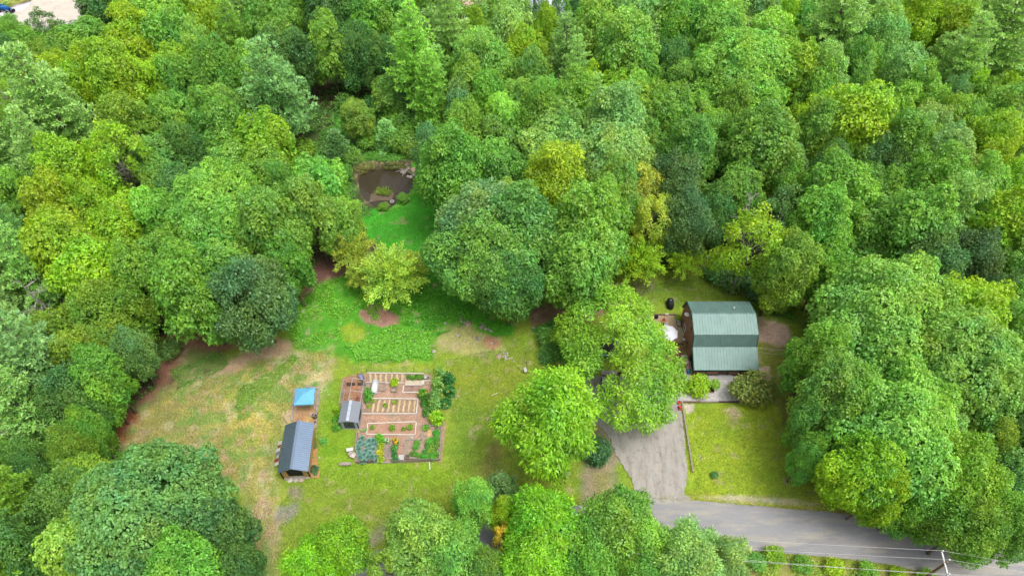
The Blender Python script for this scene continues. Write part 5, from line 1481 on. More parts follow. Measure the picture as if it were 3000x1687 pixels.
board(z1(308, 545), z1(295, 715), "lower grey board along the dirt pen's left side", .34, group="boards edging the dirt pen")
board(z1(605, 350), z1(588, 550), "upper grey board along the dirt pen's right side", .34, group="boards edging the dirt pen")
board(z1(586, 555), z1(566, 800), "lower grey board along the dirt pen's right side", .3, group="boards edging the dirt pen")
board(z1(450, 318), z1(600, 345), "grey board along the dirt pen's far side", .3, group="boards edging the dirt pen")
def bucket(p, r_, h, m, label, handle=True, name="bucket", cat="bucket", fill=None):
    t = thing(name, p, label, cat)
    MB().lathe([(r_ * .8, 0), (r_, h), (r_ * .9, h), (r_ * .72, .04)], 14).build("body", m, t)
    MB().lathe([(r_ * .74, h * .5), (.01, h * .5)], 14, cap=False).build("contents", fill or M_SOIL, t)
    if handle: MB().tube([(r_ * math.cos(q), 0, h + r_ * .7 * math.sin(q)) for q in np.linspace(0, math.pi, 7)], .015, 4).build("handle", M_METAL, t)
    return t
p = z1(535, 650, .2); bucket((p.x, p.y, 0), .3, .5, M_WHITE, "white bucket at the pen's right edge, left of the black tub")
p = z1(562, 670, .2); bucket((p.x, p.y, 0), .34, .4, M_BLACK, "black tub at the pen's right edge")
p = z1(562, 728, .2); bucket((p.x, p.y, 0), .25, .42, M_LPINK, "pale pink bucket below the black tub at the pen")
solo(MB().tube([(0, 0, 0), (.45, -.5, 1.6)], .04, 5), "leaning_stake", M_BLACK, z1(590, 640, 0), "dark stake leaning at the pen's right edge", "stake")
solo(MB().tube([(0, 0, 0), (-.35, .3, 1.5)], .03, 5), "leaning_stake", M_BLACK, z1(240, 740, 0), "dark stake standing above the shed roof's left corner", "stake")

# ---- grey plastic shed
G = thing("garden_shed", (-23.7, 50.2, 0), "small grey plastic shed with pale skylight strip and dark doors", "shed")
M_GREY = mat("grey_plastic", C(150, 156, 166), .55, .06, 1.5); M_LGREY = mat("light_grey_plastic", C(194, 202, 214), .55, .05, 1.5); M_DGREY = mat("dark_grey_plastic", C(84, 92, 100), .5, .1, 2)
x0, x1_, y0, y1_ = -25.0, -22.42, 48.6, 51.8
for x in (x0 + .06, x1_ - .06): part(MB().box((x, 50.2, .95), (.1, y1_ - y0, 1.9)), "wall", M_LGREY, G)
part(MB().box((-23.71, y1_ - .05, .95), (2.38, .1, 1.9)), "wall", M_LGREY, G)
for sx in (-1, 1): part(MB().box((-23.71 + sx * 1.03, y0 + .05, .95), (.5, .1, 1.9)), "front_panel", M_LGREY, G)
for sx in (-1, 1):
    d_ = part(MB().box((-23.71 + sx * .39, y0 + .07, .88), (.76, .06, 1.72)), "door", M_DGREY, G)
    part(MB().box((-23.71 + sx * .08, y0 + .02, .95), (.04, .05, .3)), "handle", M_BLACK, d_)
part(MB().add([(x0, y0 + .02, 1.85), (x1_, y0 + .02, 1.85), (-23.71, y0 + .02, 2.35), (x0, y0 + .1, 1.85), (x1_, y0 + .1, 1.85), (-23.71, y0 + .1, 2.35)], [(0, 1, 2), (3, 5, 4), (0, 3, 4, 1), (1, 4, 5, 2), (2, 5, 3, 0)]), "gable", M_LGREY, G)
for sg in (-1, 1):
    a0, b0 = Vector((-23.71 + sg * .2, 0, 2.42)), Vector((-23.71 + sg * 1.42, 0, 1.84))
    mb = MB()
    n = Vector((sg * .42, 0, .9)).normalized()
    pts = [Vector((a0.x, y0 - .12, a0.z)), Vector((a0.x, y1_ + .15, a0.z)), Vector((b0.x, y1_ + .1, b0.z)), Vector((b0.x, y0 - .06, b0.z))]
    mb.add([p + n * o for o in (-.05, 0) for p in pts], [(3, 2, 1, 0), (4, 5, 6, 7), (0, 1, 5, 4), (1, 2, 6, 5), (2, 3, 7, 6), (3, 0, 4, 7)])
    part(mb, "roof_slope", M_GREY, G)
for k in range(4):
    ln = (y1_ - y0 + .3) / 4
    part(MB().box((-23.71, y0 - .14 + ln * (k + .5), 2.46), (.44, ln - .05, .05)), "skylight", mat("skylight", C(206, 216, 230), .3, .05, 2), G)
part(MB().box((x1_ + .02, 50.4, 1.0), (.05, 1.6, 1.2)), "side_door", M_DGREY, G)
part(MB().box((-23.71, 50.2, .03), (2.7, 3.3, .08)), "floor", M_GREY, G)

# ---- chicken run of pipes behind it
R_ = thing("chicken_run", (-23.95, 53.8, 0), "pipe-framed chicken run with open gable top behind the grey shed", "chicken run")
xl, xr, xm = -25.55, -22.4, -24.05
for y in (51.9, 53.65, 55.8):
    part(MB().tube([(xl, y, 0), (xl, y, 1.9)], .035, 6), "post", M_METAL, R_); part(MB().tube([(xr, y, 0), (xr, y, 1.9)], .035, 6), "post", M_METAL, R_)
    part(MB().tube([(xl, y, 1.9), (xm, y, 2.4), (xr, y, 1.9)], .03, 6), "rafter", M_METAL, R_)
part(MB().tube([(xm, 51.9, 2.4), (xm, 55.8, 2.4)], .04, 6), "ridge_pipe", M_METAL, R_)
for x in (xl, xr): part(MB().tube([(x, 51.9, 1.9), (x, 55.8, 1.9)], .035, 6), "eave_pipe", M_METAL, R_); part(MB().tube([(x, 51.9, .1), (x, 55.8, .1)], .03, 6), "ground_pipe", M_METAL, R_)
wm = MB()
for x in (xl, xr):
    for y in np.arange(52.1, 55.8, .3): wm.tube([(x, y, 0.1), (x, y, 1.9)], .006, 3, False)
    for z in np.arange(.3, 1.9, .3): wm.tube([(x, 51.9, z), (x, 55.8, z)], .006, 3, False)
for x in np.arange(xl + .2, xr, .3): wm.tube([(x, 55.8, .1), (x, 55.8, 1.9)], .006, 3, False)
part(wm, "wire_netting", M_METAL, R_)
for x0_, lab in ((-25.3, "left"), (-23.6, "right")):
    pf = thing("pallet", (x0_ + .6, 55.95, 0), lab + " of two dark pallets standing at the chicken run's far end", "pallet")
    for k in range(7): MB().box((-.55 + k * .18, 0, .45), (.09, .03, .9)).build("slat", M_DGREY, pf)
    for z in (.12, .45, .8): MB().box((0, .05, z), (1.2, .07, .07)).build("rail", M_DGREY, pf)
p = z7(580, 700, .2); bucket((p.x, p.y, 0), .32, .35, mat("coral_plastic", C(238, 116, 116), .5, .06, 2), "coral pink tub inside the chicken run")
p = z7(655, 300, .4)
wb = thing("wheelbarrow", (p.x, p.y, 0), "grey wheelbarrow with black handles beside the chicken run's far corner", "wheelbarrow", rz=.5)
MB().add([(-.3, -.5, .62), (.3, -.5, .62), (.36, .5, .62), (-.36, .5, .62), (-.18, -.3, .32), (.18, -.3, .32), (.2, .3, .32), (-.2, .3, .32)], [(4, 5, 6, 7), (0, 1, 5, 4), (1, 2, 6, 5), (2, 3, 7, 6), (3, 0, 4, 7)]).build("tray", mat("barrow_grey", C(146, 162, 186), .5, .1, 2), wb)
MB().tube([(-.04, -.75, .2), (.04, -.75, .2)], .2, 12).build("wheel", M_BLACK, wb)
for sx in (-1, 1): MB().tube([(sx * .06, -.75, .2), (sx * .25, .2, .36), (sx * .3, .95, .6)], .03, 5).build("handle", M_BLACK, wb); MB().tube([(sx * .22, .3, .33), (sx * .24, .35, 0)], .025, 5).build("leg", M_BLACK, wb)

# ---- beds: soil with boards round it
M_STRING = mat("pale_board", C(236, 228, 216), .85, .12, 2)
def soil_mat(name, c, c2, st=(1, 1, 1), sc_=1.6): return surface_material(name, C(*c), [(C(*c2), sc_, .42, .6, .9, st), (C(204, 184, 156), 1.4, .55, .72, .5, (1, 1, 1))], 0, fvar=.22, bump=.9, fine=10)
def bed(pts, sm, bm, label, w=.15, h=.18, sides=None, z=.07, name="garden_bed", fillh=None):
    c = sum((Vector(p) for p in pts), Vector()) / len(pts)
    t = thing(name, (c.x, c.y, 0), label, "garden bed")
    q = [(p.x, p.y) for p in pts]
    part(MB().slab(q, -.05, z if fillh is None else fillh), "soil", sm, t)
    for i in range(len(pts)):
        if sides is not None and i not in sides: continue
        a, b = Vector(pts[i]), Vector(pts[(i + 1) % len(pts)])
        n = max(1, int((b - a).length / 2.6 + .5))
        for k in range(n):
            p0, p1 = a.lerp(b, k / n), a.lerp(b, (k + 1) / n)
            j = Vector((rnd.uniform(-.03, .03), rnd.uniform(-.03, .03), 0))
            part(MB().bar(p0 + j + Vector((0, 0, h / 2)), p1 + j + Vector((0, 0, h / 2)), w, h), "board", bm, t)
    return t
S_STRAW = soil_mat("straw_rows", (176, 152, 128), (156, 138, 124))
S_STRAW2 = soil_mat("straw_rows_b", (180, 152, 126), (158, 136, 118))
S_RED = soil_mat("red_mulch", (200, 160, 136), (188, 142, 116))
S_BROWN = soil_mat("brown_soil", (188, 164, 142), (160, 136, 118))
S_SAND = soil_mat("pale_sand", (226, 212, 186), (206, 188, 160))
S_PINK = soil_mat("pinkish_mulch", (176, 146, 130), (150, 116, 104))
Z7 = lambda *a: [z7(*p) for p in a]
Z8 = lambda *a: [z8(*p) for p in a]
B_FAR = bed(Z7((760, 215), (1510, 228), (1475, 412), (742, 405)), S_STRAW, M_STRING, "straw-mulched bed in the garden's far left, behind the white cold frame", sides=(0, 2))
bed(Z7((745, 415), (835, 415), (830, 520), (735, 520)), S_BROWN, M_WOOD, "small framed bed just left of the white cold frame", .08, .22)
bed(Z7((992, 418), (1108, 420), (1095, 575), (980, 570)), S_BROWN, M_WOOD, "small framed bed just right of the white cold frame", .1, .25)
bed(Z7((1235, 505), (1335, 505), (1325, 585), (1222, 585)), S_BROWN, M_WOOD, "small square planter box under the lime-green bush", .1, .3)
bed(Z7((1520, 222), (1845, 232), (1835, 345), (1512, 350)), S_BROWN, M_STRING, "narrow leafy bed at the garden's far edge", sides=(0,))
bed(Z7((1505, 358), (1840, 362), (1835, 448), (1490, 452)), S_SAND, M_STRING, "pale sandy bed in the garden's far right", sides=(1, 2))
bed(Z7((1860, 366), (1990, 366), (1960, 450), (1850, 445)), S_BROWN, M_STRING, "little soil bed right of the sandy bed", sides=(0, 3))
bed(Z7((1472, 462), (1850, 462), (1820, 592), (1450, 598)), S_PINK, M_STRING, "pinkish mulched bed below the sandy bed", sides=(2, 3))
B_MID = bed(Z7((850, 712), (1745, 718), (1715, 1002), (665, 1002)), S_STRAW2, M_STRING, "large straw bed with rows across the garden's middle", sides=(0, 1, 2))
bed(Z7((775, 1190), (1480, 1166), (1715, 1160), (1690, 1408), (755, 1402)), S_RED, M_STRING, "red-brown mulched bed with four small plants", .14, .16)
bed(Z8((1830, 300), (2195, 330), (2150, 962), (1485, 935), (1495, 592), (1815, 588)), S_BROWN, M_WOOD, "L-shaped weedy bed with grey timbers in the garden's near right", .2, .22, z=.1)
bed(Z8((575, 560), (960, 560), (975, 1000), (545, 1000)), S_BROWN, M_WOOD, "kale bed in the garden's near left corner", sides=(3,))
M_STRAWR = mat("straw_row", C(226, 198, 152), .95, .2, 5.0, bump=.8)
def straw_rows(t, f, a, b, c, d, n, wid):            # low mounded rows across a bed, from its far edge a-b to its near edge d-c
    for k in range(n):
        u = (k + .5) / n
        p0, p1 = f(a[0] + (b[0] - a[0]) * u, a[1] + (b[1] - a[1]) * u), f(d[0] + (c[0] - d[0]) * u, d[1] + (c[1] - d[1]) * u)
        mb = MB(); m_ = 7
        for i in range(m_):
            q = p0.lerp(p1, .04 + .92 * i / (m_ - 1)); w_ = wid * rnd.uniform(.75, 1.2) * (.6 if i in (0, m_ - 1) else 1); o = rnd.uniform(-.08, .08)
            for x, z in ((-w_, .05), (-w_ * .5, .15), (w_ * .5, .15), (w_, .05)): mb.v.append((q.x + x + o, q.y, z + rnd.uniform(-.015, .015)))
        for i in range(m_ - 1):
            for j in range(3): mb.f.append((i * 4 + j, i * 4 + j + 1, i * 4 + j + 5, i * 4 + j + 4))
        part(mb, "straw_row", M_STRAWR, t)
straw_rows(B_FAR, z7, (770, 225), (1500, 235), (1480, 400), (770, 395), 7, .2)
straw_rows(B_MID, z7, (860, 722), (1735, 728), (1705, 990), (800, 990), 9, .2)
# white cold frame
p = z7(905, 480, .3)
cf = thing("cold_frame", (p.x, p.y, 0), "white barrel-topped cold frame with teal vents in the garden", "cold frame")
mb = MB(); n = 10
for y in (-1.15, 1.0):
    for k in range(n + 1):
        q = math.pi * k / n; mb.v.append((.5 * math.cos(q), y, .35 + .5 * math.sin(q)))
for k in range(n): mb.f.append((k, k + 1, k + n + 2, k + n + 1))
mb.f.append(tuple(range(n + 1))); mb.f.append(tuple(reversed(range(n + 1, 2 * n + 2))))
mb.build("cover", mat("white_poly", C(244, 244, 246), .5, .04, 2), cf, True)
MB().box((0, -.08, .18), (1.02, 2.2, .36)).build("base", M_WHITE, cf)
MB().box((0.06, -1.17, .42), (.34, .05, .3)).build("vent", M_TEAL, cf); MB().box((-.4, -1.17, .42), (.14, .05, .26)).build("vent", M_TEAL, cf)
p = z7(1885, 300, .2); bucket((p.x, p.y, 0), .26, .42, M_WHITE, "left of two white buckets at the garden's far edge", fill=M_WHITE)
p = z7(1945, 302, .2); bucket((p.x, p.y, 0), .24, .4, M_WHITE, "right of two white buckets at the garden's far edge")
p = z7(700, 1318, .15)
ty = thing("seed_tray", (p.x, p.y, .05), "pale green tray of seedlings by the red mulch bed", "tray", rz=.45)
MB().add([(-.42, -.24, .22), (.42, -.24, .22), (.42, .24, .22), (-.42, .24, .22), (-.36, -.19, 0), (.36, -.19, 0), (.36, .19, 0), (-.36, .19, 0)], [(4, 5, 6, 7), (0, 1, 5, 4), (1, 2, 6, 5), (2, 3, 7, 6), (3, 0, 4, 7)]).build("tray", mat("mint_plastic", C(206, 226, 196), .6, .05, 2), ty)
MB().box((0, 0, .14), (.72, .38, .04)).build("seedlings", mat("seedling_green", C(130, 170, 80), .8, .3, 9), ty)
p = z8(1420, 918, .1)
pl_ = thing("pallet", (p.x, p.y, .05), "small white pallet lying by the garden's near fence", "pallet")
for k in range(5): MB().box((0, -.32 + k * .16, .1), (.8, .1, .03)).build("slat", M_WHITE, pl_)
for x in (-.35, 0, .35): MB().box((x, 0, .045), (.07, .75, .07)).build("rail", M_WHITE, pl_)
p = z8(1535, 912, .3); bucket((p.x, p.y, 0.05), .36, .5, M_WOOD, "round grey tub beside the white pallet", False, "planter_tub", "tub")
p = z7(2115, 1255, .3); bucket((p.x, p.y, 0.05), .32, .5, M_METAL, "metal pot under the clipped lime-green bush", False, "planter_tub", "tub")
solo(blob(.42, .25, .2, 71), "white_rock", M_STONE, z8(1610, 532, 0), "white rock below the red mulch bed's corner", "rock")
solo(blob(.16, .14, .14, 72), "white_rock", M_STONE, z7(1360, 1145, 0), "tiny white rock on the soil above the red bed", "rock")
solo(blob(.14, .14, .12, 73), "white_rock", M_STONE, z7(1680, 800, 0), "tiny white rock at the straw bed's right end", "rock")
solo(blob(.18, .16, .12, 74), "white_rock", M_STONE, z7(1490, 840, 0), "tiny pale rock in the middle straw bed", "rock")
# trellis netting panel
tv = [z8(*p, .5) for p in ((1095, 650), (1225, 655), (1215, 945), (1085, 945))]
tl_ = thing("trellis_netting", (tv[0].x, tv[0].y, 0), "grey wire trellis frame lying over the bed right of the kale", "trellis")
for i in range(9):
    t_ = i / 8
    part(MB().tube([tv[0].lerp(tv[1], t_), tv[3].lerp(tv[2], t_)], .014, 4, False), "wire", M_METAL, tl_)
for i in range(13):
    t_ = i / 12
    part(MB().tube([tv[0].lerp(tv[3], t_), tv[1].lerp(tv[2], t_)], .014, 4, False), "wire", M_METAL, tl_)
for v_ in tv: part(MB().tube([(v_.x, v_.y, 0), v_], .025, 5), "leg", M_METAL, tl_)
# ---- fences
M_FENCE = mat("old_picket", C(150, 134, 130), .85, .25, 2); M_FENCEL = mat("pale_picket", C(196, 176, 172), .85, .2, 2)
def picket_fence(a, b, n, label, m, h=.85):
    a, b = Vector(a), Vector(b)
    t = thing("picket_fence", ((a.x + b.x) / 2, (a.y + b.y) / 2, 0), label, "fence")
    d = (b - a).normalized(); ang = math.atan2(d.y, d.x)
    for k in range(n):
        p_ = a.lerp(b, (k + .5) / n)
        hh = h * rnd.uniform(.94, 1.04)
        M_ = Matrix.Rotation(ang, 3, 'Z')
        mb = MB().add([M_ @ Vector(q) + p_ for q in ((-.06, -.02, 0), (.06, -.02, 0), (.06, .02, 0), (-.06, .02, 0), (-.06, -.02, hh), (.06, -.02, hh), (.06, .02, hh), (-.06, .02, hh), (0, -.02, hh + .07), (0, .02, hh + .07))],
                      [(3, 2, 1, 0), (0, 1, 5, 8, 4), (2, 3, 7, 9, 6), (1, 2, 6, 5), (3, 0, 4, 7), (4, 8, 9, 7), (8, 5, 6, 9)])
        part(mb, "picket", m if rnd.random() < .8 else M_FENCEL, t)
    off = Vector((-d.y, d.x, 0)) * .05
    for z in (.22, .62): part(MB().bar(a + off + Vector((0, 0, z)), b + off + Vector((0, 0, z)), .05, .08), "rail", m, t)
    return t
picket_fence(z8(540, 1045), z8(960, 1022), 15, "dark picket fence below the kale bed", M_FENCE)
picket_fence(z8(1245, 1030), z8(2060, 990), 28, "long picket fence along the garden's near right side", M_FENCEL)
board(z8(2060, 985), z8(2150, 975), "white board closing the near fence's right end", .1, .5, M_WOOD, "board", name="fence_board")
board(z8(2160, 970), z8(2200, 340), "grey rail along the garden's right side", .12, .4, M_WOOD, "board", name="fence_board")
board(z8(570, 450), z8(545, 790), "grey rail along the kale bed's left side", .12, .5, M_WOOD, "board", name="fence_board")
board(z8(1050, 1015), z8(1215, 1010), "grey board closing the gap between the two picket fences", .3, .1, M_WOOD, "board", name="gate_board")
board(z8(1960, 1010), z8(1975, 1150), "white board lying on the grass below the picket fence", .14, .06, M_WHITE)
wf = thing("wire_fence", (-19.5, 57.6, 0), "thin wire fence with dark stakes along the garden's far side", "fence")
wp = [z7(765, 210), z7(1235, 208), z7(1668, 202), z7(2050, 215)]
for q in wp: part(MB().tube([q, q + Vector((0, 0, 1.3))], .035, 5), "stake", M_BLACK, wf)
for a, b in zip(wp[:-1], wp[1:]):
    for z in (.25, .55, .85, 1.15): part(MB().tube([a + Vector((0, 0, z)), b + Vector((0, 0, z))], .008, 3, False), "wire", M_METAL, wf)
# table, bench, chairs at the left
p = z8(430, 775, .45)
tb_ = thing("garden_table", (p.x, p.y, 0), "small white table on the grass left of the kale bed", "table", rz=.15)
MB().box((0, 0, .62), (.95, .5, .05)).build("table_top", M_WHITE, tb_)
for sx in (-1, 1):
    for sy in (-1, 1): MB().box((sx * .4, sy * .19, .3), (.05, .05, .6)).build("leg", M_WHITE, tb_)
p = z8(490, 890, .4); chair("plastic_chair", (p.x, p.y, 0), 1.2, mat("faded_white", C(232, 216, 208), .6, .06, 2), "faded white plastic chair against the kale bed's left rail", 1.25)
p = z8(345, 1050, .2)
bn = thing("garden_bench", (p.x, p.y, 0), "low grey-white slatted bench at the garden's near left corner", "bench", rz=.02)
for k in range(3): MB().box((0, -.14 + k * .14, .44), (1.55, .11, .04)).build("seat_slat", M_FENCEL, bn)
MB().box((0, -.23, .38), (1.5, .04, .1)).build("apron", M_WOOD, bn)
for sx in (-1, 1):
    for sy in (-1, 1): MB().box((sx * .6, sy * .16, .2), (.07, .07, .42)).build("leg", M_WOOD, bn)
# ---- plants
def rosette(seed, n=46, R=.5, L=.34, wd=.12, h=.35):
    r = np.random.default_rng(seed)
    k = np.arange(n); a = k * 2.39996 + r.uniform(-.2, .2, n); t = (k + .5) / n
    e = .15 + 1.15 * (1 - t)
    d = np.stack([np.cos(a) * np.cos(e), np.sin(a) * np.cos(e), np.sin(e)], 1)
    p = np.stack([np.cos(a) * .12 * t, np.sin(a) * .12 * t, h * (1 - .5 * t)], 1)
    nn = unit(np.stack([-np.cos(a) * np.sin(e), -np.sin(a) * np.sin(e), np.cos(e)], 1) + r.standard_normal((n, 3)) * .15)
    v = leaf_quads(p, d, nn, L * (.55 + .75 * t) * r.uniform(.85, 1.15, n) * R / .5, wd * r.uniform(.8, 1.2, n), .25, .6)
    return v, tint_cols(n, .12, .06, r)
kale = [cards_mesh("kale_plant", *rosette(60 + i, 54), M_LEAF) for i in range(3)]
KP = [(660,545),(620,625),(705,655),(800,590),(880,590),(920,655),(585,705),(800,690),(885,745),(600,825),(740,780),(700,860),(820,830),(665,935),(775,905),(850,905),(925,900),(700,985),(935,965),(620,900),(600,760)]
kp_w = ["nearest the fence", "at the bed's far end", "in the bed's middle"]
for i, (x, y) in enumerate(KP):
    p = z8(x, y, .3); o = bpy.data.objects.new("kale_plant", kale[i % 3]); COL.objects.link(o)
    o.location = (p.x, p.y, .08); o.rotation_euler.z = i * 1.3; s_ = rnd.uniform(.92, 1.15); o.scale = (s_, s_, s_)
    b_ = rnd.uniform(.9, 1.1); o.color = tuple(v * b_ for v in CL(122, 164, 160)[:3]) + (1,)
    row = sorted(KP, key=lambda q: q[1]); 
    rk_ = row.index((x, y)); mates = sorted(row[rk_ // 4 * 4: rk_ // 4 * 4 + 4])
    tag(o, "blue-green kale plant, %s, in the kale bed's %s row from the far end" % (["leftmost", "second from left", "third from left", "rightmost"][mates.index((x, y))], ["first", "second", "third", "fourth", "fifth", "last"][rk_ // 4]), "kale", "kale plants in the garden")
shr = KINDS['herb']
def bush(x, y, z, rx, ry, hz_, colr, name, label, cat="plant", f=z7, var=0, fruit=None, nf=0):
    """leafy plant: radius in metres, height, at the place the photo shows its middle"""
    cm_, tm_, zc_, R0 = shr[var % 4]
    p = f(x, y, hz_ * .5)
    e_ = empty(name, (p.x, p.y, z), var * 1.1, label, cat)
    e_.scale = (rx / R0, ry / R0, hz_ / 1.35)
    c_ = bpy.data.objects.new("foliage", cm_); COL.objects.link(c_); c_.parent = e_; c_.color = CL(*colr)
    t_ = bpy.data.objects.new("stem", tm_); COL.objects.link(t_); t_.parent = e_
    for k in range(nf):
        q = rnd.uniform(0, 6.28); rr_ = rnd.uniform(.5, .95)
        fm = MB().lathe([(.01, -.03), (.14, 0), (.1, .05), (.01, .06)], 8).build("flower", fruit, e_)
        fm.location = (R0 * rr_ * math.cos(q), R0 * rr_ * math.sin(q), 1.4 * (1 - .4 * rr_ * rr_)); fm.scale = (R0 / rx, R0 / ry, 1.35 / hz_)
    return e_
M_YFL = mat("yellow_flower", C(246, 188, 40), .7, .1, 2); M_WFL = mat("white_flower", C(240, 238, 230), .7, .05, 2)
bush(2160, 250, .05, .75, .8, 2.4, (150, 200, 120), "tall_herb", "tallest pale green feathery plant, far end of the garden's right row", "plant")
bush(2110, 440, .05, .85, .9, 2.3, (146, 196, 118), "tall_herb", "pale feathery plant, second in the garden's right row", var=1)
bush(2080, 640, .05, .9, .9, 2.2, (146, 196, 120), "tall_herb", "pale feathery plant, third in the garden's right row", var=2)
bush(2040, 830, .05, .85, .8, 1.9, (140, 190, 112), "tall_herb", "pale feathery plant, nearest in the garden's right row", var=0)
bush(2330, 330, .05, .8, .9, 1.7, (70, 140, 80), "sunflower_plant", "dark sunflower clump outside the garden, far one", fruit=M_YFL, nf=3)
bush(2340, 560, .05, .8, .9, 1.6, (74, 146, 84), "sunflower_plant", "dark sunflower clump outside the garden, middle one", var=1, fruit=M_YFL, nf=3)
bush(2280, 790, .05, .8, .8, 1.4, (80, 152, 86), "sunflower_plant", "dark sunflower clump outside the garden, near one", var=2, fruit=M_YFL, nf=3)
bush(1830, 620, .05, .8, .8, 1.3, (96, 160, 62), "squash_plant", "yellow-flowered leafy plant left of the pale feathery row", var=1, fruit=M_YFL, nf=5)
bush(1880, 770, .05, .6, .7, 1.2, (88, 152, 60), "squash_plant", "leafy plant below the yellow-flowered one", var=2)
bush(1890, 960, .05, .5, .8, .9, (92, 150, 62), "squash_plant", "low leafy plant beside the clipped lime-green bush", var=0)
bush(2080, 1080, .05, 1.05, 1.1, 1.7, (150, 205, 50), "lime_bush", "clipped lime-green bush at the end of the feathery row", "bush", var=1)
bush(1285, 410, .3, .55, .6, 1.2, (178, 214, 48), "lime_bush", "lime-green bush growing from the square planter box", "bush", var=2)
bush(770, 640, .05, .6, 1.1, 1.3, (104, 172, 72), "vine_plant", "green bush against the chicken run's right side", var=0)
bush(170, 930, .05, .4, .6, 1.2, (150, 200, 56), "vine_plant", "lime-green plant at the grey shed's left side, far one", var=1)
bush(165, 1090, .05, .45, .6, 1.1, (110, 180, 66), "vine_plant", "green plant at the grey shed's left side, middle one", var=2)
bush(160, 1260, .05, .55, .6, .9, (104, 172, 62), "vine_plant", "green plant at the grey shed's left side, near one", var=0, fruit=M_YFL, nf=3)
for k, (x, y, s_) in enumerate(((860, 1265, .32), (1240, 1270, .45), (1465, 1295, .28), (1590, 1260, .38))):
    bush(x, y, .08, s_, s_, s_ * 1.6, (130, 178, 66), "seedling_plant", ["leftmost", "largest", "smallest", "rightmost"][k] + " plant in the red mulch bed", var=k)
for k, (x, y, s_, c_, lb_) in enumerate((( 985, 545, .55, (120, 192, 54), "bright green leafy plant right of the kale's far end"), (1060, 600, .4, (110, 180, 70), "green plant left of the white flowers"), (1030, 700, .45, (176, 200, 62), "yellow-green plant in the strip right of kale, upper"), (1020, 830, .45, (186, 200, 60), "yellow-green plant in the strip right of kale, middle"), (1030, 950, .45, (170, 200, 60), "yellow-green plant in the strip right of kale, lower"),
        (1290, 740, .5, (88, 158, 76), "dark green plant right of the wire trellis, upper"), (1285, 860, .4, (80, 150, 90), "dark green plant right of the wire trellis, middle"), (1300, 960, .4, (80, 150, 96), "dark green plant right of the wire trellis, lower"))):
    bush(x, y, .05, s_, s_ * 1.1, s_ * 1.5, c_, "vegetable_plant", lb_, f=z8, var=k)
bush(1150, 600, .05, .38, .35, .6, (120, 170, 90), "flower_plant", "white-flowered plant above the wire trellis", f=z8, var=1, fruit=M_WFL, nf=9)
bush(1315, 605, .05, .6, .35, .6, (110, 160, 60), "flower_plant", "yellow-orange flowered plant above the dark green row", f=z8, var=2, fruit=M_YFL, nf=14)
VP = [(1720, 640), (1690, 720), (1940, 690), (2060, 720), (2090, 560), (2110, 640), (1640, 850), (1740, 880), (1900, 830), (2000, 800), (2080, 860), (2020, 910), (1860, 910), (1960, 620), (2100, 450), (1900, 350)]
def wrow(x, y):
    row = sorted(VP, key=lambda q: q[1]); i = row.index((x, y)); mates = sorted(row[i // 4 * 4: i // 4 * 4 + 4])
    return ["leftmost", "second from left", "third from left", "rightmost"][mates.index((x, y))], ["first", "second", "third", "nearest"][i // 4]
for k, (x, y) in enumerate(VP):
    s_ = rnd.uniform(.32, .55)
    bush(x, y, .1, s_ * 1.1, s_, s_ * 1.1, (98 + rnd.randint(-15, 25), 166 + rnd.randint(-12, 15), 64), "weed_plant", "low green plant, %s, in the L-shaped bed's %s row from the far end" % wrow(x, y), f=z8, var=k)
for k, (x, y, s_, c_, lb_) in enumerate(((900, 440, .55, (150, 176, 80), "sprawling pale plant in the mulch strip beside the metal-roofed shed"), (1010, 500, .5, (104, 180, 96), "large-leaved squash at the mulch strip's right edge"), (840, 1060, .55, (96, 130, 96), "grey-green plant near the mulch strip's lower end"), (840, 600, .35, (110, 140, 80), "small dusty plant against the shed's right wall"), (795, 820, .2, (130, 180, 70), "tiny plant in the mulch strip's middle"), (860, 1150, .3, (90, 140, 90), "small dark plant at the mulch strip's lower end"))):
    bush(x, y, .08, s_, s_, s_ * 1.2, c_, "strip_plant", lb_, f=bs, var=k)
for k, (x, y) in enumerate(((1570, 290), (1650, 310), (1730, 280), (1800, 300))):
    bush(x, y, .06, .42, .35, .55, (106, 160, 66), "bean_plant", "low plant in the far leafy bed, " + ["first", "second", "third", "fourth"][k] + " from its left end", var=k)
for k, (x, y) in enumerate(((870, 760), (790, 850), (1110, 840), (1300, 780))):
    bush(x, y, .07, .35, .35, .35, (140, 168, 76), "row_weed", "small weed in the middle straw bed, " + ["first", "second from left", "third from left", "last"][[1, 0, 2, 3][k]], var=k)
st_ = solo(blob(.55, .8, .22, 77), "straw_pile", mat("straw", C(224, 184, 128), .9, .2, 6, bump=.8), z8(1960, 460, 0), "heap of golden straw in the L-shaped bed", "straw pile")

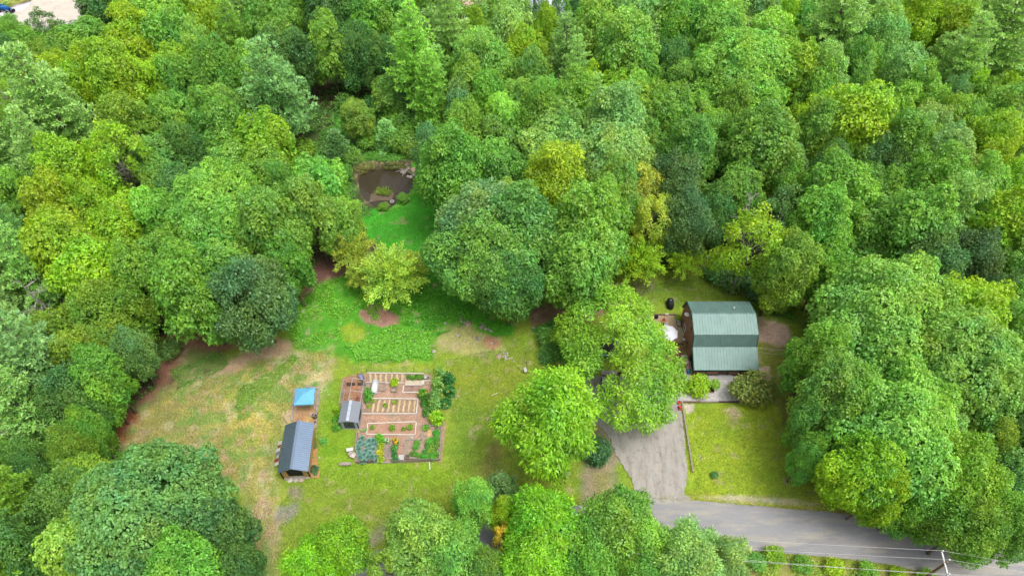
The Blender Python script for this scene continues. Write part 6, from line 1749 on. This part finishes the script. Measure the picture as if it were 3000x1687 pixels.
# ================================================================== ROCKS, FIRE PIT, POND EDGE, POLE, VEHICLES, GROUND COVER
ROCKM = [M_STONE, M_STONED, M_STONEP]
def rock(p, sx, sy, sz, m, label, seed, group=None, name="rock"):
    return solo(blob(sx, sy, sz, seed), name, m, (p.x, p.y, 0.0), label, "rock", group, rz=seed * .7)
RL = [((90, 425), .32, .26, .3, 0, "small pale rock at the weeds' lower right corner"), ((385, 395), .3, .26, .35, 0, "pale rock just left of the brownish rock cluster"), ((385, 340), .3, .3, .3, 1, "dark rock behind the pale one at the weeds' edge"),
 ((460, 420), .36, .3, .4, 2, "left rock of the brownish cluster on the lawn"), ((500, 385), .4, .34, .45, 1, "top rock of the brownish cluster on the lawn"), ((535, 430), .36, .3, .35, 2, "right rock of the brownish cluster on the lawn"), ((505, 455), .3, .26, .3, 0, "front rock of the brownish cluster on the lawn"),
 ((745, 500), .42, .36, .5, 1, "big dark grey rock beside the weeds' right lobe"), ((790, 470), .45, .38, .5, 1, "dark grey rock touching the biggest one"), ((840, 532), .32, .26, .3, 0, "tan rock between the dark rocks and the white one"), ((900, 540), .38, .32, .42, 1, "grey rock beside the white wedge-shaped rock"), ((940, 570), .34, .24, .3, 0, "white wedge-shaped rock at the weeds' right lobe"),
 ((320, 645), .36, .32, .32, 0, "lone light rock on the thin grass, left"), ((590, 685), .34, .28, .28, 2, "lone pinkish rock on the thin grass"), ((685, 715), .42, .34, .4, 1, "dark rock of the pair on the thin grass"), ((725, 690), .34, .3, .38, 0, "lighter rock of the pair on the thin grass"), ((950, 785), .28, .26, .22, 0, "small round pale rock right of the thin grass"), ((1350, 1125), .2, .2, .2, 0, "single small white stone right of the rock heap"), ((1720, 520), .45, .4, .5, 1, "dark rock at the right beside the bushes")]
for k, (q, sx, sy, sz, mi, lb_) in enumerate(RL):
    rock(rk(*q), sx, sy, sz, ROCKM[mi], lb_, 200 + k)
r_ = random.Random(4)
for k in range(16):
    x, y = 1230 + r_.uniform(-90, 100), 1030 + r_.uniform(-70, 60)
    rock(rk(x, y), r_.uniform(.14, .28), r_.uniform(.12, .22), r_.uniform(.12, .25), ROCKM[0], "pale stone in the heap of white stones on the lawn", 300 + k, "heap of white stones on the lawn", "stone")
rock(rk(1080, 1030), .55, .38, .25, M_STONEP, "flat pinkish rock at the left end of the white stone heap", 330)
rock(D(763, 783), .6, .45, .25, M_STONE, "flat grey boulder in the weeds beside the dark oak", 331)
rock(D(1091, 884), .45, .3, .3, M_STONE, "egg-shaped pale rock at the weeds' lower right", 332)
rock(hz(1562, 330), .5, .4, .45, M_STONEP, "pinkish boulder at the wood's edge right of the house", 333)
rock(hz(1615, 348), .55, .48, .5, M_STONED, "rounded grey boulder at the wood's edge right of the house", 334)
rock(D(1050, 765), .3, .3, .3, M_STONE, "rock in the weeds right of the feathery trees, upper", 335); rock(D(1155, 735), .35, .25, .2, M_STONEP, "pinkish rock at the foot of the round trees", 336)
rock(D(1301, 752), .3, .2, .2, M_STONE, "rock", 337) if False else None
for k, (x, y) in enumerate(((1285, 905), (1288, 935), (1300, 885))):
    pass
for k, (q, s_) in enumerate((((300, 880), .25), ((322, 905), .3), ((310, 862), .22))):
    rock(D(1010 + q[0] * .1 + k * 18, 858 - k * 24), s_, s_ * .8, s_, ROCKM[k % 3], "small rock showing in the weeds, " + ["nearest", "middle", "farthest"][k] + " of three in a line", 340 + k)
sg = rk(1568, 1330, 0)
S_ = thing("yard_sign", (sg.x, sg.y, 0), "tilted white panel on a short stake above the lime-green ash", "sign")
MB().box((0, .1, .65), (.45, .03, .75), M=Matrix.Rotation(.5, 3, 'Z') @ Matrix.Rotation(-.6, 3, 'X')).build("panel", M_WHITE, S_)
MB().tube([(0, .15, 0), (0, .12, .6)], .03, 5).build("stake", M_BLACK, S_)
for k, (x, y) in enumerate(((1578, 1010), (1585, 1190))):
    p = rk(x, y)
    L1 = thing("path_light", (p.x, p.y, 0), ["upper", "lower"][k] + " of two thin black stake lights above the white panel", "garden light")
    MB().tube([(0, 0, 0), (0, 0, .7)], .03, 5).build("stake", M_BLACK, L1); MB().lathe([(.09, .7), (.07, .8), (.02, .83)], 8).build("lamp_head", M_BLACK, L1)
# fire pit
f0 = fp(610, 630)
for k, (a, L_, w_, m_, lb_) in enumerate(((.75, 1.5, .11, M_TAN, "longest tan log"), (3.9, 1.1, .11, M_WOOD, "grey log"), (5.0, 1.3, .12, M_TAN, "curved pale log"), (2.1, .9, .07, M_WOODB, "thin brown log"), (2.7, .6, .07, M_WOOD, "short grey log"))):
    d = Vector((math.cos(a), math.sin(a), 0))
    mb = MB().tube([d * .25 + Vector((0, 0, .14)), d * (.25 + L_ * .5) + Vector((.03, .03, .13)), d * (.25 + L_) + Vector((0, 0, .11))], [w_, w_ * 1.05, w_ * .9], 7)
    solo(mb, "log", m_, (f0.x, f0.y, 0), lb_ + " laid into the fire pit", "log", "logs of the fire pit")
solo(blob(.38, .34, .1, 55, 9, 4), "ash_heap", mat("wood_ash", C(206, 202, 206), .95, .2, 5), (f0.x, f0.y, .02), "grey-white ash heap in the middle of the fire pit", "ash")
board(fp(885, 545), fp(905, 690), "thin white stick beside the fire pit", .07, .05, M_WHITE, "stick", name="stick")
board(fp(390, 85), fp(560, 10), "thin pale pole lying on the lawn above the fire pit", .06, .05, M_WHITE, "pole", name="lying_pole")

# pond: boulders, driftwood, tyre, reeds
for k, (x, y, s_, m_) in enumerate(((880, 475, .7, 1), (920, 395, .6, 1), (945, 430, .5, 1), (1000, 450, .75, 2), (1015, 400, .45, 1), (1085, 415, .8, 2), (965, 530, .55, 0), (1000, 505, .5, 1), (940, 520, .4, 0))):
    p = pd(x, y, -.4)
    o = rock(p, s_, s_ * .75, s_ * .7, ROCKM[m_], "boulder on the pond's far right corner, " + ["first", "second", "third", "fourth", "fifth", "rightmost", "lowest", "eighth", "ninth"][k] + " in the heap", 400 + k, "boulders heaped at the pond's corner")
    o.location.z = -.5
for k, (a, b) in enumerate((((800, 470), (960, 440)), ((830, 430), (990, 500)), ((870, 520), (960, 410)))):
    p, q = pd(*a, -.2), pd(*b, 0)
    solo(MB().tube([p - p, (q - p) * .5 + Vector((.1, .1, .15)), q - p], [.07, .06, .03], 5), "driftwood", M_BARKGREY, p, ["lowest", "middle", "steepest"][k] + " bare branch across the pond boulders", "branch", "driftwood at the pond")
p = pd(757, 805, -.5)
ty_ = thing("old_tyre", (p.x, p.y, -.55), "pale old tyre lying at the pond's near edge", "tyre")
mb = MB(); n, m = 18, 8
for i in range(n):
    for j in range(m):
        a, b = 2 * math.pi * i / n, 2 * math.pi * j / m
        mb.v.append(((.32 + .13 * math.cos(b)) * math.cos(a), (.32 + .13 * math.cos(b)) * math.sin(a), .11 + .11 * math.sin(b)))
for i in range(n):
    for j in range(m): mb.f.append((i * m + j, ((i + 1) % n) * m + j, ((i + 1) % n) * m + (j + 1) % m, i * m + (j + 1) % m))
mb.build("tyre_ring", mat("faded_rubber", C(196, 196, 190), .8, .15, 3), ty_, True)
P3 = lambda f, pts: [f(*q) for q in pts]
ground_leaves("reeds", P3(pd, [(330, 430), (400, 390), (560, 360), (640, 380), (630, 420), (480, 450), (430, 520), (380, 520)]), 1500, 1.0, .05, CL(172, 172, 120), 1, thin=True, yel=.5, label="dry tan reeds on the pond's far left bank", cat="reeds")
ground_leaves("reeds", P3(pd, [(640, 390), (800, 375), (890, 395), (880, 430), (760, 430), (640, 425)]), 700, .9, .05, CL(150, 156, 104), 2, thin=True, yel=.5, label="dry reeds on the pond's far bank, middle", cat="reeds")
ground_leaves("reeds", P3(pd, [(555, 660), (600, 600), (700, 580), (770, 610), (790, 690), (700, 730), (580, 720)]), 1300, .95, .05, CL(140, 165, 70), 3, thin=True, yel=.5, label="green and tan reeds on the little island in the pond", cat="reeds")

# utility pole with crossarm and wires
pb = Vector((49.6, 26.1, 0))
UP = thing("utility_pole", pb, "brown utility pole with white crossarm beside the road", "utility pole")
MB().tube([(0, 0, -.3), (0, 0, 10.4)], [.19, .13], 10).build("pole", mat("pole_wood", C(146, 118, 88), .9, .2, 2), UP)
ea, eb = Vector((49.61, 27.46, 10.1)), Vector((49.2, 24.6, 10.1))
arm = part(MB().bar(ea, eb, .16, .14), "crossarm", M_WHITE, UP)
ins = [ea.lerp(eb, .02) + Vector((.05, 0, .2)), Vector((49.8, 26.3, 10.6)), ea.lerp(eb, .93) + Vector((.08, 0, .2)), Vector((49.0, 25.3, 8.6))]
for q in ins[:3]:
    part(MB().lathe([(.05, -.14), (.1, -.06), (.12, .02), (.08, .1), (.03, .12)], 10, tuple(q)), "insulator", M_WHITE, arm)
le = [W(2116, 1575.6, 10.2), W(2140.8, 1603.8, 10.4), W(2161.5, 1641.9, 10.0), W(2161.5, 1632.8, 8.8)]
re_ = [W(3000, 1655, 10.1), W(3000, 1677, 10.4), W(2870, 1687, 10.1), W(2855, 1687, 8.6)]
for k in range(4):
    a = ins[k]; b = a + (le[k] - a) * 1.65; b.z = a.z
    mid = a.lerp(b, .5) - Vector((0, 0, .35)); c_ = a + (re_[k] - a) * 3.0; c_.z = a.z
    pts = [c_, a.lerp(c_, .5) - Vector((0, 0, .1)), a] + [a.lerp(b, t) - Vector((0, 0, 1.2 * t * (1 - t))) for t in (.15, .3, .5, .7, .85, 1)]
    solo(MB().tube([p - pb for p in pts], .016, 4), "power_line", mat("bare_wire", C(226, 222, 222), .5, .05, 2), pb, ["uppermost power line on the crossarm", "second power line, over the pole's top insulator", "third power line at the crossarm's near end", "lowest cable below the crossarm"][k] + " along the road", "power line", "power lines along the road")

# tractor at the gravel lot, car under the far trees
M_TBLUE = mat("tractor_blue", C(36, 120, 200), .35, .08, 2)
p = D(4, 22, .8)
TR = thing("tractor", (p.x, p.y, 0), "blue compact tractor parked beside the gravel lot", "tractor", rz=-.25)
MB().box((.9, 0, 1.15), (1.7, .8, .7)).box((1.85, 0, 1.05), (.25, .7, .55)).build("hood", M_TBLUE, TR)
MB().box((-.45, 0, .95), (1.3, .9, .5)).build("body", M_TBLUE, TR)
for sy in (-1, 1):
    w1 = MB().tube([(-.7, sy * .55, .75), (-.7, sy * .95, .75)], .75, 16).build("rear_wheel", M_BLACK, TR); MB().tube([(-.7, sy * .96, .75), (-.7, sy * .98, .75)], .4, 14).build("rim", M_WHITE, w1)
    w2 = MB().tube([(1.4, sy * .55, .45), (1.4, sy * .82, .45)], .45, 14).build("front_wheel", M_BLACK, TR); MB().tube([(1.4, sy * .83, .45), (1.4, sy * .85, .45)], .25, 12).build("rim", M_WHITE, w2)
    MB().bar((-.9, sy * .7, 1.55), (-.3, sy * .7, 1.5), .4, .06).build("fender", M_TBLUE, TR)
    MB().bar((.2, sy * .62, 1.5), (2.9, sy * .5, .7), .12, .16).build("loader_arm", M_TBLUE, TR)
    MB().tube([(-1.0, sy * .5, 1.2), (-1.0, sy * .5, 2.5)], .05, 6).build("roll_bar", M_BLACK, TR)
MB().box((3.05, 0, .5), (.5, 1.5, .55)).build("bucket", M_BLACK, TR)
MB().box((-.55, 0, 1.4), (.5, .5, .12)).box((-.8, 0, 1.65), (.12, .5, .45)).build("seat", M_BLACK, TR)
MB().tube([(0, 0, 1.5), (-.15, 0, 1.85)], .03, 5).build("steering_column", M_BLACK, TR)
p = D(1176, 46, .8)
CR = thing("parked_car", (p.x, p.y, 0), "grey-blue car half hidden among the trees at the top", "car", rz=1.2)
M_CAR = mat("car_paint", C(120, 150, 186), .25, .05, 2, metal=.3, spec=.6)
sec = [(-2.2, .5, .75), (-2.1, .45, .95), (-1.3, .42, 1.0), (-.8, .4, 1.45), (.6, .4, 1.48), (1.3, .4, 1.0), (2.1, .45, .9), (2.25, .5, .7)]
mb = MB()
for x, zb, zt in sec:
    for sy in (-1, 1): mb.v.append((x, sy * .88, zb - .2)); mb.v.append((x, sy * (.88 if zt < 1.1 else .66), zt))
for i in range(len(sec) - 1):
    a = i * 4
    mb.f += [(a, a + 1, a + 5, a + 4), (a + 2, a + 6, a + 7, a + 3), (a + 1, a + 3, a + 7, a + 5), (a, a + 4, a + 6, a + 2)]
mb.f += [(0, 2, 3, 1), (28, 29, 31, 30)]
mb.build("body", M_CAR, CR)
MB().bar((.75, 0, 1.43), (1.25, 0, 1.07), 1.25, .04).build("windscreen", M_DARK, CR); MB().bar((-.85, 0, 1.43), (-1.25, 0, 1.07), 1.25, .04).build("rear_window", M_DARK, CR)
for sy in (-1, 1):
    MB().bar((-.8, sy * .775, 1.24), (.75, sy * .775, 1.24), .05, .28).build("side_window", M_DARK, CR)
    for x in (-1.4, 1.4):
        w1 = MB().tube([(x, sy * .7, .33), (x, sy * .92, .33)], .33, 14).build("wheel", M_BLACK, CR); MB().tube([(x, sy * .925, .33), (x, sy * .935, .33)], .2, 10).build("rim", M_METAL, w1)
    MB().box((2.22, sy * .6, .72), (.06, .3, .14)).build("headlight", M_WHITE, CR)

# dead trees
def dead(px_, py_, h, R0, s_, seed, label, lean=0, z=7.0):
    p = D(px_, py_, z)
    t = thing("dead_tree", (p.x, p.y, 0), label, "tree")
    dead_mesh(seed, h, R0).build("trunk", M_BARKGREY, t)
    t.rotation_euler = (0, lean, seed)
    return t
dead(118, 760, 15.5, 5.0, 1, 3, "grey dead pine with bare spreading branches at the left", .08, 10)
dead(30, 262, 15, 3.5, 1, 5, "bare grey branches of a dead tree at the left edge, upper", .05, 11)
dead(300, 415, 14.5, 3.6, 1, 6, "bare grey limbs standing in the yellow-green maple at left", .0, 12)
dead(15, 1160, 12, 4.0, 1, 8, "leaning dead pine with bare branches at the left edge, lower", .15, 8)
dead(2285, 250, 15, 3.6, 1, 9, "bare grey branches among the pines at the top right", .06, 12)
dead(1880, 520, 15, 3.0, 1, 12, "bare forked branches in the yellow-green tree behind the lawn", .0, 12)
p = D(640, 320, 16)
sn = thing("dead_tree", (p.x + .4, p.y, 0), "single bare white trunk rising beside the big pine", "tree")
MB().tube([(0, 0, 0), (0, 0, 14), (-.5, .2, 19)], [.2, .15, .04], 7).build("trunk", M_BARKGREY, sn)

# ground cover
def weeds(name, pts, n, L_, wd, col, seed, label, **kw):
    return ground_leaves(name, GP(pts), n, L_, wd, CL(*col), seed, label=label, cat="weeds", **kw)
weeds("weeds", [(735, 880), (730, 820), (750, 760), (790, 720), (860, 690), (940, 640), (1040, 650), (1060, 760), (1010, 830), (960, 830), (900, 770), (860, 815), (850, 865)], 13000, .26, .09, (122, 182, 52), 31, "bright mixed weeds and wildflowers left of the mulch patch", hmax=.35, clump=.5)
weeds("weeds", [(860, 870), (920, 850), (960, 835), (1010, 825), (1090, 830), (1082, 905), (980, 912), (900, 914)], 8000, .3, .11, (122, 186, 56), 32, "broad-leaved pale green weeds along the lawn's upper edge", hmax=.45)
weeds("weeds", [(1010, 820), (1030, 720), (1060, 650), (1130, 640), (1190, 740), (1240, 800), (1180, 815), (1090, 850)], 13000, .26, .09, (96, 170, 44), 33, "vivid green weeds right of the feathery trees", hmax=.4, clump=.5)
weeds("weeds", [(1190, 800), (1290, 815), (1290, 842), (1245, 848), (1200, 825)], 2500, .24, .085, (96, 176, 46), 34, "small lobe of vivid green weeds beside the dark rocks", hmax=.3)
weeds("weeds", [(1340, 830), (1410, 800), (1430, 840), (1420, 960), (1380, 950), (1360, 900)], 5000, .26, .09, (98, 158, 62), 35, "dark weeds left of the driveway ash", hmax=.5, clump=.5)
weeds("weeds", [(880, 245), (1080, 245), (1100, 330), (1085, 392), (1040, 392), (880, 385), (800, 410), (770, 380)], 17000, .36, .12, (98, 164, 60), 36, "green thicket covering the hollow above the pond", hmax=.9, clump=.4)
weeds("weeds", [(800, 420), (880, 395), (905, 402), (888, 440), (900, 500), (930, 525), (950, 545), (880, 560), (830, 500)], 5000, .28, .09, (104, 168, 62), 51, "green weeds on the pond's left bank", hmax=.4)
weeds("weeds", [(1045, 408), (1075, 415), (1062, 470), (1040, 500), (1000, 525), (960, 535), (985, 515), (1030, 480), (1040, 450)], 2500, .24, .08, (120, 186, 56), 52, "bright weeds on the pond's right bank", hmax=.3)
weeds("weeds", [(880, 385), (1060, 380), (1050, 402), (1000, 408), (940, 408), (900, 412)], 3500, .3, .1, (104, 164, 62), 53, "green growth on the pond's far bank behind the reeds", hmax=.6)
weeds("weeds", [(1890, 745), (1985, 780), (2010, 815), (1960, 800), (1905, 775)], 3000, .26, .09, (104, 168, 58), 37, "green weeds behind the house at the wood's edge", hmax=.5)
weeds("weeds", [(1850, 1390), (2100, 1420), (2390, 1445), (2390, 1500), (1830, 1500)], 9000, .28, .09, (150, 178, 60), 38, "mixed roadside weeds under the power lines", hmax=.6, clump=.5, yel=.5)
weeds("weeds", [(590, 985), (660, 930), (740, 885), (748, 900), (700, 960), (640, 1010), (620, 1100), (600, 1080)], 4500, .22, .07, (128, 166, 66), 39, "weedy green band across the dry meadow", hmax=.25, clump=.6, yel=.4)
weeds("weeds", [(430, 930), (560, 880), (600, 895), (560, 930), (440, 985)], 2500, .22, .07, (108, 152, 62), 40, "sparse weeds beside the brown needle litter", hmax=.2, clump=.6)
weeds("weeds", [(240, 1080), (290, 1060), (300, 1120), (420, 1140), (400, 1160), (260, 1170)], 2500, .3, .1, (110, 164, 60), 41, "green weeds between needle litter and the great maple", hmax=.5)
weeds("grass", [(300, 1110), (330, 1050), (420, 985), (560, 940), (740, 890), (840, 880), (800, 960), (720, 1040), (690, 1180), (700, 1320), (690, 1440), (640, 1440), (620, 1240), (520, 1180), (400, 1140)], 22000, .3, .028, (178, 172, 92), 42, "thin dry grass of the meadow", thin=True, yel=.5, bri=.25)
weeds("grass", [(930, 560), (1045, 470), (1100, 510), (1150, 590), (1130, 655), (1000, 650), (940, 610)], 16000, .24, .03, (112, 176, 76), 43, "bright green grass of the pond lawn", thin=True, bri=.25)
weeds("grass", [(700, 1260), (820, 1160), (1120, 1180), (1230, 1080), (1260, 1200), (1180, 1290), (900, 1340), (760, 1440), (690, 1440)], 26000, .2, .028, (142, 170, 76), 44, "mown grass below the vegetable garden", thin=True, bri=.25, yel=.4)
weeds("grass", [(1090, 910), (1340, 860), (1340, 960), (1240, 1080), (1130, 1060), (1130, 940)], 15000, .2, .028, (144, 170, 78), 45, "mown grass right of the vegetable garden", thin=True, bri=.25, yel=.4)
weeds("grass", [(1730, 1030), (1960, 1020), (2000, 1120), (2090, 1220), (2050, 1255), (1745, 1250)], 16000, .2, .028, (148, 168, 82), 46, "mown grass of the front lawn", thin=True, bri=.25, yel=.4)
weeds("grass", [(1570, 750), (1610, 705), (1800, 690), (1880, 745), (1700, 765)], 8000, .2, .028, (132, 160, 74), 47, "mown grass of the lawn behind the house", thin=True, bri=.25, yel=.4)
# ragged grass along the road and drive edges
def verge():
    r = np.random.default_rng(15); pts = []
    for i in range(len(rd) - 1):
        a, b = rd[i], rd[i + 1]; t = (b - a).normalized(); nrm = Vector((t.y, -t.x, 0))
        for side, base in ((-1, 0.0), (1, 6.3)):
            for k in range(int((b - a).length * 26)):
                q = a.lerp(b, r.random()) + nrm * (base + side * (r.exponential(.28) - .16)); pts.append((q.x, q.y))
    for k in range(1500):
        u = r.random(); pts.append((25.5 - .2 * u + r.normal() * .1, 53 - 11.3 * u))
    q = np.array(pts); n = len(q)
    a = r.uniform(0, 6.28, n); e = r.uniform(.4, 1.3, n)
    d = np.stack([np.cos(a) * np.cos(e), np.sin(a) * np.cos(e), np.sin(e)], 1)
    nn = unit(np.stack([-np.cos(a) * np.sin(e), -np.sin(a) * np.sin(e), np.cos(e)], 1))
    v = leaf_quads(np.stack([q[:, 0], q[:, 1], np.full(n, .06)], 1), d, nn, .24 * r.uniform(.6, 1.3, n), .035 * r.uniform(.7, 1.3, n))
    o = bpy.data.objects.new("grass", cards_mesh("grass", v, tint_cols(n, .25, .5, r), M_LEAF)); COL.objects.link(o)
    o.color = CL(168, 174, 78); tag(o, "ragged grass along the road's edges", "grass", kind="stuff")
verge()
# clover flowers and fallen scraps on the lawns
def specks():
    r = np.random.default_rng(5)
    q = scatter_in(CLEARING, 900, r)
    ok = np.array([not (25 < x < 38 and 52 < y < 71) and not (-26 < x < -10 and 42 < y < 59) and y > 46 - .1 * abs(x) for x, y in q]); q = q[ok]
    n = len(q); a = r.uniform(0, 6.28, n)
    _, z = soil_at(q[:, 0], q[:, 1])
    d = np.stack([np.cos(a), np.sin(a), 0 * a], 1)
    v = leaf_quads(np.stack([q[:, 0], q[:, 1], z + .05], 1), d, np.tile([[0, 0, 1.0]], (n, 1)), r.uniform(.06, .2, n), r.uniform(.03, .08, n), 0)
    o = bpy.data.objects.new("clover_flowers", cards_mesh("clover_flowers", v, tint_cols(n, .15, .2, r), M_LEAF)); COL.objects.link(o)
    o.color = (.6, .56, .48, 1); tag(o, "tiny pale flowers and fallen leaves dotted over the grass", "flowers", kind="stuff")
specks()
